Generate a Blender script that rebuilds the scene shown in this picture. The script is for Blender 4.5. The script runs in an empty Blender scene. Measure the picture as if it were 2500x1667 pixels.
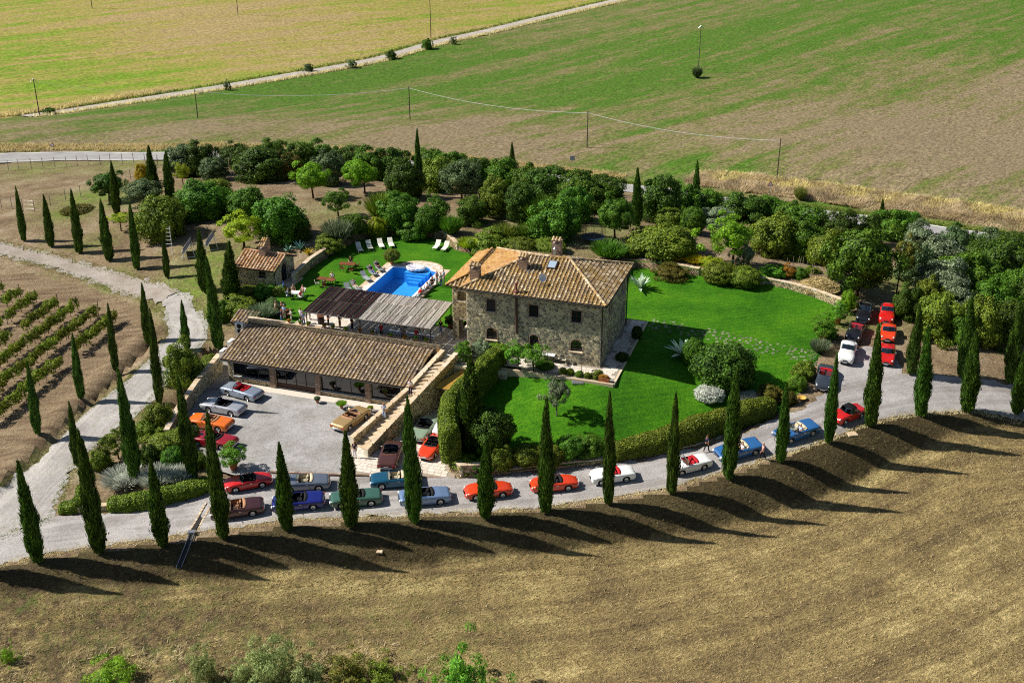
import bpy, bmesh, math, random
import numpy as np
from mathutils import Vector, Matrix
from mathutils.geometry import delaunay_2d_cdt

random.seed(7)
rng = np.random.default_rng(11)
R = math.radians
scene = bpy.context.scene
COL = scene.collection

# ------------------------------------------------------------------ camera
F, PITCH, CAMH = 2850.0, R(25.0), 50.5       # focal length in photo pixels (photo 2500 wide)
cam = bpy.data.cameras.new('camera')
cam.sensor_width = 36.0
cam.lens = F / 2500.0 * 36.0
cam.clip_start, cam.clip_end = 1.0, 6000.0
cam_ob = bpy.data.objects.new('camera', cam)
cam_ob.location = (0, 0, CAMH)
cam_ob.rotation_euler = (math.pi / 2 - PITCH, 0, 0)
COL.objects.link(cam_ob)
scene.camera = cam_ob

# ------------------------------------------------------------------ sky, sun, exposure
SUN_AZ, SUN_EL = R(9.0), R(41.0)            # sun stands at the left, a little behind the house
world = bpy.data.worlds.new('World')
scene.world = world
world.use_nodes = True
wn = world.node_tree
sky = wn.nodes.new('ShaderNodeTexSky')
sky.sky_type = 'NISHITA'
sky.sun_disc = False
sky.sun_elevation = SUN_EL
sky.sun_rotation = R(-90) + SUN_AZ
sky.air_density = 1.0
sky.dust_density = 0.6
bg = wn.nodes['Background']
bg.inputs['Strength'].default_value = 0.05
wn.links.new(sky.outputs[0], bg.inputs['Color'])
sun = bpy.data.lights.new('sun', 'SUN')
sun.energy = 5.0
sun.angle = R(0.53)
sun.color = (1.0, 0.945, 0.86)
sun_ob = bpy.data.objects.new('sun', sun)
sv = Vector((-math.cos(SUN_AZ) * math.cos(SUN_EL), math.sin(SUN_AZ) * math.cos(SUN_EL), math.sin(SUN_EL)))
sun_ob.rotation_euler = sv.to_track_quat('Z', 'Y').to_euler()
sun_ob.location = (-60, 120, 80)
COL.objects.link(sun_ob)
scene.view_settings.view_transform = 'Standard'
scene.view_settings.look = 'None'
scene.view_settings.exposure = 0.48
scene.view_settings.gamma = 1.0
scene.view_settings.use_curve_mapping = False
scene.render.engine = 'CYCLES'
scene.cycles.use_denoising = False
scene.cycles.filter_width = 1.1
scene.cycles.max_bounces = 6
scene.cycles.diffuse_bounces = 2
scene.cycles.glossy_bounces = 3
scene.cycles.transparent_max_bounces = 8
scene.cycles.caustics_reflective = False
scene.cycles.caustics_refractive = False

# ------------------------------------------------------------------ surveying helpers
cp, sp = math.cos(PITCH), math.sin(PITCH)
def P(px, py, z=0.0):
    """point of the level plane z that the photo shows at (px, py)"""
    u, v = (px - 1250) / F, (py - 833.5) / F
    d = (u, cp - v * sp, -sp - v * cp)
    t = (z - CAMH) / d[2]
    return Vector((d[0] * t, d[1] * t, z))
def PROJ(x, y, z):
    dz = z - CAMH
    fz = y * cp - dz * sp
    return 1250 + F * x / fz, 833.5 - F * (y * sp + dz * cp) / fz
def mpp(p):
    """photo pixels per metre at a world point"""
    return F / (p[1] * cp - (p[2] - CAMH) * sp)

class TPS:
    def __init__(s, ctrl):
        pts = [P(a, b, c) if len(t) == 3 else Vector(t[:3]) for t in ctrl for a, b, c in [t[:3]]]
        s.X = np.array([[p.x, p.y] for p in pts]) / 50.0
        z = np.array([p.z for p in pts])
        n = len(pts)
        K = s.U(np.linalg.norm(s.X[:, None] - s.X[None], axis=2)) + np.eye(n) * 1e-3
        Q = np.c_[np.ones(n), s.X]
        A = np.block([[K, Q], [Q.T, np.zeros((3, 3))]])
        s.w = np.linalg.solve(A, np.r_[z, 0, 0, 0])
    @staticmethod
    def U(r):
        return r * r * np.log(r + 1e-9)
    def __call__(s, x, y):
        x = np.atleast_1d(np.asarray(x, float)) / 50.0
        y = np.atleast_1d(np.asarray(y, float)) / 50.0
        r = np.sqrt((x[:, None] - s.X[None, :, 0]) ** 2 + (y[:, None] - s.X[None, :, 1]) ** 2)
        n = len(s.X)
        return s.U(r) @ s.w[:n] + s.w[n] + s.w[n + 1] * x + s.w[n + 2] * y

def seg_dist(x, y, line):
    """unsigned distance and sign (+ on the right hand of travel) to a polyline, arrays"""
    best = np.full(x.shape, 1e9)
    sgn = np.zeros(x.shape)
    for (ax, ay), (bx, by) in zip(line[:-1], line[1:]):
        dx, dy = bx - ax, by - ay
        t = np.clip(((x - ax) * dx + (y - ay) * dy) / (dx * dx + dy * dy), 0, 1)
        d = np.hypot(x - ax - t * dx, y - ay - t * dy)
        cr = dx * (y - ay) - dy * (x - ax)
        m = d < best
        best = np.where(m, d, best)
        sgn = np.where(m, -np.sign(cr), sgn)
    return best, sgn

def in_poly(x, y, poly):
    x = np.asarray(x, float); y = np.asarray(y, float)
    c = np.zeros(x.shape, bool)
    n = len(poly)
    for i in range(n):
        x1, y1 = poly[i][:2]; x2, y2 = poly[(i + 1) % n][:2]
        k = ((y1 > y) != (y2 > y)) & (x < (x2 - x1) * (y - y1) / (y2 - y1 + 1e-12) + x1)
        c ^= k
    return c

def inp(x, y, poly):
    c = False
    x1, y1 = poly[-1][0], poly[-1][1]
    for q in poly:
        x2, y2 = q[0], q[1]
        if (y1 > y) != (y2 > y) and x < (x2 - x1) * (y - y1) / (y2 - y1) + x1: c = not c
        x1, y1 = x2, y2
    return c

# smooth upper ground (drive, track, garden, far fields); heights relative to the terrace
tpsR = TPS([
    (-150, 1400, -6.0), (20, 1310, -5.2), (300, 1290, -4.6), (550, 1240, -3.95), (700, 1200, -3.7), (1000, 1200, -3.65), (1150, 1215, -3.6),
    (1350, 1180, -3.4), (1500, 1155, -3.15), (1660, 1120, -2.8), (1820, 1080, -2.3), (1960, 1030, -1.9), (2040, 940, -1.4), (2060, 850, -.9),
    (2080, 770, -.7), (2150, 800, -.8), (2200, 980, -1.9), (2350, 970, -2.2), (2500, 990, -2.7), (2350, 880, -.9), (2480, 870, -1.1),
    (480, 1000, -3.5), (620, 1050, -3.6), (850, 1050, -3.6), (960, 1100, -3.65), (420, 1120, -3.7), (300, 1150, -4.1), (250, 1050, -4.0),
    (100, 1150, -4.7), (0, 1050, -4.6), (0, 850, -4.2), (200, 850, -3.7), (400, 850, -3.0), (460, 770, -2.4), (520, 720, -1.2), (300, 720, -2.9), (0, 680, -3.6),
    (150, 620, -2.3), (350, 680, -1.9), (0, 580, -2.4), (250, 540, -1.3), (420, 600, -.6), (600, 620, .1), (100, 470, -3.2), (300, 450, -2.4),
    (700, 560, .7), (830, 560, .9), (950, 540, .9), (1100, 560, .8), (1250, 570, .8), (1500, 600, .8), (1750, 640, .7), (1950, 690, .3), (2030, 720, -.1),
    (700, 450, -.8), (900, 470, -.2), (1200, 490, -.5), (1600, 560, .2), (1900, 620, -.2), (2200, 700, -.8), (2400, 750, -1.2),
    (480, 410, -3.5), (700, 400, -3.4), (1000, 420, -3.6), (1300, 460, -3.4), (1600, 490, -3.2), (1900, 540, -3.0), (2200, 590, -2.8), (2480, 640, -2.6),
    (0, 388, -5.2), (300, 380, -5.2), (600, 380, -5.2), (900, 390, -5.2), (1200, 416, -5.2), (1517, 455, -5.0), (1800, 492, -4.8), (2053, 525, -4.6), (2300, 560, -4.4), (2480, 586, -4.3),
    (0, 345, -4.6), (500, 340, -4.6), (900, 340, -4.8), (1200, 370, -4.9), (1500, 400, -4.7), (1800, 430, -3.6), (2053, 455, -3.2), (2300, 490, -3.0), (2480, 515, -2.9),
    (0, 265, -8.5), (300, 252, -8.2), (700, 186, -8.2), (1062, 105, -8), (1366, 34, -7.5), (700, 270, -7), (1100, 270, -6.2), (1500, 300, -5), (1900, 300, -3.6), (2400, 350, -2.6),
    (1700, 180, -5), (2400, 150, -1.5), (1500, 60, -6.5), (2400, 20, .5), (200, 120, -8), (700, 60, -7), (0, 20, -6.5), (1000, 10, -6),
])
# front field below the bank
tpsF = TPS([
    (-150, 1440, -6.8), (76, 1427, -6.2), (204, 1415, -6.0), (380, 1402, -5.9), (561, 1392, -5.75), (760, 1377, -5.65), (918, 1366, -5.6), (1050, 1354, -5.55), (1228, 1344, -5.4), (1394, 1329, -5.3),
    (1650, 1298, -5.1), (1810, 1265, -5.0), (1906, 1239, -4.9), (1995, 1201, -4.7), (2080, 1163, -4.5), (2148, 1132, -4.25), (2230, 1095, -3.9), (2320, 1060, -3.4), (2480, 1070, -3.7),
    (2480, 1180, -4.6), (2300, 1300, -5.1), (2450, 1500, -5.9), (1800, 1500, -6.1), (1250, 1500, -6.5), (700, 1500, -6.7), (100, 1520, -7.1), (100, 1650, -8.2), (800, 1650, -7.6), (1600, 1650, -7.0), (2400, 1650, -6.6),
])
front_row_px = [(-260, 1432, -6.3), (-60, 1398, -5.6), (94, 1372, -5.0), (243, 1348, -4.6), (398, 1332, -4.25), (546, 1313, -4.0), (701, 1292, -3.85), (857, 1284, -3.75), (1013, 1275, -3.7),
                (1185, 1264, -3.65), (1333, 1251, -3.5), (1486, 1232, -3.3), (1640, 1205, -3.05), (1779, 1168, -2.75), (1906, 1128, -2.4), (2022, 1081, -2.15), (2125, 1040, -1.95),
                (2248, 1015, -2.1), (2362, 1005, -2.3), (2482, 1010, -2.7), (2650, 1030, -3.2), (2900, 1060, -4)]
bank_line = [tuple(P(*c)[:2]) for c in front_row_px]
ditch_line = [tuple(P(a, b, -4.1)[:2]) for a, b in [(380, 846), (365, 859), (281, 938), (178, 1022), (143, 1055), (61, 1129), (0, 1178), (-60, 1230)]]

def terrain(x, y):
    x = np.atleast_1d(np.asarray(x, float)); y = np.atleast_1d(np.asarray(y, float))
    r = tpsR(x, y)
    ds, sg = seg_dist(x, y, bank_line)
    d = ds * sg
    near = (ds < 60)
    t = np.maximum(0, d - 0.3)
    bank = r - (.2 * t + .13 * t * t)      # convex bank with a sharp toe
    f = tpsF(x, y)
    z = np.where(d > 0.3, np.maximum(np.minimum(f, r), bank), r)
    dd, s2 = seg_dist(x, y, ditch_line)
    z = z - 0.55 * np.exp(-(dd / 0.55) ** 2) + 0.4 * np.exp(-((dd * s2 - 1.6) / 1.2) ** 2)
    # small unevenness
    z = z + 0.05 * np.sin(x * .9 + 1.3 * np.sin(y * .53)) * np.sin(y * .8 + np.sin(x * .6)) * (y < 200)
    far = np.clip((y - 190) / 150, 0, 1)
    z = z + far * 0.5 * np.sin(x * .031 + y * .02) * np.sin(y * .027 - x * .011)
    return z
def zt(x, y):
    return float(terrain(x, y)[0])

PLAT = []     # (polygon, height function) of raised sheets: lawn, terrace, courtyard ...
def ground_z(x, y):
    for poly, fn in PLAT:
        if inp(x, y, poly):
            return float(fn(x, y))
    return zt(x, y)
def G(px, py, dz=0.0):
    """the ground point the photo shows at a pixel"""
    z = -2.0
    for _ in range(14):
        p = P(px, py, z)
        z = 0.35 * z + 0.65 * (ground_z(p.x, p.y))
    p = P(px, py, z)
    return Vector((p.x, p.y, ground_z(p.x, p.y) + dz))
def T(px, py):
    z = -3.0
    for _ in range(14):
        p = P(px, py, z)
        z = 0.35 * z + 0.65 * zt(p.x, p.y)
    p = P(px, py, z)
    return Vector((p.x, p.y, zt(p.x, p.y)))

# the farmhouse frame: u runs along the front to the right, v to the back
HA = R(-18.0)
HU = Vector((math.cos(HA), math.sin(HA), 0)); HV = Vector((-math.sin(HA), math.cos(HA), 0))
HO = Vector((8.6, 102.3, 0)) - 13.8 * HU
def L(u, v, z=0.0):
    p = HO + u * HU + v * HV
    return Vector((p.x, p.y, z))

# ------------------------------------------------------------------ object helpers
def tag(o, label=None, cat=None, group=None, kind=None):
    if label: o['label'] = label
    if cat: o['category'] = cat
    if group: o['group'] = group
    if kind: o['kind'] = kind
    return o
def empty(name, loc=(0, 0, 0), rz=0.0, parent=None):
    o = bpy.data.objects.new(name, None)
    o.empty_display_size = 0.3
    o.location = loc
    o.rotation_euler = (0, 0, rz)
    COL.objects.link(o)
    if parent: o.parent = parent
    return o
def thing(name, label, cat, loc=(0, 0, 0), rz=0.0, group=None):
    return tag(empty(name, loc, rz), label, cat, group)
def put(name, mesh, parent=None, loc=(0, 0, 0), rot=(0, 0, 0), scale=(1, 1, 1), mats=None):
    o = bpy.data.objects.new(name, mesh)
    o.location = loc; o.rotation_euler = rot; o.scale = scale
    COL.objects.link(o)
    if parent: o.parent = parent
    if mats:
        for i, m in enumerate(mats):
            o.material_slots[i].link = 'OBJECT'
            o.material_slots[i].material = m
    return o
ORD = ['', 'first', 'second', 'third', 'fourth', 'fifth', 'sixth', 'seventh', 'eighth', 'ninth', 'tenth', 'eleventh', 'twelfth', 'thirteenth', 'fourteenth', 'fifteenth',
       'sixteenth', 'seventeenth', 'eighteenth', 'nineteenth', 'twentieth']
def ordw(n):
    if n <= 20: return ORD[n]
    t = {2: 'twenty', 3: 'thirty', 4: 'forty', 5: 'fifty', 6: 'sixty', 7: 'seventy', 8: 'eighty', 9: 'ninety'}[n // 10]
    return t + '-' + ORD[n % 10] if n % 10 else t[:-1] + 'ieth'

class MB:
    """collects polygons, then links them as one mesh"""
    def __init__(s): s.v = []; s.f = []; s.r = []; s.m = []
    def add(s, vs, fs, r=None, m=0):
        b = len(s.v)
        s.v += [tuple(p) for p in vs]
        for f in fs:
            s.f.append(tuple(b + i for i in f)); s.r.append(random.random() if r is None else r); s.m.append(m)
        return s
    def quad(s, a, b, c, d, r=None, m=0): return s.add([a, b, c, d], [(0, 1, 2, 3)], r, m)
    def box(s, c, d, rz=0.0, r=None, m=0, M=None):
        x, y, z = d[0] / 2, d[1] / 2, d[2] / 2
        vs = [Vector(q) for q in ((-x, -y, -z), (x, -y, -z), (x, y, -z), (-x, y, -z), (-x, -y, z), (x, -y, z), (x, y, z), (-x, y, z))]
        if M is None: M = Matrix.Rotation(rz, 3, 'Z')
        vs = [M @ q + Vector(c) for q in vs]
        return s.add(vs, [(3, 2, 1, 0), (4, 5, 6, 7), (0, 1, 5, 4), (1, 2, 6, 5), (2, 3, 7, 6), (3, 0, 4, 7)], r, m)
    def tube(s, pts, rad, n=6, cap=True, r=None, m=0):
        pts = [Vector(p) for p in pts]
        if not hasattr(rad, '__len__'): rad = [rad] * len(pts)
        vs = []
        up = Vector((0.13, 0.2, 1)).normalized()
        for i, p in enumerate(pts):
            t = (pts[min(i + 1, len(pts) - 1)] - pts[max(i - 1, 0)]).normalized()
            a = t.cross(up)
            if a.length < .05: a = t.cross(Vector((1, 0, 0)))
            a.normalize(); b = t.cross(a)
            for k in range(n):
                w = 2 * math.pi * k / n
                vs.append(p + rad[i] * (math.cos(w) * a + math.sin(w) * b))
        fs = [(i * n + k, i * n + (k + 1) % n, (i + 1) * n + (k + 1) % n, (i + 1) * n + k) for i in range(len(pts) - 1) for k in range(n)]
        if cap:
            fs.append(tuple(range(n))); fs.append(tuple(reversed(range((len(pts) - 1) * n, len(pts) * n))))
        return s.add(vs, fs, random.random() if r is None else r, m)
    def lathe(s, prof, n=16, c=(0, 0, 0), r=None, m=0, M=None):
        vs = []
        for rr, z in prof:
            for k in range(n):
                w = 2 * math.pi * k / n
                q = Vector((rr * math.cos(w), rr * math.sin(w), z))
                if M is not None: q = M @ q
                vs.append(q + Vector(c))
        fs = [(i * n + k, i * n + (k + 1) % n, (i + 1) * n + (k + 1) % n, (i + 1) * n + k) for i in range(len(prof) - 1) for k in range(n)]
        return s.add(vs, fs, random.random() if r is None else r, m)
    def mesh(s, name, mats, smooth=False):
        me = bpy.data.meshes.new(name)
        me.from_pydata(s.v, [], s.f)
        for m in (mats if isinstance(mats, (list, tuple)) else [mats]): me.materials.append(m)
        if any(s.m): me.polygons.foreach_set('material_index', s.m)
        a = me.attributes.new('rnd', 'FLOAT', 'FACE'); a.data.foreach_set('value', s.r)
        if smooth: me.polygons.foreach_set('use_smooth', [True] * len(s.f))
        me.update()
        return me
    def build(s, name, mats, parent=None, smooth=False, loc=(0, 0, 0), rz=0.0):
        return put(name, s.mesh(name, mats, smooth), parent, loc, (0, 0, rz))

def np_mesh(name, verts, faces, mat, attrs=None, smooth=False):
    """fast mesh from arrays; faces (n,3) or (n,4)"""
    me = bpy.data.meshes.new(name)
    k = faces.shape[1]
    me.vertices.add(len(verts)); me.vertices.foreach_set('co', np.asarray(verts, np.float32).ravel())
    me.loops.add(faces.size); me.loops.foreach_set('vertex_index', faces.astype(np.int32).ravel())
    me.polygons.add(len(faces)); me.polygons.foreach_set('loop_start', np.arange(0, faces.size, k, dtype=np.int32))
    if smooth: me.polygons.foreach_set('use_smooth', np.ones(len(faces), bool))
    for nm, (dom, val) in (attrs or {}).items():
        a = me.attributes.new(nm, 'FLOAT', dom); a.data.foreach_set('value', np.asarray(val, np.float32))
    me.update(calc_edges=True)
    me.materials.append(mat)
    return me

# ------------------------------------------------------------------ materials (all procedural)
def srgb(h):
    h = h.lstrip('#')
    c = [int(h[i:i + 2], 16) / 255 for i in (0, 2, 4)]
    return tuple((x / 12.92 if x <= .04045 else ((x + .055) / 1.055) ** 2.4) for x in c) + (1,)
class NT:
    def __init__(s, name):
        s.mat = bpy.data.materials.new(name); s.mat.use_nodes = True
        s.t = s.mat.node_tree; s.b = s.t.nodes['Principled BSDF']; s.o = s.t.nodes['Material Output']
    def n(s, typ, **kw):
        x = s.t.nodes.new(typ)
        for k, v in kw.items(): setattr(x, k, v)
        return x
    def l(s, a, b): s.t.links.new(a, b)
    def co(s, kind='Object'):
        return s.n('ShaderNodeTexCoord').outputs[kind]
    def pos(s): return s.n('ShaderNodeNewGeometry').outputs['Position']
    def map(s, vec, scale=(1, 1, 1), rot=(0, 0, 0)):
        m = s.n('ShaderNodeMapping'); s.l(vec, m.inputs[0]); m.inputs['Scale'].default_value = scale; m.inputs['Rotation'].default_value = rot
        return m.outputs[0]
    def noise(s, vec, scale, detail=3, rough=.55, dist=0.0):
        x = s.n('ShaderNodeTexNoise'); s.l(vec, x.inputs['Vector'])
        x.inputs['Scale'].default_value = scale; x.inputs['Detail'].default_value = detail; x.inputs['Roughness'].default_value = rough; x.inputs['Distortion'].default_value = dist
        return x.outputs[0]
    def vor(s, vec, scale, feature='F1', out='Distance'):
        x = s.n('ShaderNodeTexVoronoi', feature=feature); s.l(vec, x.inputs['Vector']); x.inputs['Scale'].default_value = scale
        return x.outputs[out]
    def ramp(s, fac, stops):
        x = s.n('ShaderNodeValToRGB'); s.l(fac, x.inputs[0])
        e = x.color_ramp.elements
        while len(e) < len(stops): e.new(.5)
        for q, (p, c) in zip(e, stops): q.position = p; q.color = c if len(c) == 4 else (*c, 1)
        return x.outputs[0]
    def mix(s, fac, a, b, mode='MIX'):
        x = s.n('ShaderNodeMix', data_type='RGBA', blend_type=mode)
        for sock, val in ((x.inputs[0], fac), (x.inputs[6], a), (x.inputs[7], b)):
            if hasattr(val, 'is_linked'): s.l(val, sock)
            else: sock.default_value = val
        return x.outputs[2]
    def math(s, op, a, b=0.0, clamp=False):
        x = s.n('ShaderNodeMath', operation=op, use_clamp=clamp)
        for sock, val in ((x.inputs[0], a), (x.inputs[1], b)):
            if hasattr(val, 'is_linked'): s.l(val, sock)
            else: sock.default_value = val
        return x.outputs[0]
    def attr(s, name):
        return s.n('ShaderNodeAttribute', attribute_name=name).outputs['Fac']
    def rand(s): return s.n('ShaderNodeObjectInfo').outputs['Random']
    def bump(s, h, strength=.4, dist=.1):
        x = s.n('ShaderNodeBump'); s.l(h, x.inputs['Height']); x.inputs['Strength'].default_value = strength; x.inputs['Distance'].default_value = dist
        s.l(x.outputs[0], s.b.inputs['Normal'])
    def done(s, col, rough=.8, spec=.3, metal=0.0):
        if hasattr(col, 'is_linked'): s.l(col, s.b.inputs['Base Color'])
        else: s.b.inputs['Base Color'].default_value = col
        if hasattr(rough, 'is_linked'): s.l(rough, s.b.inputs['Roughness'])
        else: s.b.inputs['Roughness'].default_value = rough
        s.b.inputs['Specular IOR Level'].default_value = spec
        s.b.inputs['Metallic'].default_value = metal
        return s.mat
def g3(a): return (a, a, a, 1)

MATS = {}
def plain(name, col, rough=.6, spec=.4, metal=0.0, var=.25, scale=6.0, bump=0.0, coat=0.0):
    """one-colour material with mottling and slight relief"""
    if name in MATS: return MATS[name]
    t = NT(name); v = t.co()
    n = t.noise(v, scale, 4, .6)
    c = t.mix(n, tuple(x * (1 - var) for x in col[:3]) + (1,), tuple(min(1, x * (1 + var)) for x in col[:3]) + (1,))
    if bump: t.bump(t.noise(v, scale * 4, 3), bump, .03)
    if coat:
        t.b.inputs['Coat Weight'].default_value = coat; t.b.inputs['Coat Roughness'].default_value = .04
    MATS[name] = t.done(c, rough, spec, metal)
    return MATS[name]

def mat_stubble():
    t = NT('stubble_field'); v = t.pos()
    w = t.map(v, (1, 1, 1), (0, 0, R(-18)))
    cx = t.n('ShaderNodeCombineXYZ'); sx = t.n('ShaderNodeSeparateXYZ'); t.l(v, sx.inputs[0])
    t.l(t.math('MULTIPLY', t.attr('sd'), .55), cx.inputs[0]); t.l(t.math('MULTIPLY', sx.outputs[0], .045), cx.inputs[1])
    st = t.noise(cx.outputs[0], 1.0, 5, .7, .3)                      # working lines that follow the foot of the bank
    fine = t.noise(t.map(w, (2.6, 6, 3)), 1.0, 3, .85)
    mid = t.noise(v, .2, 5, .75)
    k = t.math('ADD', t.math('MULTIPLY', st, .48), t.math('MULTIPLY', mid, .52))
    c2 = t.n('ShaderNodeCombineXYZ'); t.l(t.math('MULTIPLY', t.attr('sd'), 2.3), c2.inputs[0]); t.l(t.math('MULTIPLY', sx.outputs[0], .11), c2.inputs[1])
    rows = t.noise(c2.outputs[0], 1.0, 3, .6, .2)
    k = t.math('ADD', k, t.math('MULTIPLY', t.math('SUBTRACT', rows, .5), .16))
    c = t.ramp(k, [(.35, srgb('#61543c')), (.44, srgb('#84724f')), (.53, srgb('#9d8a5c')), (.64, srgb('#ccb87f'))])
    cb = t.ramp(mid, [(.3, srgb('#453b28')), (.5, srgb('#564c33')), (.7, srgb('#695f41'))])  # bank's olive-brown, darkened in colour for its slope turned from the sun
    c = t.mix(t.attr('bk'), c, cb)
    rough = t.ramp(t.noise(v, .7, 5, .8), [(.4, g3(0)), (.6, g3(1))])
    c = t.mix(t.math('MULTIPLY', t.attr('dk'), rough), c, srgb('#54463a'))
    c = t.mix(.62, c, t.ramp(fine, [(.3, g3(.1)), (.5, g3(.52)), (.7, g3(1))]), 'OVERLAY')
    gm = t.math('MULTIPLY', t.attr('g'), t.ramp(t.noise(v, .9, 4, .75), [(.45, g3(0)), (.65, g3(1))]))
    c = t.mix(gm, c, srgb('#68793a'))
    t.bump(fine, 1.0, .35)
    return t.done(c, .95, .1)
def mat_garden():
    t = NT('garden_ground'); v = t.pos()
    n = t.noise(v, .25, 5, .65); f = t.noise(v, 3.5, 5, .8)
    c = t.ramp(n, [(.3, srgb('#6c5a47')), (.5, srgb('#89765c')), (.72, srgb('#a1917a'))])
    gm = t.math('MULTIPLY', t.attr('g'), t.ramp(t.noise(v, .5, 5, .75), [(.3, g3(0)), (.55, g3(1))]))
    c = t.mix(gm, c, t.ramp(t.noise(v, 1.3, 4, .7), [(.3, srgb('#4d6b1e')), (.7, srgb('#7d8f3a'))]))
    gg = t.ramp(t.noise(v, .35, 4, .7), [(.55, g3(0)), (.72, g3(.5))])
    c = t.mix(gg, c, srgb('#76803f'))
    c = t.mix(.9, c, t.ramp(f, [(.28, g3(.12)), (.5, g3(.5)), (.72, g3(.95))]), 'OVERLAY')
    t.bump(f, .8, .25)
    return t.done(c, .95, .1)
def mat_vineyard():
    t = NT('vineyard_soil'); v = t.pos()
    w = t.map(v, (.12, 1, 1), (0, 0, R(-36)))
    n = t.noise(w, 1.3, 4, .6); f = t.noise(v, 4, 5, .8)
    c = t.ramp(n, [(.3, srgb('#77634e')), (.55, srgb('#9c876b')), (.75, srgb('#b5a182'))])
    c = t.mix(.75, c, t.ramp(f, [(.25, g3(.2)), (.5, g3(.5)), (.75, g3(.9))]), 'OVERLAY')
    t.bump(f, 1.0, .4)
    return t.done(c, .95, .1)
def mat_far(name, green, straw, soil, bias, rot, sc):
    """stops run soil - straw - green; streaks along the sowing rows, clumps, and painted greenness g"""
    t = NT(name); v = t.pos()
    w = t.map(v, (1, 1, 1), (0, 0, rot))
    st = t.noise(t.map(w, (.010 * sc, .12 * sc, .1)), 1.0, 5, .65, .5)
    cl = t.noise(t.map(w, (.16, .4, .4)), 1.0, 5, .8)
    k = t.math('ADD', t.math('MULTIPLY', st, 1.25), t.math('ADD', t.math('MULTIPLY', cl, 1.1), bias - .7))
    k = t.math('ADD', k, t.math('MULTIPLY', t.attr('g'), .36))
    c = t.ramp(k, [(.3, soil), (.47, straw), (.7, green)])
    f = t.noise(t.map(w, (1.2, 2.6, 2)), 1.0, 3, .85)
    c = t.mix(.85, c, t.ramp(f, [(.3, g3(.12)), (.5, g3(.5)), (.7, g3(.95))]), 'OVERLAY')
    t.bump(f, .6, .3)
    return t.done(c, .95, .1)
def mat_gravel(name, a, b, edge='#8a8066', rough_patch=.5, rut=False):
    t = NT(name); v = t.pos()
    n = t.noise(v, .35, 5, .65); f = t.noise(v, 7, 5, .85)
    c = t.mix(t.ramp(n, [(.35, g3(0)), (.65, g3(1))]), srgb(a), srgb(b))
    c = t.mix(t.ramp(t.noise(v, 1.6, 5, .8), [(.3, g3(.55)), (.5, g3(0))]), c, srgb(edge))
    c = t.mix(.8, c, t.ramp(f, [(.25, g3(.2)), (.5, g3(.52)), (.75, g3(.95))]), 'OVERLAY')
    if rut:                                                          # wheel lines along the drive
        cx = t.n('ShaderNodeCombineXYZ'); sx = t.n('ShaderNodeSeparateXYZ'); t.l(v, sx.inputs[0])
        t.l(t.math('MULTIPLY', t.attr('g'), 1.1), cx.inputs[0]); t.l(t.math('MULTIPLY', sx.outputs[0], .05), cx.inputs[1])
        rn = t.noise(cx.outputs[0], 1.0, 3, .6, .2)
        c = t.mix(t.ramp(rn, [(.35, g3(.55)), (.5, g3(0))]), c, srgb('#7d776f')); c = t.mix(t.ramp(rn, [(.52, g3(0)), (.68, g3(.5))]), c, srgb('#bab6b2'))
    g = t.ramp(t.noise(v, .8, 5, .7), [(.58, g3(0)), (.75, g3(rough_patch))])
    c = t.mix(g, c, srgb(edge))
    t.bump(f, .5, .08)
    return t.done(c, .95, .15)
def mat_lawn():
    t = NT('lawn_grass'); v = t.pos()
    n = t.noise(v, .16, 4, .6); f = t.noise(v, 6, 3, .85); b = t.noise(v, .9, 4, .7)
    mow = t.n('ShaderNodeTexWave'); t.l(t.map(v, (1, 1, 1), (0, 0, R(-18))), mow.inputs[0]); mow.bands_direction = 'Y'; mow.inputs['Scale'].default_value = .42; mow.inputs['Distortion'].default_value = 2.5; mow.inputs['Detail'].default_value = 2
    k = t.math('ADD', t.math('MULTIPLY', n, .6), t.math('ADD', t.math('MULTIPLY', b, .3), t.math('MULTIPLY', mow.outputs[1], .05)))
    c = t.ramp(k, [(.33, srgb('#295808')), (.47, srgb('#396d0b')), (.58, srgb('#4a7b10')), (.7, srgb('#63891a'))])
    c = t.mix(.9, c, t.ramp(f, [(.28, g3(.12)), (.5, g3(.5)), (.72, g3(.92))]), 'OVERLAY')
    dry = t.ramp(t.noise(v, .5, 4, .75), [(.64, g3(0)), (.78, g3(.6))])
    c = t.mix(dry, c, srgb('#7d8636'))
    t.bump(f, .7, .1)
    return t.done(c, .9, .12)
def mat_asphalt():
    t = NT('asphalt'); v = t.pos()
    c = t.ramp(t.noise(v, .6, 5, .7), [(.3, srgb('#8d8b8a')), (.7, srgb('#a3a19e'))])
    return t.done(c, .85, .3)
def mat_stone(name, cols, scale=1.0):
    """stone coloured piece by piece through the rnd attribute"""
    t = NT(name); v = t.co()
    k = t.attr('rnd')
    n = len(cols)
    c = t.ramp(k, [((i + .5) / n, srgb(h)) for i, h in enumerate(cols)])
    f = t.noise(v, 7 * scale, 5, .75)
    c = t.mix(.75, c, t.ramp(f, [(.2, g3(.28)), (.5, g3(.5)), (.8, g3(.8))]), 'OVERLAY')
    t.bump(t.noise(v, 14 * scale, 4, .8), .5, .04)
    return t.done(c, .9, .15)
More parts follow.
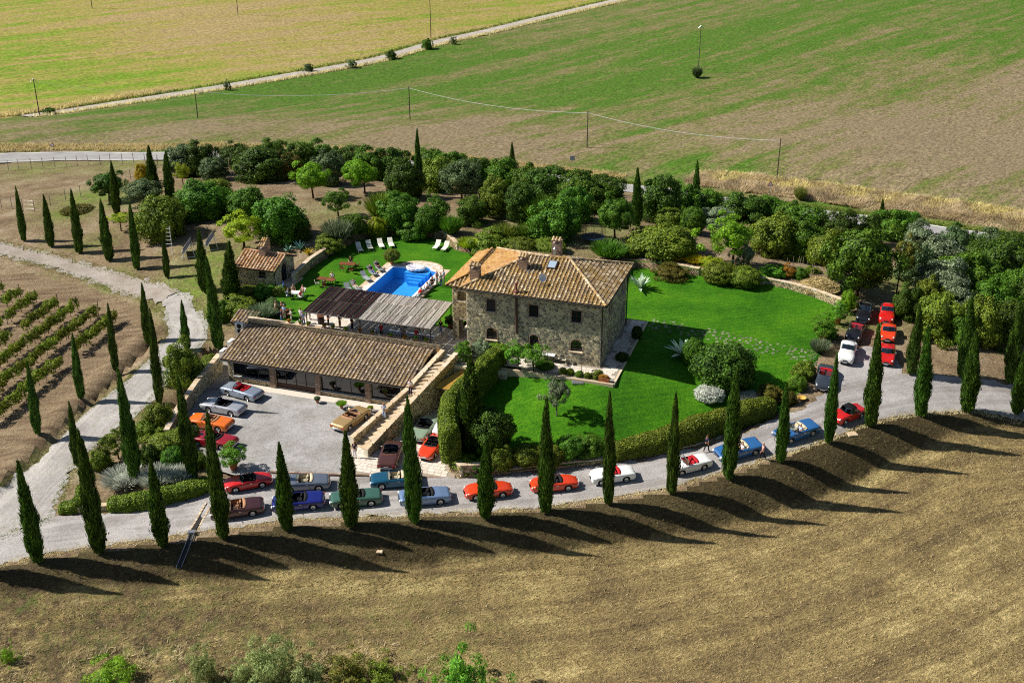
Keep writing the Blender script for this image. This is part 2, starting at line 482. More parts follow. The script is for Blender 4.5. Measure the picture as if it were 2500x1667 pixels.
def mat_tile(name, cols, lich=.35, lcol='#a8862a'):
    t = NT(name); v = t.pos()
    c = t.ramp(t.attr('rnd'), [((i + .5) / len(cols), srgb(h)) for i, h in enumerate(cols)])
    f = t.noise(v, 5, 5, .75)
    c = t.mix(.6, c, t.ramp(f, [(.2, g3(.25)), (.5, g3(.5)), (.8, g3(.85))]), 'OVERLAY')
    m = t.math('MULTIPLY', t.ramp(t.noise(v, .55, 4, .6), [(.38, g3(0)), (.62, g3(1))]), t.ramp(t.noise(v, 6, 3, .7), [(.4, g3(0)), (.6, g3(1))]))
    c = t.mix(t.math('MULTIPLY', m, lich), c, srgb(lcol))
    t.bump(t.noise(v, 20, 3), .3, .02)
    return t.done(c, .85, .2)
def mat_leaf(name, dark, mid, light, trans=.25, scale=.9, hue=.457, val=1.3):
    if name in MATS: return MATS[name]
    t = NT(name); v = t.pos()
    n = t.noise(v, scale, 4, .65)
    k = t.math('ADD', t.math('MULTIPLY', n, .6), t.math('MULTIPLY', t.attr('rnd'), .4))
    c = t.ramp(k, [(.28, srgb(dark)), (.5, srgb(mid)), (.74, srgb(light))])
    hv = t.n('ShaderNodeHueSaturation'); t.l(c, hv.inputs['Color'])
    t.l(t.math('ADD', t.math('MULTIPLY', t.rand(), .03), hue), hv.inputs['Hue'])
    t.l(t.math('ADD', t.math('MULTIPLY', t.rand(), .6), val), hv.inputs['Value'])
    c = hv.outputs[0]
    t.done(c, .6, .25)
    if trans:
        tr = t.n('ShaderNodeBsdfTranslucent'); t.l(c, tr.inputs[0])
        mx = t.n('ShaderNodeMixShader'); mx.inputs[0].default_value = trans
        t.l(t.b.outputs[0], mx.inputs[1]); t.l(tr.outputs[0], mx.inputs[2]); t.l(mx.outputs[0], t.o.inputs[0])
    MATS[name] = t.mat
    return t.mat
def mat_glass(name='window_glass', col=(.02, .025, .03, 1), rough=.03):
    if name in MATS: return MATS[name]
    t = NT(name)
    t.done(col, rough, .8)
    MATS[name] = t.mat
    return t.mat
def mat_clear(name='clear_glass', tint=(.75, .85, .9, 1), op=.25):
    if name in MATS: return MATS[name]
    t = NT(name)
    tr = t.n('ShaderNodeBsdfTransparent'); tr.inputs[0].default_value = tint
    gl = t.n('ShaderNodeBsdfGlossy'); gl.inputs['Roughness'].default_value = .03
    fr = t.n('ShaderNodeFresnel'); fr.inputs[0].default_value = 1.5
    k = t.math('ADD', fr.outputs[0], op * .3)
    mx = t.n('ShaderNodeMixShader'); t.l(k, mx.inputs[0]); t.l(tr.outputs[0], mx.inputs[1]); t.l(gl.outputs[0], mx.inputs[2])
    t.l(mx.outputs[0], t.o.inputs[0])
    MATS[name] = t.mat
    return t.mat
def mat_water():
    t = NT('pool_water'); v = t.pos()
    tr = t.n('ShaderNodeBsdfTransparent'); tr.inputs[0].default_value = (.7, .88, .98, 1)
    gl = t.n('ShaderNodeBsdfGlossy'); gl.inputs['Roughness'].default_value = .02
    b = t.n('ShaderNodeBump'); t.l(t.noise(v, 2.6, 4, .6), b.inputs['Height']); b.inputs['Strength'].default_value = .35; b.inputs['Distance'].default_value = .06
    t.l(b.outputs[0], gl.inputs['Normal'])
    mx = t.n('ShaderNodeMixShader'); mx.inputs[0].default_value = .035; t.l(tr.outputs[0], mx.inputs[1]); t.l(gl.outputs[0], mx.inputs[2])
    t.l(mx.outputs[0], t.o.inputs[0])
    return t.mat
def mat_wood(name, a, b, sx=(1, 14, 14)):
    if name in MATS: return MATS[name]
    t = NT(name); v = t.map(t.co(), sx)
    c = t.mix(t.noise(v, 1.5, 5, .7), srgb(a), srgb(b))
    k = t.attr('rnd')
    c = t.mix(.5, c, t.ramp(k, [(0, g3(.3)), (1, g3(.75))]), 'OVERLAY')
    t.bump(t.noise(v, 3, 4), .3, .02)
    MATS[name] = t.done(c, .8, .2)
    return MATS[name]
def mat_paint(name, col, rough=.28, metal=0.0):
    if name in MATS: return MATS[name]
    t = NT(name); v = t.co()
    d = t.noise(v, 1.8, 3, .6)
    c = t.mix(d, tuple(x * .93 for x in col[:3]) + (1,), tuple(min(1, x * 1.05) for x in col[:3]) + (1,))
    t.done(c, rough, .5, metal)
    t.b.inputs['Coat Weight'].default_value = .7; t.b.inputs['Coat Roughness'].default_value = .05
    MATS[name] = t.mat
    return t.mat

M_STUB, M_GARD, M_VINE = mat_stubble(), mat_garden(), mat_vineyard()
M_BANK = M_STUB
M_FARG = mat_far('green_field', srgb('#4b6a22'), srgb('#6f6d42'), srgb('#82745a'), .075, R(-42), 1.0)
M_FARY = mat_far('straw_field', srgb('#6d8a26'), srgb('#948a48'), srgb('#9d8a5f'), .0, R(-30), 1.2)
M_DRIVE = mat_gravel('drive_gravel', '#8f8b89', '#aaa6a4', '#877f74', .6, True)
M_YARD = mat_gravel('yard_gravel', '#8a8782', '#a9a7a6', '#756f66', .6)
M_TRACK = mat_gravel('track_gravel', '#938e8b', '#aca8a4', '#84805f', .75, True)
M_DIRT = mat_gravel('dirt_track', '#8d837a', '#a39b93', '#85795f', .9)
M_FROAD = mat_gravel('white_road', '#a09890', '#b5aea5', '#948b7c', .4)
M_LAWN, M_ASPH, M_WATER = mat_lawn(), mat_asphalt(), mat_water()
M_STONE = mat_stone('wall_stone', ['#75705f', '#a39a80', '#878170', '#bdb292', '#d0c4a2', '#aba083', '#6f6a5c', '#c6b88e'])
M_STONEW = mat_stone('warm_stone', ['#7d6d52', '#a08c66', '#8d7c5c', '#b7a47c', '#96845f', '#6f6350', '#c1ae88'])
M_MORTAR = plain('lime_mortar', srgb('#dcd2ba'), .95, .1, 0, .2, 3, .3)
M_BRICK = mat_stone('brick', ['#927a68', '#a48a78', '#86705f', '#b09c8c'], 1.5)
M_COPING = mat_stone('coping_stone', ['#c9b394', '#d6c2a5', '#bfa98b', '#cfbfa8'], .8)
M_PAVE = mat_stone('travertine', ['#d5cabb', '#e0d6c9', '#c9bdac', '#dacfc2'], .8)
M_TILE = mat_tile('roof_tile', ['#bfa98a', '#9a8265', '#e0cba9', '#b39a75', '#766757', '#d0ba98', '#8d775c', '#ead9ba'], 1.0, '#a67f24')
M_TILEG = mat_tile('garage_tile', ['#a09080', '#827265', '#bfae9c', '#928072', '#6a6058', '#b1a293', '#7c675a', '#c9b6a2'], .25)
M_TILEP = mat_tile('roof_pan', ['#6f624e', '#584d42', '#7f6d50', '#685a4c'], .6)
M_CHROME = plain('chrome', (.75, .76, .78, 1), .12, .5, 1.0, .05)
M_TYRE = plain('tyre_rubber', (.012, .012, .013, 1), .8, .2)
M_DARK = plain('dark_trim', (.012, .012, .014, 1), .6, .3)
M_BLACKM = plain('dark_metal', (.03, .027, .025, 1), .5, .4)
M_STEEL = plain('galvanised_steel', (.45, .47, .5, 1), .4, .5, .8, .15)
M_WOODD = mat_wood('dark_wood', '#2b1d17', '#4a3128')
M_WOODT = mat_wood('table_wood', '#5d3622', '#834f33')
M_POLE = mat_wood('pole_wood', '#4a4038', '#6d6257', (14, 14, 1))
M_POST = mat_wood('fence_wood', '#8a7d70', '#aa9d90', (14, 14, 1))
M_BARK = plain('bark', srgb('#4a3b2c'), .95, .1, 0, .35, 5, .6)
M_BARKG = plain('pale_bark', srgb('#7b7060'), .95, .1, 0, .3, 5, .5)
M_TERRA = plain('terracotta', srgb('#b06f4b'), .85, .2, 0, .2, 5)
M_WHITE = plain('white_paint', (.8, .8, .78, 1), .5, .4, 0, .05)
M_CREAM = plain('cream_sling', (.78, .75, .64, 1), .8, .2, 0, .06)
M_GLASS = mat_glass()
M_CLEAR = mat_clear()

# ------------------------------------------------------------------ sheets: platforms, roads, lawn
def densify(poly, step, closed=True):
    out = []
    n = len(poly)
    for i in range(n if closed else n - 1):
        a, b = Vector(poly[i][:2]), Vector(poly[(i + 1) % n][:2])
        k = max(1, int((b - a).length / step))
        out += [a.lerp(b, j / k) for j in range(k)]
    if not closed: out.append(Vector(poly[-1][:2]))
    return out
def rough_edge(poly, amp, step=.8):
    d = densify(poly, step)
    return [p + Vector((random.gauss(0, amp), random.gauss(0, amp))) for p in d]
def smooth_line(pts, sub=6, closed=False):
    """Catmull-Rom through points"""
    n = len(pts); out = []
    rngi = range(n) if closed else range(n - 1)
    for i in rngi:
        g = lambda k: Vector(pts[k % n]) if closed else Vector(pts[min(max(k, 0), n - 1)])
        p0, p1, p2, p3 = g(i - 1), g(i), g(i + 1), g(i + 2)
        for j in range(sub):
            t = j / sub
            out.append(.5 * ((2 * p1) + (-p0 + p2) * t + (2 * p0 - 5 * p1 + 4 * p2 - p3) * t * t + (-p0 + 3 * p1 - 3 * p2 + p3) * t ** 3))
    if not closed: out.append(Vector(pts[-1]))
    return out
def sheet_mesh(name, poly, zf, mat, step=1.0, holes=(), attr=None):
    vs = [Vector(p[:2]) for p in poly]
    ed = [(i, (i + 1) % len(vs)) for i in range(len(vs))]
    for h in holes:
        b = len(vs); vs += [Vector(p[:2]) for p in h]
        ed += [(b + i, b + (i + 1) % len(h)) for i in range(len(h))]
    xs = [p.x for p in vs]; ys = [p.y for p in vs]
    gx, gy = np.meshgrid(np.arange(min(xs) + step / 2, max(xs), step), np.arange(min(ys) + step / 2, max(ys), step))
    gx = gx.ravel() + rng.uniform(-.2, .2, gx.size) * step; gy = gy.ravel() + rng.uniform(-.2, .2, gy.size) * step
    k = in_poly(gx, gy, poly)
    for h in holes: k &= ~in_poly(gx, gy, h)
    ds, _ = seg_dist(gx, gy, [tuple(p[:2]) for p in poly] + [tuple(poly[0][:2])])
    k &= ds > step * .3
    vs += [Vector((a, b)) for a, b in zip(gx[k], gy[k])]
    ov, oe, of, *_ = delaunay_2d_cdt(vs, ed, [], 0, 1e-4)
    X = np.array([v.x for v in ov]); Y = np.array([v.y for v in ov])
    fc = np.array([f for f in of if len(f) == 3])
    cx, cy = X[fc].mean(1), Y[fc].mean(1)
    keep = in_poly(cx, cy, poly)
    for h in holes: keep &= ~in_poly(cx, cy, h)
    fc = fc[keep]
    Z = np.asarray(zf(X, Y), float) + np.zeros_like(X)
    a = (X[fc[:, 1]] - X[fc[:, 0]]) * (Y[fc[:, 2]] - Y[fc[:, 0]]) - (X[fc[:, 2]] - X[fc[:, 0]]) * (Y[fc[:, 1]] - Y[fc[:, 0]])
    fc = np.where((a < 0)[:, None], fc[:, ::-1], fc)
    at = {'g': ('POINT', attr(X, Y))} if attr else None
    return np_mesh(name, np.c_[X, Y, Z], fc, mat, at, True)
def sheet(name, poly, zf, mat, step=1.0, holes=(), parent=None, attr=None):
    o = put(name, sheet_mesh(name, poly, zf, mat, step, holes, attr), parent)
    if not parent: o['kind'] = 'structure'
    return o
def PP(lst, z): return [tuple(P(a, b, z)[:2]) for a, b in lst]

# --- platforms
Z0 = lambda x, y: np.zeros_like(np.asarray(x, float))
tpsL = TPS([(1500, 880, -.02), (1560, 780, -.02), (1560, 690, -.02), (1700, 690, -.1), (1870, 715, -.2), (2010, 780, -.5), (2000, 850, -.8), (1950, 930, -1.2), (1880, 990, -1.7), (1700, 1050, -2.2), (1500, 1095, -2.5),
            (1250, 1100, -2.6), (1200, 1000, -1.9), (1230, 900, -.55), (1350, 940, -.4), (1500, 950, -.3), (1600, 850, -.12), (1780, 860, -.35)])
lawn_px = [(1225, 885, -.4), (1180, 950, -1.3), (1138, 1040, -2.2), (1125, 1130, -2.6), (1230, 1140, -2.7), (1380, 1128, -2.6), (1490, 1113, -2.5), (1600, 1095, -2.4), (1700, 1068, -2.2), (1800, 1040, -2.0), (1895, 1005, -1.7),
           (1945, 960, -1.4), (1975, 905, -1.0), (2000, 865, -.85), (2018, 830, -.7), (2035, 790, -.55), (2050, 745, -.4), (1970, 715, -.3), (1870, 692, -.2), (1700, 672, -.1), (1600, 656, 0), (1540, 652, 0), (1450, 800, 0), (1380, 880, 0)]
LAWN = [tuple(P(*c)[:2]) for c in lawn_px]
def lawn_z(x, y): return np.minimum(tpsL(x, y), 0.0) - .02
pool_garden_px = [(560, 790), (690, 715), (720, 690), (760, 655), (820, 615), (872, 588), (935, 573), (1000, 572), (1085, 585), (1110, 610), (1240, 640), (1140, 780), (1050, 850), (900, 830), (700, 800)]
POOLG = PP(pool_garden_px, 0)
yard_px = [(508, 872), (965, 990), (838, 1095), (866, 1157), (668, 1154), (600, 1168), (540, 1150), (480, 1120), (415, 1085), (432, 1000)]
YARD = PP(yard_px, -3.6)
apron_px = [(840, 1105), (868, 1158), (1112, 1166), (1095, 1120), (1085, 1050), (1085, 960), (1010, 940), (900, 1070)]
APRON = PP(apron_px, -3.6)
LOW = lambda x, y: np.full_like(np.asarray(x, float), -3.6)
TERR = [tuple(L(u, v)[:2]) for u, v in [(-24.5, 1.2), (-2.2, 1.2), (-2.2, -1.5), (15.4, -1.5), (15.4, 13), (-24.5, 13)]]
PLAT += [(POOLG, Z0), ([tuple(L(u, v)[:2]) for u, v in [(-2.2, -2.6), (15.4, -2.6), (15.4, 12), (-2.2, 12)]], Z0), (LAWN, lawn_z), (YARD, LOW), (APRON, LOW)]

# --- roads as bands
def band(line, w0, w1):
    """polygon from a polyline, w0 to the right, w1 to the left"""
    n = len(line); A, B = [], []
    for i, p in enumerate(line):
        t = (Vector(line[min(i + 1, n - 1)][:2]) - Vector(line[max(i - 1, 0)][:2])).normalized()
        r = Vector((t.y, -t.x))
        A.append(Vector(p[:2]) + r * w0); B.append(Vector(p[:2]) - r * w1)
    return A + B[::-1]
road_top = [T(a, b) for a, b in [(-420, 386), (-200, 380), (0, 375), (215, 371), (430, 371), (600, 371), (830, 378), (1008, 393), (1187, 410), (1366, 428), (1517, 448), (1741, 477), (1923, 502), (2053, 519), (2280, 550), (2484, 580), (2750, 620), (3000, 660)]]
road_line = smooth_line([Vector((p.x, p.y)) for p in road_top], 8)
ROAD = band(road_line, 5.2, 0)
edge_line = [Vector((p.x, p.y)) for p in road_line]
far_top = [T(a, b) for a, b in [(60, 284), (143, 273), (300, 250), (500, 219), (679, 189), (840, 161), (937, 141), (1062, 105), (1205, 73), (1366, 34), (1491, 5), (1640, -32), (1800, -75)]]
FROAD = band(smooth_line([Vector((p.x, p.y)) for p in far_top], 6), 2.0, 2.0)
drive_low = [(-260, 1425), (-60, 1392), (0, 1379), (102, 1353), (217, 1333), (370, 1318), (472, 1300), (561, 1288), (704, 1268), (832, 1263), (1000, 1256), (1100, 1250), (1162, 1249), (1331, 1238), (1471, 1217), (1626, 1192), (1763, 1150), (1893, 1115), (2018, 1073), (2113, 1034), (2187, 1017), (2264, 1008), (2381, 1003), (2500, 1030), (2700, 1060)]
drive_up = [(2700, 985), (2500, 944), (2380, 925), (2278, 916), (2204, 914), (2192, 880), (2180, 852), (2120, 846), (2062, 858), (2046, 895), (2004, 967), (1959, 1000), (1893, 1024), (1804, 1064), (1733, 1087), (1659, 1105), (1600, 1117), (1485, 1133), (1383, 1145), (1217, 1161), (1107, 1166), (866, 1159), (668, 1155), (600, 1168), (508, 1204), (365, 1240), (270, 1250), (196, 1256), (130, 1262), (60, 1290), (-60, 1330), (-260, 1370)]
DRIVE = [tuple(T(a, b)[:2]) for a, b in drive_low + drive_up]
track_px = [(130, 1264), (150, 1200), (180, 1135), (258, 1072), (362, 990), (402, 940), (480, 862), (510, 822), (505, 780), (462, 722), (383, 690), (255, 657), (127, 620), (0, 590), (-200, 545),
            (-200, 580), (0, 624), (110, 650), (230, 690), (330, 725), (400, 765), (412, 810), (366, 880), (292, 942), (190, 1025), (145, 1072), (52, 1157), (-10, 1205), (-130, 1290), (-60, 1328), (60, 1292)]
TRACK = [tuple(T(a, b)[:2]) for a, b in track_px]
gravel_px = track_px[:10] + [(440, 712), (410, 722), (395, 745)] + track_px[20:]
GTRACK = [tuple(T(a, b)[:2]) for a, b in gravel_px]
DTRACK = [tuple(T(a, b)[:2]) for a, b in [(440, 712)] + track_px[10:20] + [(395, 745), (410, 722)]]
vine_px = [(-250, 1330), (-60, 1225), (0, 1172), (61, 1122), (143, 1048), (178, 1015), (281, 930), (365, 852), (372, 800), (330, 745), (230, 705), (100, 672), (0, 650), (-250, 610)]
VINE = [tuple(T(a, b)[:2]) for a, b in vine_px]

# --- the big ground grid
def axis(lo, hi, f0, f1, step, grow):
    a = list(np.arange(f0, f1 + 1e-6, step))
    s, x = step, f1
    while x < hi: s *= grow; x += s; a.append(x)
    s, x = step, f0
    while x > lo: s *= grow; x -= s; a.insert(0, x)
    return np.array(a)
GX = axis(-1800, 1800, -62, 74, .55, 1.06)
GY = axis(-60, 3500, 56, 158, .55, 1.045)
X, Y = np.meshgrid(GX, GY)
xf, yf = X.ravel(), Y.ravel()
xc, yc = np.clip(xf, -170, 190), np.clip(yf, 48, 430)
zf = terrain(xc, yc)
zf = zf - np.clip((np.hypot(xf - xc, yf - yc)) / 60, 0, 12)
sink = np.zeros_like(zf)
for poly, depth in ((POOLG, 2.4), (LAWN, .6), (YARD, .35), (APRON, .35), (ROAD, .25), (FROAD, .25), (DRIVE, .22), (TRACK, .12)):
    ins = in_poly(xf, yf, poly)
    ds, _ = seg_dist(xf, yf, [tuple(p) for p in poly] + [tuple(poly[0])])
    if poly is POOLG or poly is LAWN:
        base = Z0(xf, yf) if poly is POOLG else lawn_z(xf, yf)
        zf = np.where(ins & (ds > .15), np.minimum(zf, base - depth), zf)
        if poly is LAWN: zf = np.where(~ins & (ds < .6) & (zf > base - .05) & (zf < base + .45), base - .05, zf)
    elif poly is YARD or poly is APRON:
        zf = np.where(ins | (ds < .3), np.minimum(zf, -3.6 - depth), zf)
    else:
        sink = np.maximum(sink, np.where(ins & (ds > .3), depth, 0))
terr_in = in_poly(xf, yf, [tuple(L(u, v)[:2]) for u, v in [(-26, -5.2), (-2.5, -5.2), (-2.5, -3.2), (15.6, -3.2), (15.6, 12), (-26, 12)]])
zf = np.where(terr_in, np.minimum(zf, -4.2), zf)
zf -= sink
nx, ny = len(GX), len(GY)
idx = np.arange(nx * ny).reshape(ny, nx)
quads = np.stack([idx[:-1, :-1], idx[:-1, 1:], idx[1:, 1:], idx[1:, :-1]], -1).reshape(-1, 4)
qx, qy = xf[quads].mean(1), yf[quads].mean(1)
dsb, sgb = seg_dist(qx, qy, bank_line)
db = dsb * sgb
rz_, fz_ = tpsR(qx, qy), tpsF(qx, qy)
fld = (db > .3) & (zf[quads].mean(1) < fz_ + .12) & (qy < 130)
bank = (db > -.6) & (db < 12) & ~fld & (qy < 130)
dr, sr = seg_dist(qx, qy, [tuple(p) for p in road_line])
beyond = (dr * sr < -.0) & (qy > 95)
dfr, sfr = seg_dist(qx, qy, [tuple(p) for p in smooth_line([Vector((p.x, p.y)) for p in far_top], 4)] )
dext = [tuple(Vector((p.x, p.y))) for p in far_top]
dext = [(dext[0][0] - 200, dext[0][1] - 30)] + dext + [(dext[-1][0] + 500, dext[-1][1] + 420)]
dfr, sfr = seg_dist(qx, qy, dext)
yel = beyond & (dfr * sfr < 0)
grn = beyond & ~yel
vin = in_poly(qx, qy, VINE)
zone = np.where(yel, 4, np.where(grn, 3, np.where(vin, 5, np.where(fld & (db > 0), 1, np.where(bank, 2, 0)))))
# greenness: painted where the photo shows grass
def blobs(x, y, lst):
    g = np.zeros_like(x)
    for px, py, rx, s in lst:
        c = T(px, py)
        g = np.maximum(g, s * np.exp(-(((x - c.x) / rx) ** 2 + ((y - c.y) / (rx * 1.1)) ** 2)))
    return g
green = blobs(xf, yf, [(230, 480, 6, 1), (170, 520, 4, .9), (300, 480, 6, .9), (480, 700, 5, 1), (520, 640, 5, .9), (440, 690, 4, .8), (530, 760, 3, .9), (560, 640, 3, .6), (80, 1200, 3, .6), (120, 1120, 3, .5), (200, 1100, 3, .5), (270, 1010, 3, .5),
    (330, 950, 3, .5), (230, 590, 3, .5), (270, 690, 3, .7), (80, 700, 2.5, 1), (2040, 800, 4, 1), (2010, 870, 4, 1), (1960, 950, 3, 1), (2090, 840, 3, .7), (2130, 810, 3, .8), (2160, 680, 5, .7), (1480, 560, 6, .6), (1390, 590, 5, .4), (820, 520, 6, .5),
    (880, 540, 5, .4), (1230, 540, 5, .3), (60, 1460, 2.2, 1), (130, 1520, 3, .6), (280, 1560, 6, .6), (450, 1560, 6, .6), (650, 1580, 5, .5), (850, 1600, 6, .45), (950, 1530, 5, .45), (1100, 1640, 6, .5),
    (1660, 420, 10, .8), (1560, 410, 10, .4), (300, 320, 14, .5), (200, 310, 14, .5), (300, 395, 8, .8), (100, 405, 8, .7), (400, 392, 6, .7), (650, 290, 25, .4), (950, 215, 40, .35), (700, 250, 30, .45), (1250, 260, 30, .3), (1500, 230, 30, .3), (2150, 210, 25, .4), (1950, 120, 40, .35), (2300, 60, 50, .35), (1700, 130, 30, .3),
    (100, 130, 22, .55), (230, 190, 25, .45), (100, 60, 20, .3), (420, 180, 25, .25), (60, 180, 20, .3)])
brown = blobs(xf, yf, [(2300, 330, 34, 1), (2450, 230, 40, .7), (1100, 320, 22, .9), (900, 320, 20, .8), (1400, 350, 12, .6), (700, 310, 18, .7), (2150, 400, 20, .6), (2000, 330, 20, .4), (500, 60, 40, .5), (350, 90, 30, .4), (150, 325, 14, .9), (320, 322, 14, .9), (480, 318, 14, .9), (620, 315, 14, .9), (780, 315, 14, .9), (1000, 325, 14, .9), (1200, 350, 12, .9), (1330, 375, 10, .7)])
gv = green - 1.05 * brown
dsv, sgv = seg_dist(xf, yf, bank_line)
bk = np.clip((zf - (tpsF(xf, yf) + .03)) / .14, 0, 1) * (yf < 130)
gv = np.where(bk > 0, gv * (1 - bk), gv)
dk = blobs(xf, yf, [(60, 1590, 6, 1), (200, 1600, 7, 1), (350, 1600, 7, 1), (500, 1590, 7, .9), (650, 1620, 7, .7), (800, 1640, 7, .6), (-60, 1560, 7, 1), (120, 1540, 5, .8), (420, 1545, 5, .7)])
sdv = dsv * sgv
GROUND = {}
for zid, nm, mt in ((0, 'ground', M_GARD), (1, 'stubble_field', M_STUB), (2, 'grass_bank', M_BANK), (3, 'green_field', M_FARG), (4, 'straw_field', M_FARY), (5, 'vineyard_soil', M_VINE)):
    q = quads[zone == zid]
    used, inv = np.unique(q, return_inverse=True)
    me = np_mesh(nm, np.c_[xf, yf, zf][used], inv.reshape(-1, 4), mt, {'g': ('POINT', gv[used]), 'bk': ('POINT', bk[used]), 'dk': ('POINT', dk[used]), 'sd': ('POINT', sdv[used])}, True)
    o = put(nm, me); o['kind'] = 'structure'; GROUND[nm] = o

def tz(off):
    return lambda x, y: terrain(x, y) + off
sheet('asphalt_road', ROAD, tz(.03), M_ASPH, 3.0)
wl = band(road_line, .32, -.14)
sheet('road_edge_line', wl, tz(.045), plain('road_paint', (.8, .8, .78, 1), .7, .2), 3.0)
wl = band(road_line, 5.0, -4.84)
sheet('road_edge_line', wl, tz(.045), MATS['road_paint'], 3.0)
sheet('white_road', FROAD, tz(.04), M_FROAD, 4.0)
sheet('gravel_drive', rough_edge(DRIVE, .12, .45), tz(.03), M_DRIVE, .9, attr=lambda x, y: seg_dist(x, y, bank_line)[0])
sheet('gravel_track', rough_edge(GTRACK, .2, .5), tz(.016), M_TRACK, .9, attr=lambda x, y: seg_dist(x, y, ditch_line)[0])
sheet('dirt_track', rough_edge(DTRACK, .3, .5), tz(.012), M_DIRT, .9)
sheet('courtyard_gravel', densify(YARD, .8), LOW, M_YARD, .9)
sheet('main_lawn', densify(LAWN, .6), lawn_z, M_LAWN, .8)

# ------------------------------------------------------------------ masonry, roofs
def clip_half(poly, nx_, ny_, c):
    out = []
    n = len(poly)
    for i in range(n):
        a, b = poly[i], poly[(i + 1) % n]
        da, db_ = a[0] * nx_ + a[1] * ny_ - c, b[0] * nx_ + b[1] * ny_ - c
        if da <= 0: out.append(a)
        if (da < 0 < db_) or (db_ < 0 < da):
            t = da / (da - db_)
            out.append((a[0] + t * (b[0] - a[0]), a[1] + t * (b[1] - a[1])))
    return out
def stone_cells(w, h, sx, sy):
    """irregular convex cells covering w x h"""
    nu, nv = max(1, int(round(w / sx))), max(1, int(round(h / sy)))
    S = {}
    for j in range(-2, nv + 2):
        for i in range(-2, nu + 2):
            S[i, j] = ((i + .5 + (.5 if j % 2 else 0) - .25 + random.uniform(-.36, .36)) * w / nu, (j + .5 + random.uniform(-.34, .34)) * h / nv)
    cells = []
    for j in range(nv):
        for i in range(nu):
            x, y = S[i, j]
            p = [(x - 1.6 * sx, y - 1.8 * sy), (x + 1.6 * sx, y - 1.8 * sy), (x + 1.6 * sx, y + 1.8 * sy), (x - 1.6 * sx, y + 1.8 * sy)]
            for dj in (-2, -1, 0, 1, 2):
                for di in (-2, -1, 0, 1, 2):
                    if di or dj:
                        q = S.get((i + di, j + dj))
                        if q is None: continue
                        ax, ay = q[0] - x, q[1] - y
                        p = clip_half(p, ax, ay, ax * (x + q[0]) / 2 + ay * (y + q[1]) / 2)
            p = [(min(max(a, 0), w), min(max(b, 0), h)) for a, b in p]
            if len(p) >= 3: cells.append(p)
    return cells
def open_poly(o, grow=0.0):
    a0, b0, a1, b1, arch = o
    a0 -= grow; b0 -= grow; a1 += grow; b1 += grow
    if not arch: return [(a0, b0), (a1, b0), (a1, b1), (a0, b1)]
    r = (a1 - a0) / 2; rise = min(r, (a1 - a0) * arch); pts = [(a0, b0), (a1, b0)]
    for k in range(9):
        w = math.pi * k / 8
        pts.append(((a0 + a1) / 2 + r * math.cos(w), b1 - rise + rise * math.sin(w)))
    return pts
def stones(parent, name, O, e, n, poly, openings=(), mat=None, sx=.36, sy=.25, proud=.04, gap=.03):
    amax = max(p[0] for p in poly); bmax = max(p[1] for p in poly); a0 = min(p[0] for p in poly); b0 = min(p[1] for p in poly)
    mb = MB(); Zv = Vector((0, 0, 1))
    W = lambda a, b, o: O + e * a + Zv * b + n * o
    ops = [open_poly(o, .13) for o in openings]
    for c in stone_cells(amax - a0, bmax - b0, sx, sy):
        c = [(a + a0, b + b0) for a, b in c]
        cx = sum(p[0] for p in c) / len(c); cy = sum(p[1] for p in c) / len(c)
        if not inp(cx, cy, poly): continue
        if any(inp(cx, cy, q) for q in ops): continue
        k1 = []; k2 = []
        pr = proud * random.uniform(.5, 1.3)
        ok = True
        for a, b in c:
            d = math.hypot(a - cx, b - cy) + 1e-6
            f1 = max(.3, 1 - gap / d); f2 = max(.25, 1 - (gap + .03) / d)
            k1.append((cx + (a - cx) * f1, cy + (b - cy) * f1)); k2.append((cx + (a - cx) * f2, cy + (b - cy) * f2))
        m = len(c)
        vs = [W(a, b, 0) for a, b in k1] + [W(a, b, pr) for a, b in k2]
        fs = [(i, (i + 1) % m, m + (i + 1) % m, m + i) for i in range(m)] + [tuple(range(m, 2 * m))]
        mb.add(vs, fs, random.random())
    o = mb.build(name, mat, parent); o['kind'] = 'stuff'
    return o
def wall(parent, O, e, n, poly, openings=(), mat=None, smat=None, depth=.25, sx=.36, sy=.25, name='wall', stone=True):
    vs = [Vector(p) for p in poly]; ed = [(i, (i + 1) % len(vs)) for i in range(len(vs))]
    hs = [open_poly(o) for o in openings]
    for h in hs:
        b = len(vs); vs += [Vector(p) for p in h]; ed += [(b + i, b + (i + 1) % len(h)) for i in range(len(h))]
    ov, oe, of, *_ = delaunay_2d_cdt(vs, ed, [], 0, 1e-5)
    Zv = Vector((0, 0, 1))
    W = lambda a, b, o: O + e * a + Zv * b + n * o
    mb = MB()
    flip = e.cross(Zv).dot(n) < 0
    V3 = [W(p.x, p.y, 0) for p in ov]
    fs = []
    for f in of:
        cx = sum(ov[i].x for i in f) / len(f); cy = sum(ov[i].y for i in f) / len(f)
        if any(inp(cx, cy, h) for h in hs) or not inp(cx, cy, poly): continue
        fs.append(tuple(reversed(f)) if flip else tuple(f))
    mb.add(V3, fs, .5)
    for h in hs:
        for i in range(len(h)):
            a, b = h[i], h[(i + 1) % len(h)]
            mb.quad(W(*a, 0), W(*b, 0), W(*b, -depth), W(*a, -depth), .5)
    wo = mb.build(name, mat or M_MORTAR, parent)
    if stone: stones(parent, 'wall_stones', O, e, n, poly, openings, smat or M_STONE, sx, sy)
    return wo
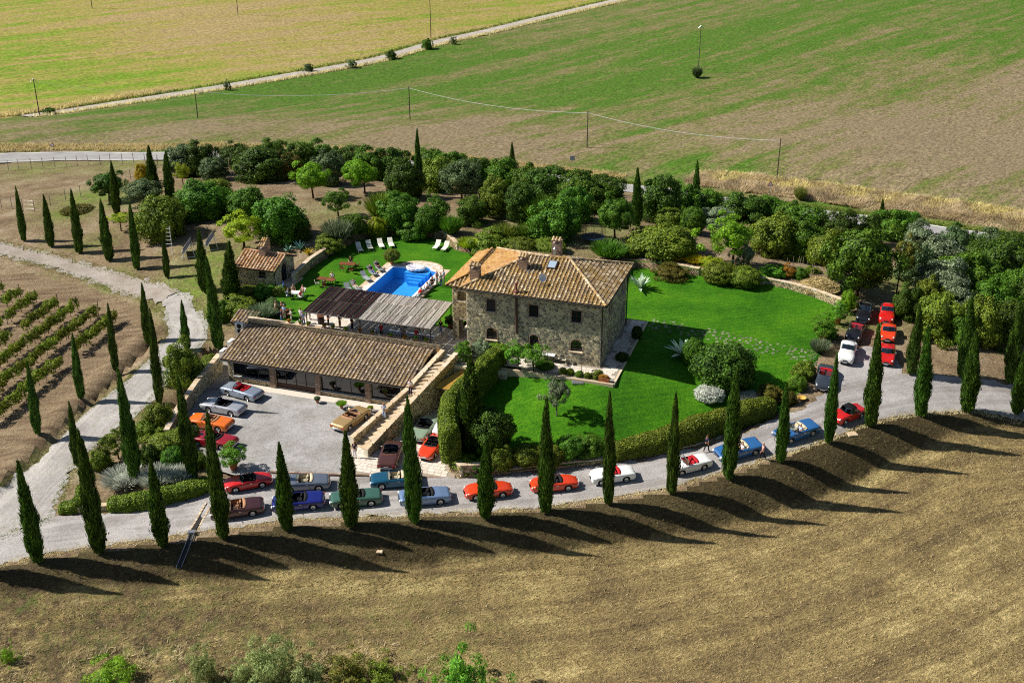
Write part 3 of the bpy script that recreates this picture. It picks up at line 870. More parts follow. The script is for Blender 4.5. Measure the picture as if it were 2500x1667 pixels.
def surround(parent, O, e, n, o, mat=None, w=.13):
    """brick course round an opening"""
    mb = MB(); Zv = Vector((0, 0, 1))
    W = lambda a, b, q: O + e * a + Zv * b + n * q
    inner, outer = open_poly(o), open_poly(o, w)
    m = len(inner)
    for i in range(1, m):
        a, b, c, d = inner[i], inner[(i + 1) % m], outer[(i + 1) % m], outer[i]
        k = max(1, int(math.hypot(a[0] - b[0], a[1] - b[1]) / .09))
        for j in range(k):
            t0, t1 = j / k, (j + .86) / k
            lp = lambda p, q, t: (p[0] + (q[0] - p[0]) * t, p[1] + (q[1] - p[1]) * t)
            q4 = [lp(a, b, t0), lp(a, b, t1), lp(d, c, t1), lp(d, c, t0)]
            vs = [W(*p, .01) for p in q4] + [W(*p, .045) for p in q4]
            mb.add(vs, [(0, 1, 5, 4), (1, 2, 6, 5), (2, 3, 7, 6), (3, 0, 4, 7), (4, 5, 6, 7)], random.random())
    return mb.build('window_surround', mat or M_BRICK, parent)
def window(parent, O, e, n, o, frame_mat, bars=1, shutter=False, name='window', sill=True, rec=.2):
    a0, b0, a1, b1, arch = o
    Zv = Vector((0, 0, 1))
    W = lambda a, b, q: O + e * a + Zv * b + n * q
    mb = MB()
    M3 = Matrix((e, n, Zv)).transposed()
    fw = .07
    wa = a1 - a0
    for a in [a0 + fw / 2, a1 - fw / 2] + [a0 + wa * (k + 1) / (bars + 1) for k in range(bars)]:
        mb.box(W(a, (b0 + b1) / 2, -rec + .03), (fw, .06, b1 - b0), M=M3)
    for b in (b0 + fw / 2, b1 - fw / 2, b0 + (b1 - b0) * .55):
        mb.box(W((a0 + a1) / 2, b, -rec + .03), (wa - .02, .052, fw), M=M3)
    wo = mb.build(name, frame_mat, parent)
    if shutter:
        for k in (0, 1):
            s = MB(); s.box(W(a0 + wa * (.25 + .5 * k), (b0 + b1) / 2, -rec + .075), (wa / 2 - .03, .035, b1 - b0 - .04), M=M3)
            for j in range(7): s.box(W(a0 + wa * (.25 + .5 * k), b0 + (b1 - b0) * (j + .6) / 7.4, -rec + .1), (wa / 2 - .14, .02, .06), M=M3)
            s.build('shutter', frame_mat, wo)
    pts = open_poly(o)
    MB().add([W(a, b, -rec) for a, b in pts], [tuple(range(len(pts)))]).build('pane', M_GLASS, wo)
    if sill:
        MB().box(W((a0 + a1) / 2, b0 - .035, .05), (wa + .24, .3, .06), M=M3).build('sill', M_COPING, wo)
    surround(wo, O, e, n, o)
    return wo

def tiles(parent, name, O, e, s, poly, mat, pan, sp=.4, cl=.37, shade=0.0):
    """embrici and coppi laid in the plane (e, s); poly in (a, b)"""
    nrm = e.cross(s).normalized()
    mb, mp = MB(), MB()
    A0, A1 = min(p[0] for p in poly), max(p[0] for p in poly); B1 = max(p[1] for p in poly); B0 = min(p[1] for p in poly)
    na, nb = int((A1 - A0) / sp) + 1, int((B1 - B0) / cl) + 1
    ca = np.array([A0 + sp * .25 + i * sp for i in range(na) for j in range(nb)]); cb = np.array([B0 + j * cl for i in range(na) for j in range(nb)])
    inside = in_poly(ca, cb + cl * .5, poly); insp = in_poly(ca + sp / 2, cb + cl * .5, poly)
    wob = [random.gauss(0, .012) for _ in range(na)]
    i = 0
    for ia in range(na):
        for j in range(nb):
            a, b = ca[i], cb[i]
            if inside[i]:
                r = random.random()
                a2 = a + wob[ia] + random.gauss(0, .008); lift = random.uniform(.0, .018); yaw = random.gauss(0, .02)
                vs = []
                for t, rad, hh in ((-.03, .112, .03 + lift), (cl * 1.02, .09, .0)):
                    for k in range(5):
                        w = math.pi * k / 4
                        vs.append(O + e * (a2 + yaw * t + rad * math.cos(w)) + s * (b + t) + nrm * (.012 + hh + .098 * math.sin(w)))
                mb.add(vs, [(k, k + 1, 6 + k, 5 + k) for k in range(4)] + [(0, 1, 2, 3, 4)], r)
            if insp[i]:
                h = .02 + random.uniform(0, .015)
                q = [O + e * (a + x) + s * (b + y) + nrm * z for x, y, z in ((.04, -.02, h + .02), (sp - .04, -.02, h + .02), (sp - .04, cl, h - .008), (.04, cl, h - .008))]
                mp.add(q + [q[0] - nrm * .03, q[1] - nrm * .03], [(0, 1, 2, 3), (4, 5, 1, 0)], random.random())
            i += 1
    o = mb.build(name, mat, parent); o['kind'] = 'stuff'
    p = mp.build('pan_tiles', pan, parent); p['kind'] = 'stuff'
    return o
def ridge_tiles(parent, a, b, mat, rad=.15, name='ridge_tiles'):
    mb = MB(); d = (b - a); n = max(1, int(d.length / .36)); t = d.normalized(); side = t.cross(Vector((0, 0, 1))).normalized(); up = side.cross(t)
    for i in range(n):
        p = a + d * (i / n); q = a + d * ((i + 1.08) / n); vs = []
        for c, r in ((p, rad * 1.1), (q, rad * .92)):
            for k in range(6):
                w = math.pi * k / 5
                vs.append(c + side * (r * math.cos(w)) + up * (r * .8 * math.sin(w) + .03))
        mb.add(vs, [(k, k + 1, 7 + k, 6 + k) for k in range(5)] + [(0, 1, 2, 3, 4, 5)], random.random())
    o = mb.build(name, mat, parent); o['kind'] = 'stuff'
    return o
def roof_plane(parent, c0, c1, apex, mat, pan, name='roof_tiles', th=.14):
    """a slope with eave c0->c1 (world) and upper corners apex (list, in order from the c1 side)"""
    e = (c1 - c0).normalized(); m = apex[0]
    nrm = e.cross((m - c0)).normalized()
    if nrm.z < 0: nrm = -nrm
    s = nrm.cross(e).normalized()
    loc = lambda p: ((p - c0).dot(e), (p - c0).dot(s))
    poly = [loc(c0), loc(c1)] + [loc(p) for p in apex]
    top = [c0, c1] + list(apex); k = len(top)
    MB().add(top + [p - nrm * th for p in top], [tuple(range(k)), tuple(reversed(range(k, 2 * k)))] + [(i, k + i, k + (i + 1) % k, (i + 1) % k) for i in range(k)]).build('roof_deck', M_WOODD, parent)
    tiles(parent, name, c0, e, s, poly, mat, pan)
def chimney(parent, p, w, h, d=None, cap=True, loc_rz=HA):
    d = d or w
    M3 = Matrix.Rotation(loc_rz, 3, 'Z')
    st = MB()
    nb = int(h / .09)
    for j in range(nb):
        st.box(p + Vector((0, 0, .09 * (j + .5))), (w - (.012 if j % 2 else 0), d - (.012 if j % 2 else 0), .082), M=M3)
    st.box(p + Vector((0, 0, h / 2)), (w - .03, d - .03, h), M=M3, r=.9)
    co = st.build('chimney', M_BRICK, parent)
    if cap:
        c = MB()
        for sx in (-1, 1):
            for sy in (-1, 1):
                c.box(p + M3 @ Vector((sx * (w / 2 - .07), sy * (d / 2 - .07), h + .14)), (.12, .12, .28), M=M3)
        c.box(p + Vector((0, 0, h + .3)), (w + .12, d + .12, .06), M=M3)
        c.build('chimney_pillars', M_BRICK, co)
        t = MB()
        for sx in (-1, 0, 1):
            for sy, sg in ((-1, 1), (1, -1)):
                q0 = p + M3 @ Vector((sx * w * .36, sy * (d / 2 + .1), h + .35)); q1 = p + M3 @ Vector((sx * w * .36, 0, h + .62))
                dd = q1 - q0; side = (M3 @ Vector((1, 0, 0))); up = dd.cross(side).normalized()
                if up.z < 0: up = -up
                vs = []
                for c_, r in ((q0, .12), (q1, .1)):
                    for k in range(5):
                        w_ = math.pi * k / 4
                        vs.append(c_ + side * r * math.cos(w_) + up * r * .8 * math.sin(w_))
                t.add(vs, [(k, k + 1, 6 + k, 5 + k) for k in range(4)] + [(0, 1, 2, 3, 4)], random.random())
        t.build('chimney_tiles', M_TILE, co)
    return co

UP = Vector((0, 0, 1))
# ================= farmhouse
M_SHUT = plain('dark_joinery', srgb('#3a241c'), .6, .3)
M_SHUTB = plain('blue_black_joinery', srgb('#20242e'), .5, .4)
house = thing('farmhouse', 'two-storey stone farmhouse with hipped tile roof beside the pool garden', 'house', L(0, 0), 0)
house.location = (0, 0, 0)
EH = 6.62
fw = [(2.12, 4.42, 3.06, 5.77, 0), (6.48, 4.42, 7.45, 5.72, 0), (10.77, 4.42, 11.77, 5.69, 0), (2.08, 1.41, 3.18, 2.68, .45), (6.56, 0.35, 7.53, 2.55, .45), (10.76, 1.37, 11.96, 2.61, .45)]
O = L(0, 0, -.5); n = -HV
up5 = lambda ops: [(a, b + .5, c, d + .5, k) for a, b, c, d, k in ops]
wall(house, O, HU, n, [(0, 0), (13.8, 0), (13.8, EH + .5), (0, EH + .5)], up5(fw))
for i, o in enumerate(up5(fw)):
    w_ = window(house, O, HU, n, o, M_SHUTB if i == 0 else M_SHUT, 1, shutter=(i in (0,)), sill=(i != 4), name='door' if i == 4 else 'window')
sw = [(3.0, 4.3, 3.9, 5.6, 0), (8.6, 4.3, 9.5, 5.6, 0), (3.2, .9, 4.2, 2.6, .45), (8.6, .9, 9.6, 2.6, .45)]
O2 = L(13.8, 0, -.5)
wall(house, O2, HV, HU, [(0, 0), (10.7, 0), (10.7, EH + .5), (0, EH + .5)], up5(sw))
for i, o in enumerate(up5(sw)): window(house, O2, HV, HU, o, M_SHUT, 1, shutter=(i < 2))
wall(house, L(13.8, 10.7, -.5), -HU, HV, [(0, 0), (13.8, 0), (13.8, EH + .5), (0, EH + .5)], (), stone=False)
lw = up5([(2.0, 3.9, 3.0, 5.2, 0), (6.5, 3.9, 7.5, 5.2, 0)])
O3 = L(0, 10.7, -.5)
wall(house, O3, -HV, -HU, [(0, 0), (10.7, 0), (10.7, EH + .5), (0, EH + .5)], lw, M_MORTAR, M_STONEW)
for o in lw: window(house, O3, -HV, -HU, o, M_SHUT, 1)
# loggia wing on the left
lg = [(.45, 4.9, 1.65, 5.95, 0), (.5, .5, 1.6, 2.9, .4)]
OW = L(-2.1, 1.6, -.5)
wall(house, OW, HU, -HV, [(0, 0), (2.1, 0), (2.1, 6.6), (0, 6.6)], lg, M_MORTAR, M_STONEW, depth=.4)
lo2 = up5([(1.0, 4.4, 3.0, 5.5, 0), (4.2, 4.4, 6.2, 5.5, 0), (1.0, 0, 3.2, 3.0, .45), (4.6, 0, 6.8, 3.0, .45)])
wall(house, L(-2.1, 10.4, -.5), -HV, -HU, [(0, 0), (8.8, 0), (8.8, 6.6), (0, 6.6)], lo2, M_MORTAR, M_STONEW, depth=.4)
# roofs
ov = .5
ez = 6.72
c = [L(-ov, -ov, ez), L(13.8 + ov, -ov, ez), L(13.8 + ov, 10.7 + ov, ez), L(-ov, 10.7 + ov, ez)]
r0, r1 = L(5.1, 5.3, 8.8), L(9.1, 5.3, 8.8)
roof = empty('roof', parent=house)
roof_plane(roof, c[0], c[1], [r1, r0], M_TILE, M_TILEP)
roof_plane(roof, c[1], c[2], [r1], M_TILE, M_TILEP)
roof_plane(roof, c[2], c[3], [r0, r1], M_TILE, M_TILEP)
M_TILEO = mat_tile('sunlit_tile', ['#c49a68', '#b3824f', '#d4ae80', '#bd9258', '#c9a373', '#a8794a'], .7, '#b98f35')  # tile colours warmed and brightened to paint sunlight on slopes facing the sun
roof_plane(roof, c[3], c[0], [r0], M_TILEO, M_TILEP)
for a, b in ((c[0], r0), (c[1], r1), (c[2], r1), (c[3], r0), (r0, r1)): ridge_tiles(roof, a + UP * .05, b + UP * .05, M_TILE)
# wing roof: left slope, short front hip and a short slope back to the house
w0, w1 = L(-2.6, 1.1, 6.15), L(-2.6, 11.0, 6.15)
t0, t1 = L(-.85, 2.6, 6.95), L(-.85, 10.4, 6.95)
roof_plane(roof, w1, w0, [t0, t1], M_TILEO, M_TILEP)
roof_plane(roof, w0, L(.1, 1.1, 6.15), [L(.1, 2.6, 6.9), t0], M_TILE, M_TILEP)
roof_plane(roof, L(.1, 2.6, 6.6), L(.1, 10.4, 6.6), [t1, t0], M_TILE, M_TILEP)
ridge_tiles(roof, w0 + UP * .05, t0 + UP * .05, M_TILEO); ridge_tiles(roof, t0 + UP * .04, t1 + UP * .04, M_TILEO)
chimney(house, L(.55, 1.25, 6.9), .95, 1.45, .75)
chimney(house, L(4.9, 3.3, 7.7), .85, 1.35, .7)
chimney(house, L(7.5, 6.2, 8.3), .95, 1.75, .75)
ch4 = MB().tube([L(7.45, 5.6, 8.5), L(7.45, 5.6, 9.5)], .13, 10); ch4.lathe([(.2, 0), (.2, .12), (0.02, .3)], 10, L(7.45, 5.6, 9.5)); ch4.build('steel_flue', M_STEEL, house)
# gutters, drainpipes, skylight, dish, aerial, vent
gt = MB(); gt.tube([L(-ov, -ov - .05, ez - .1), L(13.8 + ov, -ov - .05, ez - .1)], .075, 8); gt.build('gutter', M_BLACKM, house)
gt = MB(); gt.tube([L(13.8 + ov + .05, -ov, ez - .1), L(13.8 + ov + .05, 10.7 + ov, ez - .1)], .075, 8); gt.build('gutter', M_BLACKM, house)
dp = MB(); dp.tube([L(5.2, -.45, ez - .15), L(5.25, -.12, ez - .5), L(5.3, -.12, 2.5)], .13, 8); dp.build('drainpipe', plain('copper_pipe', srgb('#4a3028'), .5, .5), house)
dp = MB(); dp.tube([L(13.86, -.4, ez - .15), L(13.88, -.09, ez - .5), L(13.88, -.09, .05)], .07, 8); dp.build('drainpipe', M_BLACKM, house)
dp = MB(); dp.tube([L(14.1, 10.9, ez - .15), L(13.9, 10.75, ez - .5), L(13.9, 10.75, .05)], .07, 8); dp.build('drainpipe', M_BLACKM, house)
sl = (r0 - c[0]); sdir = (L(7, 5.3, 8.8) - L(7, -ov, ez)).normalized(); snr = HU.cross(sdir).normalized()
MS = Matrix((HU, sdir, snr)).transposed()
sk = L(7.65, -ov, ez) + sdir * 4.9 + snr * .12
so = MB().box(sk, (.95, 1.2, .12), M=MS).build('skylight', M_WOODD, house)
MB().box(sk + snr * .07, (.75, 1.0, .03), M=MS).build('pane', mat_glass('skylight_glass', (.35, .45, .55, 1), .05), so)
ds_ = L(7.4, -ov, ez) + sdir * 1.9
dm = MB(); dm.tube([ds_, ds_ + UP * .75], .03, 6)
dob = dm.build('satellite_dish', M_STEEL, house)
dd = MB(); q = (Vector((.35, -.75, .55))).normalized().to_track_quat('Z', 'Y').to_matrix()
dd.lathe([(0.01, .0), (.2, .025), (.36, .08), (.42, .12)], 18, ds_ + UP * .75, M=q); dd.build('dish', plain('dish_grey', (.75, .76, .78, 1), .4, .4), dob, smooth=True)
an = MB(); aerial = L(6.2, -ov, ez) + sdir * 1.4
an.tube([aerial, aerial + UP * 1.8], .025, 5)
for k, (h_, l_) in enumerate(((1.75, .5), (1.62, .42), (1.5, .36), (1.2, .5))): an.tube([aerial + UP * h_ - HU * l_, aerial + UP * h_ + HU * l_], .012, 4)
an.build('aerial', M_STEEL, house)
vt = MB(); vq = L(5.25, -ov, ez) + sdir * .35; vt.lathe([(.3, 0), (.22, .25), (.12, .35), (.12, .8), (.17, .85), (.17, 1.05), (.02, 1.1)], 10, vq); vt.build('vent_stack', plain('copper_vent', srgb('#7d4a3d'), .6, .4), house)

# ================= garage building under the terrace
gar = thing('garage_building', 'long low stone outbuilding with tiled roof and wide glass front in the gravel courtyard', 'building')
gz0 = -3.75
gw = [(-22.6, -2.9, -18.4, -1.25, 0), (-17.8, -3.5, -13.35, -1.2, 0), (-12.78, -3.0, -7.93, -1.25, 0), (-7.33, -3.0, -4.2, -1.25, 0)]
OG = L(-23.2, -7.5, gz0)
gops = [(a + 23.2, b - gz0, c_ + 23.2, d - gz0, 0) for a, b, c_, d, _ in gw]
wall(gar, OG, HU, -HV, [(0, 0), (19.6, 0), (19.6, 2.75), (0, 2.75)], gops, M_MORTAR, M_STONEW, depth=.35, sx=.34, sy=.22)
M_SMOKED = mat_clear('smoked_glass', (.22, .25, .28, 1), .35)
for k, (a, b, c_, d, _) in enumerate(gw):
    nb = (3, 4, 3, 2)[k]; fm = MB()
    M3 = Matrix((HU, -HV, UP)).transposed()
    for j in range(nb + 1): fm.box(L(a + (c_ - a) * j / nb + (.03 if j == 0 else -.03 if j == nb else 0), -7.4, (b + d) / 2), (.07, .07, d - b), M=M3)
    for z_ in (b + .04, d - .04): fm.box(L((a + c_) / 2, -7.4, z_), (c_ - a, .062, .08), M=M3)
    if k == 1: fm.box(L((a + c_) / 2, -7.4, b + .3), (c_ - a, .05, .5), M=M3)
    fo = fm.build('glazed_door' if k == 1 else 'window', M_BLACKM if k != 1 else M_SHUT, gar)
    for j in range(nb):
        x0, x1 = a + (c_ - a) * j / nb + .035, a + (c_ - a) * (j + 1) / nb - .035
        b_ = b + (.56 if k == 1 else .08)
        MB().quad(L(x0, -7.4, b_), L(x1, -7.4, b_), L(x1, -7.4, d - .08), L(x0, -7.4, d - .08)).build('pane', M_SMOKED, fo)
    if k != 1: MB().box(L((a + c_) / 2, -7.52, b - .04), (c_ - a + .1, .35, .07), M=M3).build('sill', plain('grey_sill', srgb('#9a9ba0'), .6), fo)
for u_ in (-18.1, -13.06, -7.63):
    pm = MB()
    for j in range(28):
        for s_ in (0, 1): pm.box(L(u_ + (s_ - .5) * .27 + (.04 if j % 2 else -.04), -7.56, gz0 + .1 + .095 * j), (.25, .3, .085), M=M3)
    pm.box(L(u_, -7.54, gz0 + 1.35), (.5, .25, 2.7), M=M3, r=.95)
    pm.build('brick_pillar', M_BRICK, gar)
bk_ = MB(); bk_.box(L(-13.2, -4.6, -3.72), (19.2, 5.6, .06), HA); bk_.box(L(-13.2, -2.1, -1.8), (19.4, .2, 3.6), HA); bk_.build('interior_shell', plain('dim_plaster', (.25, .23, .2, 1), .9), gar)
for u_ in (-23.1, -3.85):
    ew = [L(u_ + a, v, z) for a in (-.15, .15) for v, z in ((-7.4, -3.7), (-2.2, -3.7), (-2.2, .3), (-7.4, -1.05))]
    MB().add(ew, [(0, 1, 2, 3), (7, 6, 5, 4), (3, 2, 6, 7), (0, 3, 7, 4), (1, 5, 6, 2)]).build('end_wall', M_MORTAR, gar)
ec0, ec1 = L(-23.75, -7.95, -1.02), L(-3.25, -7.95, -1.02)
gt0, gt1 = L(-23.75, -2.05, .5), L(-2.75, -2.05, .5)
groof = empty('roof', parent=gar)
roof_plane(groof, ec0, ec1, [gt1, gt0], M_TILEG, M_TILEP)
MB().tube([ec0 - HV * .06 - UP * .12, ec1 - HV * .06 - UP * .12], .07, 8).build('gutter', M_BLACKM, gar)
pp = MB(); pp.box(L(-13.0, -1.8, .42), (21.6, .42, 1.05), HA); pp.build('parapet', M_MORTAR, gar)
stones(gar, 'wall_stones', L(-23.8, -2.01, -.1), HU, -HV, [(0, 0), (21.6, 0), (21.6, 1.05), (0, 1.05)], (), M_STONEW, .3, .18)
cpm = MB()
for j in range(31): cpm.box(L(-23.45 + j * .7, -1.8, .985), (.67, .52, .07), HA)
cpm.build('parapet_coping', M_COPING, gar)
# annex with the air-conditioning units, left end
anx = thing('tiled_annex', 'tiny tiled lean-to roof at the left end of the garage building', 'shed')
MB().box(L(-24.5, -1.2, -1.0), (1.9, 1.5, 2.4), HA).build('wall', M_MORTAR, anx)
roof_plane(anx, L(-25.9, -2.1, .2), L(-23.3, -2.1, .2), [L(-23.3, .2, .9), L(-25.9, .2, .9)], M_TILEG, M_TILEP)
def ac_unit(p, rz, label):
    a_ = thing('air_conditioner', label, 'air conditioner', p, rz)
    MB().box((0, 0, .62), (1.0, .38, 1.24)).build('casing', M_WHITE, a_)
    for z_ in (.34, .92):
        f = MB(); q = Matrix.Rotation(R(90), 3, 'X'); f.lathe([(.26, .0), (.26, .03), (.02, .035)], 16, (0, -.19, z_), M=q); f.build('fan', M_DARK, a_)
ac_unit(L(-24.55, -2.35, -.75), HA, 'white twin-fan air conditioner under the tiny tiled annex roof')
ac_unit(L(-24.4, -4.6, -1.75), HA + R(90), 'white air conditioner standing at the end of the garage roof, behind its neighbour')
ac_unit(L(-24.4, -6.2, -2.1), HA + R(90), 'white air conditioner standing at the end of the garage roof, nearest the eave')
# raised ground left of the garage that carries the units
wk = MB(); wk.box(L(-14.0, -8.1, -3.62), (18.6, 1.1, .12), HA); o = wk.build('walkway', M_PAVE); o['kind'] = 'structure'

# ================= terrace, stairs
def flag_sheet(name, poly, z, mat, s=.6, parent=None, skip=()):
    """paving of separate flags"""
    mb = MB(); xs = [p[0] for p in poly]; ys = [p[1] for p in poly]
    us = [(Vector((x, y, 0)) - HO).dot(HU) for x, y in zip(xs, ys)]; vs = [(Vector((x, y, 0)) - HO).dot(HV) for x, y in zip(xs, ys)]
    u = min(us); row = 0
    lp = [(a, b) for a, b in zip(us, vs)]
    v = min(vs)
    while v < max(vs):
        h = s * random.uniform(.8, 1.1); u = min(us) - random.uniform(0, s)
        while u < max(us):
            w = s * random.uniform(.8, 1.5)
            cu_, cv_ = np.array([u, u + w, u + w, u, u + w / 2]), np.array([v, v, v + h, v + h, v + h / 2])
            if in_poly(cu_, cv_, lp).all() and not any(in_poly(cu_, cv_, q).any() for q in skip):
                t = random.uniform(0, .008)
                mb.add([L(u + .012, v + .012, z + t), L(u + w - .012, v + .012, z + t), L(u + w - .012, v + h - .012, z + t), L(u + .012, v + h - .012, z + t)], [(0, 1, 2, 3)], random.random())
            u += w
        v += h
    o = mb.build(name, mat, parent)
    return o
tp = [(-19.6, -1.6), (-2.6, -1.6), (-2.6, -3.4), (.5, -3.4), (.5, 3.2), (-2.1, 4.2), (-19.6, 4.2)]
o = sheet('terrace_base', [tuple(L(u, v)[:2]) for u, v in tp], lambda x, y: Z0(x, y) + .02, plain('paving_joint', srgb('#9d9282'), .9), 2.0)
flag_sheet('flagstones', [tuple(L(u, v)[:2]) for u, v in tp], .035, M_PAVE, .55, o)['kind'] = 'stuff'
pt = [(6.6, -3.05), (15.8, -3.05), (15.8, 12.3), (13.8, 12.3), (13.8, 0), (.5, 0), (.5, -2.6), (6.6, -2.6)]
o = sheet('patio_base', [tuple(L(u, v)[:2]) for u, v in pt], lambda x, y: Z0(x, y) + .02, MATS['paving_joint'], 2.0)
flag_sheet('flagstones', [tuple(L(u, v)[:2]) for u, v in pt], .035, M_PAVE, .55, o)['kind'] = 'stuff'
pe = MB(); pe.box(L(8.2, -3.15, -.75), (15.4, .25, 1.6), HA); pe.box(L(15.9, 4.6, -.35), (.2, 15.4, .75), HA); o = pe.build('patio_edge', M_COPING); o['kind'] = 'structure'
o = sheet('parking_apron_base', APRON, lambda x, y: LOW(x, y) + .005, MATS['paving_joint'], 2.0)
flag_sheet('flagstones', APRON, -3.575, M_PAVE, .5, o)['kind'] = 'stuff'
kb = MB()
ka, kb2 = P(660, 1153, -3.6), P(1110, 1168, -3.6)
for j in range(60):
    a = ka.lerp(kb2, j / 60); b = ka.lerp(kb2, (j + .94) / 60)
    kb.box((a + b) / 2 + UP * .05, ((b - a).length, .22, .14), math.atan2((b - a).y, (b - a).x))
o = kb.build('kerb', M_BRICK); o['kind'] = 'structure'
# staircase
st = thing('stone_staircase', 'long outdoor stone staircase climbing from the courtyard to the terrace', 'staircase')
Lb, Lt, Rb, Rt = L(-5.85, -15.3), L(-1.75, -3.9), L(-3.35, -16.6), L(.15, -3.0)
NS = 21
for k in range(NS):
    t0_, t1_ = k / NS, (k + 1) / NS
    z1 = -3.6 + 3.6 * (k + 1) / NS
    a, b, c_, d = Lb.lerp(Lt, t0_), Rb.lerp(Rt, t0_), Rb.lerp(Rt, t1_ + .01), Lb.lerp(Lt, t1_ + .01)
    q = [Vector((p.x, p.y, z1)) for p in (a, b, c_, d)]
    lo = [Vector((p.x, p.y, z1 - .4)) for p in (a, b, c_, d)]
    MB().add(q + lo, [(0, 1, 2, 3), (4, 5, 1, 0), (6, 7, 3, 2), (5, 6, 2, 1), (7, 4, 0, 3)], random.random()).build('step', M_COPING, st)
def ramp_wall(parent, a, b, z0a, z1a, z0b, z1b, th, side, name='side_wall', n=1):
    d = (b - a).normalized(); nn = Vector((d.y, -d.x, 0)) * side
    pts = [Vector((a.x, a.y, z0a)), Vector((b.x, b.y, z0b)), Vector((b.x, b.y, z1b)), Vector((a.x, a.y, z1a))]
    back = [p - nn * th for p in pts]
    MB().add(pts + back, [(0, 1, 2, 3), (7, 6, 5, 4), (3, 2, 6, 7), (0, 3, 7, 4), (1, 5, 6, 2)]).build(name, M_MORTAR, parent)
    W_ = (b - a).length; O_ = Vector((a.x, a.y, 0)); bm_ = min(z0a, z0b)
    stones(parent, 'wall_stones', O_ + UP * bm_, d, nn, [(0, z0a - bm_), (W_, z0b - bm_), (W_, z1b - bm_), (0, z1a - bm_)], (), M_STONEW, .34, .23)
    stones(parent, 'wall_stones', O_ + UP * bm_ - nn * th, d, -nn, [(0, z0a - bm_), (W_, z0b - bm_), (W_, z1b - bm_), (0, z1a - bm_)], (), M_STONEW, .34, .23)
    k = max(1, int(W_ / .75)); cm = MB()
    for j in range(k):
        p0, p1 = pts[3].lerp(pts[2], j / k), pts[3].lerp(pts[2], (j + .97) / k)
        q0 = p0 + nn * .04; q1 = p1 + nn * .04; q2 = p1 - nn * (th + .04); q3 = p0 - nn * (th + .04)
        cm.add([q0, q1, q2, q3] + [q + UP * .07 for q in (q0, q1, q2, q3)], [(4, 5, 6, 7), (0, 1, 5, 4), (1, 2, 6, 5), (2, 3, 7, 6), (3, 0, 4, 7)], random.random())
    cm.build('coping', M_COPING, parent)
ramp_wall(st, Rb - HV * .6, Rt, -3.7, -2.85, -3.7, .85, .42, 1)
ramp_wall(st, Lb - HV * .3, L(-3.35, -8.0), -3.7, -2.8, -3.7, -1.05, .42, -1)
ramp_wall(st, L(-3.35, -7.9), L(-1.95, -2.2), -3.7, -.98, -3.7, .6, .42, -1)
# carport canopy of split bamboo beside the staircase
cpt = thing('bamboo_canopy', 'yellow bamboo canopy over the parking bay beside the stone staircase', 'canopy')
M_BAMB = mat_wood('bamboo', '#b98f3a', '#d6b061', (10, 1, 10))
ca_, cb_, cc_, cd_ = P(1052, 944, -1.0), P(1142, 960, -1.1), P(1178, 905, -.6), P(1128, 903, -.5)
nbam = 44
for k in range(4):
    bm_ = MB()
    for j in range(11):
        t_ = (k * 11 + j + .5) / nbam
        bm_.tube([ca_.lerp(cb_, t_), cd_.lerp(cc_, t_)], .045, 5)
    bm_.build('bamboo_mat', M_BAMB, cpt)
fr_ = MB()
for a, b in ((ca_, cb_), (cd_, cc_), (ca_, cd_), (cb_, cc_)): fr_.tube([a - UP * .1, b - UP * .1], .05, 6)
for p in (ca_, cb_, cc_, cd_): fr_.tube([p - UP * .1, Vector((p.x, p.y, -3.6))], .05, 6)
fr_.build('frame', M_BLACKM, cpt)
lean = thing('tiled_lean_to', 'small tiled lean-to roof between the bamboo canopy and the patio', 'roof')
roof_plane(lean, P(1143, 905, -.35), P(1188, 912, -.35), [P(1190, 880, .1), P(1148, 876, .1)], M_TILEG, M_TILEP)
# dark back wall of the parking bay
bw = MB(); bw.box(L(2.6, -3.6, -1.9), (5.6, .4, 3.6), HA); o = thing('bay_wall', 'shaded stone wall at the back of the parking bay', 'wall')
bw.build('wall', M_MORTAR, o); stones(o, 'wall_stones', L(0, -3.8, -3.7), HU, -HV, [(0, 0), (5.4, 0), (5.4, 3.4), (0, 3.4)], (), M_STONEW)

# ================= pergola with reed mats
perg = thing('reed_pergola', 'large terrace pergola roofed with dark and pale reed mats', 'pergola')
pf0, pf1, pb0, pb1 = L(-17.05, -2.3, 2.72), L(-2.95, -2.3, 2.72), L(-17.05, 4.0, 3.05), L(-2.95, 4.0, 3.05)
def PQ(a, b): return pf0.lerp(pf1, a).lerp(pb0.lerp(pb1, a), b)
M_REEDD = mat_wood('dark_reed', '#453c3b', '#6d5d5a', (12, 1, 12))
M_REEDL = mat_wood('pale_reed', '#b3aaa0', '#dcd4c8', (12, 1, 12))
spl = .44
def reed_mat(a0, a1, b0, b1, m, nm):
    mb = MB(); nr = 12
    mb.add([PQ(a0, b0) + UP * .045, PQ(a1, b0) + UP * .045, PQ(a1, b1) + UP * .045, PQ(a0, b1) + UP * .045], [(0, 1, 2, 3)], .3)
    for k in range(nr):
        x0 = a0 + (a1 - a0) * k / nr; x1 = a0 + (a1 - a0) * (k + .97) / nr; xm = (x0 + x1) / 2
        h = random.uniform(.015, .045)
        e0, e1 = b0 + random.uniform(.0, .012), b1 - random.uniform(.0, .012)
        mb.add([PQ(x0, e0) + UP * .05, PQ(xm, e0) + UP * (.05 + h), PQ(x1, e0) + UP * .05, PQ(x0, e1) + UP * .05, PQ(xm, e1) + UP * (.05 + h), PQ(x1, e1) + UP * .05],
               [(0, 1, 4, 3), (1, 2, 5, 4), (0, 3, 5, 2)], random.random())
    mb.build(nm, m, perg)
for k in range(8):
    for j in range(2): reed_mat(spl * k / 8 + .0008, spl * (k + 1) / 8 - .0008, j / 2 + .003, (j + 1) / 2 - .003, M_REEDD, 'reed_mat')
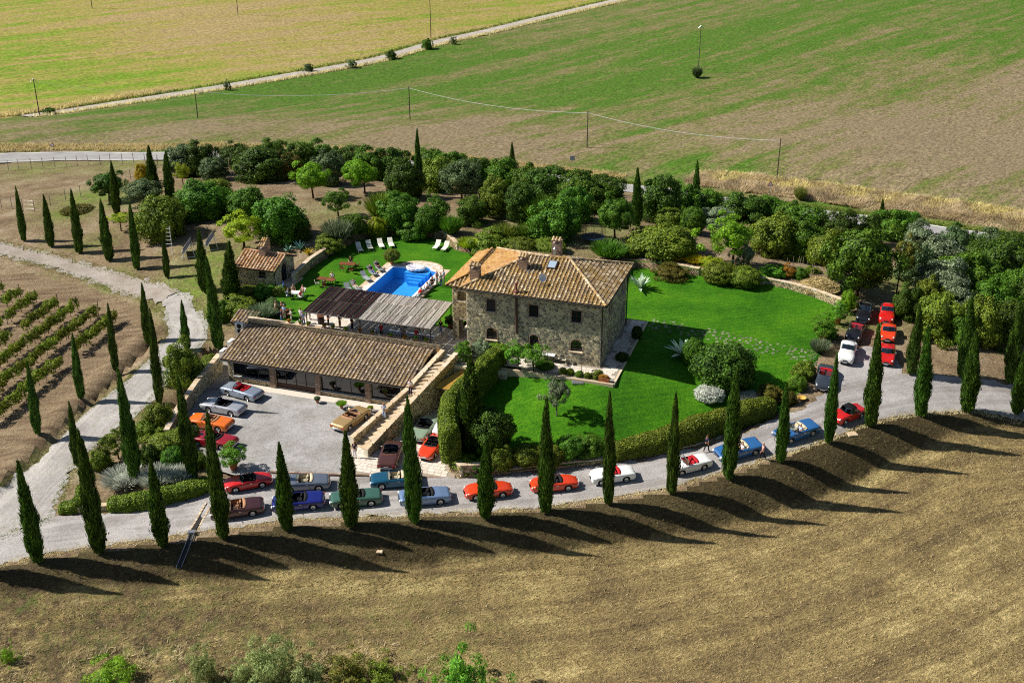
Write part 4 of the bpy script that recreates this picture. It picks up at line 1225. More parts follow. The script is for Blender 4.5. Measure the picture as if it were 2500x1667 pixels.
for k in range(9):
    for j in range(3): reed_mat(spl + (1 - spl) * k / 9 + .001, spl + (1 - spl) * (k + 1) / 9 - .001, j / 3 + .003, (j + 1) / 3 - .003, M_REEDL, 'reed_mat')
M_RED = plain('red_batten', srgb('#7c4034'), .7, .2)
for k in range(9):
    a = spl * (k + .5) / 9
    MB().tube([PQ(a, .01) + UP * .1, PQ(a, .99) + UP * .1], .018, 5).build('batten', M_RED, perg)
for k in range(1, 9):
    a = spl + (1 - spl) * k / 9
    MB().tube([PQ(a, .01) + UP * .085, PQ(a, .99) + UP * .085], .022, 5).build('batten', M_WOODD, perg)
for b in (0, .25, .5, .75, 1): MB().tube([PQ(0, b), PQ(1, b)], .06, 6).build('beam', M_BLACKM, perg)
for a in (0, spl, 1): MB().tube([PQ(a, 0) - UP * .05, PQ(a, 1) - UP * .05], .05, 6).build('beam', M_BLACKM, perg)
for a, b in ((.015, .06), (spl, .06), (.985, .06), (.02, .98), (spl, .98), (.985, .98)):
    p = PQ(a, b); MB().tube([p, Vector((p.x, p.y, .95 if b < .5 else 0))], .06, 8).build('post', plain('rusty_post', srgb('#4a322a'), .7), perg)

# ================= bread-oven house
ov_ = thing('oven_house', 'small stone oven house with tiled gable roof and arched door beside the garden wall', 'house')
OU, OV0 = -30.9, 8.5
ow = [(2.6, .95, 3.55, 1.75, 0)]
wall(ov_, L(OU, OV0, -1.2), HU, -HV, [(0, 0), (4.7, 0), (4.7, 3.4), (0, 3.4)], [(a, b + 1.2, c_, d + 1.2, k) for a, b, c_, d, k in ow], M_MORTAR, M_STONEW)
window(ov_, L(OU, OV0, -1.2), HU, -HV, (2.6, 2.15, 3.55, 2.95, 0), M_SHUT, 0)
og = [(1.5, .0, 2.9, 2.15, .45)]
wall(ov_, L(OU + 4.7, OV0, -.1), HV, HU, [(0, 0), (4.6, 0), (4.6, 2.3), (2.3, 3.25), (0, 2.3)], [(1.5, .1, 2.9, 2.25, .45)], M_MORTAR, M_STONE)
window(ov_, L(OU + 4.7, OV0, -.1), HV, HU, (1.5, .1, 2.9, 2.25, .45), M_SHUTB, 1, name='door', sill=False)
wall(ov_, L(OU, OV0 + 4.6, -1.2), -HV, -HU, [(0, 0), (4.6, 0), (4.6, 3.4), (2.3, 4.35), (0, 3.4)], (), M_MORTAR, M_STONEW)
wall(ov_, L(OU + 4.7, OV0 + 4.6, -.5), -HU, HV, [(0, 0), (4.7, 0), (4.7, 2.7), (0, 2.7)], (), M_MORTAR, stone=False)
oa, ob_, oc_, od_ = L(OU - .3, OV0 - .4, 2.1), L(OU + 5.0, OV0 - .4, 2.1), L(OU + 5.0, OV0 + 5.0, 2.1), L(OU - .3, OV0 + 5.0, 2.1)
q0, q1 = L(OU - .3, OV0 + 2.3, 3.2), L(OU + 5.0, OV0 + 2.3, 3.2)
rf = empty('roof', parent=ov_)
M_TILEN = mat_tile('new_tile', ['#c79a76', '#a87550', '#dcb795', '#b98a66', '#e3c5a6', '#98684a'], .2)
roof_plane(rf, oa, ob_, [q1, q0], M_TILEN, M_TILEP); roof_plane(rf, oc_, od_, [q0, q1], M_TILEN, M_TILEP); ridge_tiles(rf, q0 + UP * .04, q1 + UP * .04, M_TILEN)
chimney(ov_, L(OU + 2.4, OV0 + 1.9, 2.7), .8, 1.15, .75)
chimney(ov_, L(OU + 1.2, OV0 + 4.6, 1.8), .75, 1.6, .7)
MB().tube([L(OU + 4.72, OV0 - .06, 2.0), L(OU + 4.72, OV0 - .06, -.8)], .05, 6).build('drainpipe', M_BLACKM, ov_)
pl_ = MB(); pl_.box(L(OU + 1.9, OV0 - .55, -1.05), (4.6, .9, .18), HA); pl_.build('plinth_path', M_PAVE, ov_)
stp = MB(); stp.box(L(OU + 5.6, OV0 + 1.5, .03), (1.5, 4.0, .16), HA); stp.build('doorstep', M_COPING, ov_)

# ================= pool
pool_c = [P(860 + x / 7.84, 580 + y / 7.84) for x, y in [(205, 1030), (815, 565), (1600, 660), (1160, 1150)]]
pc = sum(pool_c, Vector()) / 4
PU = HU; PV = HV
cu = [(p - HO).dot(HU) for p in pool_c]; cv = [(p - HO).dot(HV) for p in pool_c]
pu0, pu1 = (cu[0] + cu[1]) / 2, (cu[2] + cu[3]) / 2
pv0, pv1 = (cv[0] + cv[3]) / 2 - .9, (cv[1] + cv[2]) / 2
pm_ = (pu0 + pu1) / 2 + .35
pool_uv = [(pu0, pv0), (pu1, pv0), (pu1, pv1)] + [(pm_ + 1.55 * math.cos(w), pv1 + 1.35 * math.sin(w)) for w in [math.pi * k / 14 for k in range(1, 14)]] + [(pu0, pv1)]
POOL = [tuple(L(u, v)[:2]) for u, v in pool_uv]
deck_uv = [(pu0 - 1.25, pv0 - 1.5), (pu1 + 1.25, pv0 - 1.5), (pu1 + 1.25, pv1 + 1.1), (pm_ + 2.6, pv1 + 1.1)] + [(pm_ + 2.75 * math.cos(w), pv1 + .9 + 2.0 * math.sin(w)) for w in [math.pi * k / 14 for k in range(1, 14)]] + [(pm_ - 2.7, pv1 + 1.1), (pu0 - 1.25, pv1 + 1.1)]
DECK = [tuple(L(u, v)[:2]) for u, v in deck_uv]
sheet('pool_lawn', densify(POOLG, .7), Z0, M_LAWN, .8, holes=[densify(POOL, .5)])
o = sheet('pool_deck', DECK, lambda x, y: Z0(x, y) + .03, M_COPING, 1.5, holes=[POOL])
dk = flag_sheet('paving_slabs', DECK, .04, M_PAVE, .6, o, skip=[[(a + (.0), b) for a, b in pool_uv]]); dk['kind'] = 'stuff'
pool = thing('swimming_pool', 'bright blue swimming pool with rounded steps at its far end', 'swimming pool')
bs = MB(); k = len(POOL); D_ = -1.45
bs.add([Vector((*p, .03)) for p in POOL] + [Vector((*p, D_)) for p in POOL], [(i, (i + 1) % k, k + (i + 1) % k, k + i) for i in range(k)] + [tuple(range(k, 2 * k))])
tt = NT('caustic_mosaic'); c_ = tt.ramp(tt.noise(tt.pos(), 3, 3), [(.3, srgb('#3a9fe6')), (.7, srgb('#54b4f2'))]); caustic_cells = tt.vor(tt.pos(), 3.0); c_ = tt.mix(.2, c_, tt.ramp(caustic_cells, [(.0, g3(.45)), (.8, g3(.7))]), 'OVERLAY')  # mosaic blues; the cell overlay paints caustic light ripples into the colour
bs.build('basin', tt.done(c_, .4, .4), pool)
for j in range(4):
    r_ = 1.5 - .28 * j; s_ = MB()
    pts = [L(pm_ + (r_ + .0) * math.cos(w), pv1 + 1.3 - .3 * j - 1.3 + (r_ * .85) * math.sin(w), -.25 - .25 * j) for w in [math.pi * q / 10 for q in range(11)]]
    pts += [L(pm_ - r_, pv1 - .6 - .35 * j, -.25 - .25 * j), L(pm_ + r_, pv1 - .6 - .35 * j, -.25 - .25 * j)]
    pts = pts[:11] + [pts[11], pts[12]]
    n_ = len(pts); s_.add(pts + [Vector((p.x, p.y, D_)) for p in pts], [tuple(range(n_))] + [(i, (i + 1) % n_, n_ + (i + 1) % n_, n_ + i) for i in range(n_)]); s_.build('step', MATS.get('caustic_mosaic') or bpy.data.materials['caustic_mosaic'], pool)
MB().add([Vector((*p, -.08)) for p in POOL], [tuple(range(len(POOL)))]).build('water', M_WATER, pool)
rim = MB()
dp_ = densify(POOL, .55)
for i in range(len(dp_)):
    a, b = dp_[i], dp_[(i + 1) % len(dp_)]; d = (b - a); 
    nrm_ = Vector((-d.y, d.x)).normalized()
    if inp((a + nrm_ * .2).x, (a + nrm_ * .2).y, POOL): nrm_ = -nrm_
    rim.add([Vector((*(a - nrm_ * .03), .05)), Vector((*(b - nrm_ * .03), .05)), Vector((*(b + nrm_ * .3), .055)), Vector((*(a + nrm_ * .3), .055)), Vector((*(a - nrm_ * .03), -.06)), Vector((*(b - nrm_ * .03), -.06))], [(0, 1, 2, 3), (4, 5, 1, 0)])
rim.build('coping', plain('white_coping', srgb('#e8e2da'), .7, .3, 0, .06), pool)
fl = thing('shell_float', 'pearly white inflatable shell float lying in the pool', 'pool float', P(860 + 1215 / 7.84, 580 + 600 / 7.84, -.05), HA)
fm = MB()
NF = 14
for k in range(NF):
    a0, a1 = 2 * math.pi * k / NF, 2 * math.pi * (k + 1) / NF
    for (r_a, z_a), (r_b, z_b) in zip(((.05, .12), (.5, .2), (.85, .32), (1.0, .22)), ((.5, .2), (.85, .32), (1.0, .22), (.98, -.02))):
        am = (a0 + a1) / 2
        pt_ = lambda r, z, a, bump=0: (r * 1.15 * math.cos(a) * (1 + bump), r * .85 * math.sin(a) * (1 + bump), z + bump)
        fm.add([pt_(r_a, z_a, a0), pt_(r_a, z_a + .07 * r_a, am), pt_(r_a, z_a, a1), pt_(r_b, z_b, a0), pt_(r_b * 1.04, z_b + .07, am), pt_(r_b, z_b, a1)], [(0, 1, 4, 3), (1, 2, 5, 4)], k / NF)
tt = NT('pearl_vinyl'); fm.build('air_chambers', tt.done(tt.ramp(tt.attr('rnd'), [(0, (.8, .78, .8, 1)), (.5, (.75, .7, .78, 1)), (1, (.85, .8, .8, 1))]), .25, .5), fl, smooth=True)

# ================= garden walls
def garden_wall(label, pts, z0, z1, th=.45, mat=None, name='garden_wall', coping=True, back=False):
    """pts: world xy; z0, z1 functions or numbers; outer face on the right hand of travel"""
    t = thing(name, label, 'wall')
    core, cpg = MB(), MB()
    f = lambda z, p: z(p.x, p.y) if callable(z) else z
    for i in range(len(pts) - 1):
        a, b = Vector((*pts[i][:2], 0)), Vector((*pts[i + 1][:2], 0))
        d = (b - a).normalized(); n_ = Vector((d.y, -d.x, 0))
        za0, zb0, za1, zb1 = f(z0, a), f(z0, b), f(z1, a), f(z1, b)
        A = [Vector((a.x, a.y, za0)), Vector((b.x, b.y, zb0)), Vector((b.x, b.y, zb1)), Vector((a.x, a.y, za1))]
        Bk = [p - n_ * th for p in A]
        core.add(A + Bk, [(0, 1, 2, 3), (7, 6, 5, 4), (3, 2, 6, 7), (0, 3, 7, 4), (1, 5, 6, 2)])
        Wd = (b - a).length; bm_ = min(za0, zb0)
        poly = [(0, za0 - bm_), (Wd, zb0 - bm_), (Wd, zb1 - bm_), (0, za1 - bm_)]
        stones(t, 'wall_stones', Vector((a.x, a.y, bm_)), d, n_, poly, (), mat or M_STONEW, .36, .22, .05)
        k = max(1, int(Wd / .6))
        for j in range(k):
            p0, p1 = A[3].lerp(A[2], j / k), A[3].lerp(A[2], (j + .96) / k); o_ = random.uniform(.0, .05); h_ = random.uniform(.06, .1)
            q = [p0 + n_ * (.03 + o_), p1 + n_ * (.03 + o_), p1 - n_ * (th + .03), p0 - n_ * (th + .03)]
            cpg.add([v_ - UP * .02 for v_ in q] + [v_ + UP * h_ for v_ in q], [(4, 5, 6, 7), (0, 1, 5, 4), (1, 2, 6, 5), (2, 3, 7, 6), (3, 0, 4, 7)], random.random())
    core.build('core', M_MORTAR, t)
    if coping: cpg.build('coping', M_COPING, t)
    return t
def PZ(lst, z=0.0): return [P(a, b, z) for a, b in lst]
garden_wall('stone retaining wall rising from the oven house along the pool garden', PZ([(722, 690), (762, 652), (820, 612), (872, 585)]), -.2, 1.05)
garden_wall('low stone retaining wall behind the sun loungers', PZ([(872, 585), (935, 570), (1000, 570), (1086, 583), (1116, 612)]), -.2, .8)
garden_wall('low stone wall bounding the back of the main lawn beside the house', PZ([(1558, 648), (1620, 655), (1706, 672)]), -.2, .75)
garden_wall('low stone wall half hidden by two clipped shrubs at the back of the lawn', PZ([(1706, 672), (1790, 690), (1866, 694)], -.1), -.4, .6)
garden_wall('pale curving stone wall at the far right end of the lawn', PZ([(1866, 694), (1930, 708), (1990, 725), (2052, 748)], -.25), -.8, lambda x, y: .5)
garden_wall('stone retaining wall along the left side of the gravel courtyard', PZ([(415, 1075), (440, 1030), (490, 965), (545, 905)], -3.6), -3.8, lambda x, y: -2.5 + .06 * (y - 95), mat=M_STONE)
wz = lambda x, y: float(lawn_z(x, y)[0]) + .12
garden_wall('rounded stone wall end below the tall hedge beside the apron', [P(1085, 1050, -3.6), P(1090, 1110, -3.6), P(1098, 1150, -3.6), P(1125, 1168, -3.6), P(1160, 1166, -3.6), P(1217, 1160, -3.6)][::1], -3.9, -2.35)
garden_wall('long low stone wall holding the lawn above the drive', [G(a, b) for a, b in [(1217, 1153), (1383, 1139), (1485, 1126), (1600, 1109), (1700, 1085), (1804, 1056)]], lambda x, y: zt(x, y) - .4, wz)
garden_wall('low stone wall at the foot of the left flower bed', [G(a, b) for a, b in [(165, 1252), (196, 1252), (270, 1246), (330, 1240)]], lambda x, y: zt(x, y) - .4, lambda x, y: zt(x, y) + .45)

# ------------------------------------------------------------------ vegetation meshes
def unit(v): return v / (np.linalg.norm(v, axis=1, keepdims=True) + 1e-9)
def leaf_quads(C, N, size, asp=1.7, seed=0, up=0.0):
    """quads centred at C with normals N"""
    r = np.random.default_rng(seed)
    n = len(C)
    t = r.normal(size=(n, 3)); t[:, 2] += up * 3
    a = unit(np.cross(N, t)); b = unit(np.cross(a, N))
    s = (size * r.uniform(.65, 1.35, n))[:, None]
    a = a * s * .5; b = b * s * .5 * asp
    V = np.stack([C - b, C + a * .9, C + b, C - a * .9], 1).reshape(-1, 3)
    Fq = np.arange(n * 4).reshape(n, 4)
    return V, Fq
def fib(n, lo=-1.0):
    i = np.arange(n) + .5
    z = 1 - (1 - lo) * i / n
    w = math.pi * (1 + 5 ** .5) * i
    rr = np.sqrt(np.maximum(0, 1 - z * z))
    return np.c_[rr * np.cos(w), rr * np.sin(w), z]
def blob_mesh(C, rad, seg=8, ring=6):
    vs, fs = [], []
    for j in range(ring + 1):
        p = math.pi * j / ring
        for k in range(seg):
            w = 2 * math.pi * k / seg
            vs.append((C[0] + rad[0] * math.sin(p) * math.cos(w), C[1] + rad[1] * math.sin(p) * math.sin(w), C[2] + rad[2] * math.cos(p)))
    for j in range(ring):
        for k in range(seg): fs.append((j * seg + k, (j + 1) * seg + k, (j + 1) * seg + (k + 1) % seg, j * seg + (k + 1) % seg))
    return np.array(vs), np.array(fs)
def join(parts):
    V, Fs, b = [], [], 0
    for v, f in parts: V.append(v); Fs.append(f + b); b += len(v)
    return np.concatenate(V), np.concatenate(Fs)
def crown(name, mat, rad=(1, 1, 1), cz=1.0, clumps=60, cr=.32, leaves=130, size=.085, lo=-.75, seed=1, jit=.18, asp=1.7, up=0.0, core=.72, flat=.7, squash=None, hole=0.0):
    """leafy crown: clumps of leaves over an ellipsoid of radii rad centred at height cz"""
    r = np.random.default_rng(seed)
    d = fib(clumps, lo)
    d = unit(d + r.normal(0, .12, d.shape))
    cc = d * (1 + r.normal(0, jit, (clumps, 1)) - cr * .6)
    if hole: cc = cc[r.random(clumps) > hole]; d = d[:len(cc)]
    cc = cc * np.array(rad) + np.array([0, 0, cz])
    parts = []
    if core:
        parts.append(blob_mesh((0, 0, cz), tuple(core * x for x in rad), 10, 7))  # added blob inside the leaves blocks light and deepens the crown's shade
    Cs, Ns = [], []
    for i, c in enumerate(cc):
        k = int(leaves * r.uniform(.7, 1.3)); q = unit(r.normal(size=(k, 3)))
        out = unit((c - np.array([0, 0, cz]))[None] + 1e-6)
        q = np.where((q * out).sum(1, keepdims=True) < -.25, -q, q)
        rr = cr * r.uniform(.75, 1.25)
        Cs.append(c + q * rr * r.uniform(.55, 1.05, (k, 1)) * np.array([1, 1, flat + .2]))
        Ns.append(unit(q + .5 * out + r.normal(0, .55, (k, 3))))
    C = np.concatenate(Cs); N = np.concatenate(Ns)
    C[:, 2] = np.maximum(C[:, 2], .02)
    parts.append(leaf_quads(C, N, size, asp, seed + 5, up))
    V, Fq = join(parts)
    nc = len(Fq) - len(C)
    rn = np.r_[np.full(nc, .1), r.random(len(C))]  # core held at a dark tone, shade put into its colour
    return np_mesh(name, V, Fq, mat, {'rnd': ('FACE', rn)})
def spray(name, mat, n=1400, h=1.2, spread=.9, w=.03, seed=3):
    """broom-like shrub of thin upright blades"""
    r = np.random.default_rng(seed)
    a = r.uniform(0, 2 * math.pi, n); e = np.sqrt(r.random(n)); L_ = h * r.uniform(.55, 1.1, n)
    base = np.c_[np.cos(a) * e * .35 * spread, np.sin(a) * e * .35 * spread, np.zeros(n)]
    d = unit(np.c_[np.cos(a) * e * spread * 1.1, np.sin(a) * e * spread * 1.1, np.ones(n) * 1.1] + r.normal(0, .12, (n, 3)))
    side = unit(np.cross(d, r.normal(size=(n, 3)))) * w
    s0 = r.uniform(.25, .6, n)[:, None]
    p0 = base + d * L_[:, None] * s0; p1 = base + d * L_[:, None]
    V = np.stack([p0 - side, p0 + side, p1 + side * .3, p1 - side * .3], 1).reshape(-1, 3)
    V2, F2 = blob_mesh((0, 0, h * .4), (spread * .55, spread * .55, h * .38), 10, 6)  # added inner blob, dark toned to stand for shade among the blades
    V, Fq = join([(V2, F2), (V, np.arange(n * 4).reshape(n, 4))])
    return np_mesh(name, V, Fq, mat, {'rnd': ('FACE', np.r_[np.full(len(F2), .1), r.random(n)])})
def cypress_mesh(name, mat, seed, H=10.0, Rm=.78, n=5200, notch=.5):
    r = np.random.default_rng(seed)
    t = r.random(n * 2); t = t[r.random(n * 2) < (.25 + .75 * (1 - t) ** .6)][:n]
    n = len(t)
    def prof(t): return Rm * (.55 + .45 * np.clip((t + .01) / .22, 0, 1) ** .7) * np.clip((1.0 - t) / .62, 0, 1) ** .75 * 1.02
    a = r.uniform(0, 2 * math.pi, n)
    ph = r.uniform(0, 6, 4)
    lob = 1 + .13 * np.sin(3 * a + ph[0] + t * 9) + .1 * np.sin(5 * a + ph[1] - t * 14) + .12 * np.sin(2 * a + ph[2] + t * 23) + r.normal(0, .07, n)
    rr = prof(t) * lob * r.uniform(.84, 1.04, n)
    C = np.c_[rr * np.cos(a), rr * np.sin(a), .12 + t * H * .98]
    # a few escaping sprays that break the outline
    esc = r.random(n) < .035
    C[esc, :2] *= 1.25
    if seed % 2:                                                     # a second leader beside the tip
        q = np.where((t > .66) & (r.random(n) < .4))[0]; off = r.uniform(0, 6.28); C[q] += np.array([math.cos(off) * .26, math.sin(off) * .26, -H * r.uniform(.07, .13)])
    N = unit(np.c_[np.cos(a), np.sin(a), r.normal(.1, .25, n)] + r.normal(0, .45, (n, 3)))
    d = unit(np.c_[np.cos(a) * .28, np.sin(a) * .28, np.ones(n)] + r.normal(0, .14, (n, 3)))
    side = unit(np.cross(d, N)) * (r.uniform(.035, .075, n))[:, None]
    ln = r.uniform(.2, .5, n)[:, None]
    V = np.stack([C - side - d * ln * .3, C + side - d * ln * .3, C + side * .35 + d * ln * .7, C - side * .35 + d * ln * .7], 1).reshape(-1, 3)
    vs, fs = [], []
    seg = 12; lev = 16
    for j in range(lev + 1):
        tt = j / lev
        for k in range(seg):
            w = 2 * math.pi * k / seg
            q = prof(tt) * .84 * (1 + .12 * math.sin(3 * w + ph[0] + tt * 9) + .1 * math.sin(5 * w + ph[1] - tt * 14) + .1 * math.sin(2 * w + ph[2] + tt * 23))
            vs.append((q * math.cos(w), q * math.sin(w), .12 + tt * H * .97))
    for j in range(lev):
        for k in range(seg): fs.append((j * seg + k, j * seg + (k + 1) % seg, (j + 1) * seg + (k + 1) % seg, (j + 1) * seg + k))
    V, Fq = join([(np.array(vs), np.array(fs)), (V, np.arange(n * 4).reshape(n, 4))])
    return np_mesh(name, V, Fq, mat, {'rnd': ('FACE', np.r_[np.full(len(fs), .15), r.random(n)])})  # inner core held dark, shade between the sprays put into its colour

ML = dict(
    cyp=mat_leaf('cypress_green', '#17300c', '#2b5214', '#4c7624', .18, 1.6, .46, 1.15),
    dark=mat_leaf('holm_oak_green', '#172c0c', '#294b11', '#47701e', .25),
    green=mat_leaf('leaf_green', '#1b3a0c', '#316014', '#4f8320', .25),
    bright=mat_leaf('fresh_green', '#2a540e', '#4c8a18', '#79b42c', .35),
    lime=mat_leaf('lime_green', '#567a0f', '#83a01a', '#adbf36', .35, .9, .47, 1.0),
    yellow=mat_leaf('autumn_yellow', '#8d7a10', '#c3aa1c', '#e3cf3a', .3, .9, .49, .7),
    olive=mat_leaf('olive_grey', '#33432b', '#546747', '#86977a', .2),
    grey=mat_leaf('grey_green', '#22361c', '#3b552f', '#62794f', .2),
    brown=mat_leaf('autumn_brown', '#4a4a18', '#5f6420', '#8a7432', .25, .9, .49, .85),
    orange=mat_leaf('autumn_orange', '#7d5a18', '#b37a26', '#d09a45', .3, .9, .49, .6),
    hedge=mat_leaf('hedge_green', '#2c4410', '#4a6618', '#71882a', .2, 1.5),
    lemon=mat_leaf('lemon_leaf', '#1f4a10', '#3a7a1c', '#68a232', .3),
    silver=mat_leaf('silver_leaf', '#6d7466', '#9aa094', '#c4c8bd', .15),
    vine=mat_leaf('vine_leaf', '#3a520f', '#5f7618', '#8c962c', .35, .9, .47, 1.0),
    straw=mat_leaf('dry_straw', '#97825c', '#c0a97a', '#dfcda4', .4, .5, .503, 1.0),
    strawg=mat_leaf('grey_straw', '#8f7e66', '#b8a585', '#dccbaa', .45, .5, .5, 1.15),
    wgrass=mat_leaf('wild_grass', '#3d541e', '#5d7530', '#8a9650', .3),
    wscrub=mat_leaf('scrub_green', '#4a5a34', '#6d7f4b', '#93a06a', .4),
    agave=mat_leaf('agave_leaf', '#3a5a52', '#5f827a', '#8fae9f', .1),
    agavew=mat_leaf('striped_agave_leaf', '#56765f', '#98ad98', '#d3d8c2', .1),
)
PROTO = dict(
    mound=[crown('crown', ML['green'], (1, 1, .95), .75, 90, .3, 190, .056, -.75, s, .12, 1.6) for s in (1, 2, 3)],
    ball=[crown('crown', ML['green'], (1, 1, .95), .8, 150, .22, 100, .048, -.8, s, .045, 1.5, core=.82) for s in (4, 5)],
    bush=[crown('crown', ML['green'], (1, 1, 1), .8, 64, .36, 270, .062, -.8, s, .24, 1.7, core=.6) for s in (6, 7, 8)],
    tree=[crown('crown', ML['green'], (1, 1, .95), 1.0, 58, .36, 270, .062, -.95, s, .24, 1.7, core=.5) for s in (9, 10, 11)],
    loose=[crown('crown', ML['olive'], (1, 1, .95), 1.0, 44, .32, 190, .058, -.95, s, .32, 2.2, core=.25, hole=.15) for s in (12, 13)],
    cone=[crown('crown', ML['grey'], (1, 1, 1.5), 1.3, 80, .28, 170, .058, -.85, 14, .1, 1.7, core=.75)],
    scrub=[crown('crown', ML['green'], (1, 1, .9), .7, 80, .3, 95, .045, -.7, s, .5, 3.2, core=0, up=.5, hole=.3) for s in (17, 18)],
    broom=[spray('crown', ML['green'], 1800, 1.3, .95, .02, s) for s in (15, 16)],
)
CYP = [cypress_mesh('crown', ML['cyp'], s, 10.0, .72 + .05 * (s % 3)) for s in (21, 22, 23, 24, 25)]
def trunk_mesh(name, seed, h=1.0, r0=.09, limbs=4, lean=.1, mat=None):
    r = random.Random(seed); mb = MB()
    top = Vector((r.uniform(-lean, lean), r.uniform(-lean, lean), h))
    mb.tube([(0, 0, -.15), (top.x * .25, top.y * .3, h * .35), (top.x * .6, top.y * .6, h * .7), top], [r0 * 1.25, r0, r0 * .85, r0 * .7], 7)
    for k in range(limbs):
        a = 2 * math.pi * (k + r.random() * .6) / limbs; b = Vector((math.cos(a), math.sin(a), 0))
        s0 = top * r.uniform(.72, .98)
        mb.tube([s0, s0 + b * .3 + UP * .25, s0 + b * r.uniform(.5, .75) + UP * r.uniform(.5, .85)], [r0 * .5, r0 * .36, r0 * .12], 5)
    return mb.mesh(name, mat or M_BARK)
TRUNK = [trunk_mesh('trunk', 31 + k) for k in range(3)]
CTRUNK = MB().tube([(0, 0, -.3), (0, 0, .5)], [.14, .1], 7).mesh('trunk', M_BARK)

PLANTS = []      # (px, object, description) for the labels
def sin_th(p): return (CAMH - p.z) / math.hypot(CAMH - p.z, math.hypot(p.x, p.y))
def cypress(bx, by, tx, ty, desc, wpx=None, k=[0]):
    k[0] += 1
    p = G(bx, by)
    # height so that the tip shows at ty
    lo_, hi_ = 1.0, 30.0
    for _ in range(30):
        h = (lo_ + hi_) / 2
        if PROJ(p.x, p.y, p.z + h)[1] > ty: lo_ = h
        else: hi_ = h
    qx = PROJ(p.x, p.y, p.z + h)[0]
    lean = max(-.07, min(.07, (tx - qx) / mpp(p) / h))
    o = empty('cypress', p, random.uniform(0, 6.28))
    o.rotation_euler = (Matrix.Rotation(math.atan(lean), 3, 'Y') @ Matrix.Rotation(random.uniform(0, 6.28), 3, 'Z')).to_euler()
    w = (wpx / mpp(p) if wpx else h * .16)
    s = w / 1.62
    put('crown', CYP[k[0] % 5], o, (0, 0, .1), (0, 0, 0), (s * random.uniform(.92, 1.12), s * random.uniform(.92, 1.12), h / 10.0 * .995))
    put('trunk', CTRUNK, o, (0, 0, 0), (0, 0, 0), (s * 1.1, s * 1.1, 1))
    PLANTS.append((bx, o, desc, 'cypress', 'cypresses'))
    return o
def bush(px, by, wpx, ty, kind, mat, desc, name='shrub', cat='shrub', grp='shrubs', k=[0]):
    """mound standing on the ground whose lower edge shows at by and top at ty"""
    k[0] += 1
    f = G(px, by); r = wpx / 2 / mpp(f)
    st = sin_th(f)
    c = Vector((f.x, f.y + r * .8, 0)); c.z = ground_z(c.x, c.y)
    ext = (by - ty) / mpp(f)
    h = max(r * .7, (ext - r * st * .9) / math.sqrt(1 - st * st))
    base = {'mound': 1.75, 'ball': 1.78, 'bush': 1.85, 'cone': 2.95, 'broom': 1.35, 'scrub': 1.75, 'loose': 2.0, 'tree': 2.0}[kind]
    me = PROTO[kind][k[0] % len(PROTO[kind])]
    o = put(name, me, None, c - UP * .12, (0, 0, random.uniform(0, 6.28)), (r * random.uniform(.95, 1.05), r * random.uniform(.95, 1.05), (h + .12) / base), [ML[mat]])
    PLANTS.append((px, o, desc, cat, grp))
    return o
def tree(px, by, wpx, ty, frac, kind, mat, desc, cx=None, name='tree', cat='tree', k=[0], grp='trees'):
    """tree with a visible trunk: trunk foot (px, by), crown width and top; frac = clear trunk share"""
    k[0] += 1
    p = G(px, by); r = wpx / 2 / mpp(p)
    lo_, hi_ = .5, 25
    for _ in range(30):
        h = (lo_ + hi_) / 2
        if PROJ(p.x, p.y, p.z + h)[1] > ty: lo_ = h
        else: hi_ = h
    h = max(1.2, h - r * .25)
    o = empty(name, p, random.uniform(0, 6.28))
    cb = h * frac
    dx = 0 if cx is None else (cx - px) / mpp(p)
    m = Matrix.Rotation(-o.rotation_euler.z, 3, 'Z') @ Vector((dx, 0, 0))
    put('crown', PROTO[kind][k[0] % len(PROTO[kind])], o, (m.x, m.y, cb), (0, 0, 0), (r, r, (h - cb) / 2.0), [ML[mat]])
    put('trunk', TRUNK[k[0] % 3], o, (0, 0, 0), (0, 0, 0), (max(.7, r * .75), max(.7, r * .75), cb * 1.15), [M_BARKG if mat in ('olive',) else M_BARK])
    PLANTS.append((px, o, desc, cat, grp))
    return o

# --- cypresses (foot x, y; tip x, y)
FR = 'slim cypress in the front row along the gravel drive'
for c in [(94, 1372, 43, 1127, 34), (243, 1348, 190, 1052, 38), (398, 1332, 367, 1124, 40), (546, 1313, 506, 1007, 36), (701, 1292, 681, 1082, 35), (857, 1284, 843, 1054, 38), (1013, 1275, 995, 970, 32), (1185, 1264, 1188, 1074, 36), (1333, 1251, 1335, 973, 34),
          (1486, 1232, 1490, 956, 26), (1640, 1205, 1651, 961, 28), (1779, 1168, 1801, 893, 33), (1906, 1128, 1921, 936, 30), (2022, 1081, 2044, 865, 27), (2125, 1040, 2147, 791, 34), (2248, 1015, 2265, 796, 36), (2362, 1005, 2383, 807, 34), (2482, 1010, 2500, 858, 34)]:
    cypress(*c[:4], FR, c[4])
for c in [(2224, 914, 2247, 747, 28), (2349, 921, 2374, 725, 34), (2466, 934, 2494, 738, 30)]: cypress(*c[:4], 'cypress against the dry bank across the drive at the right', c[4])
for c in [(332, 1177, 288, 902, 30), (472, 1172, 434, 920, 34), (188, 1135, 168, 981, 18), (390, 986, 365, 755, 24), (362, 838, 346, 693, 19), (457, 855, 443, 734, 18), (535, 851, 504, 630, 30)]: cypress(*c[:4], 'cypress between the gravel track and the courtyard', c[4])
for c in [(500, 712, 485, 561, 24), (564, 742, 559, 590, 40)]: cypress(*c[:4], 'cypress at the left of the oven house', c[4])
for c in [(93, 1060, 66, 884, 22), (198, 973, 176, 815, 20), (282, 905, 263, 743, 18)]: cypress(*c[:4], 'cypress along the vineyard edge of the gravel track', c[4])
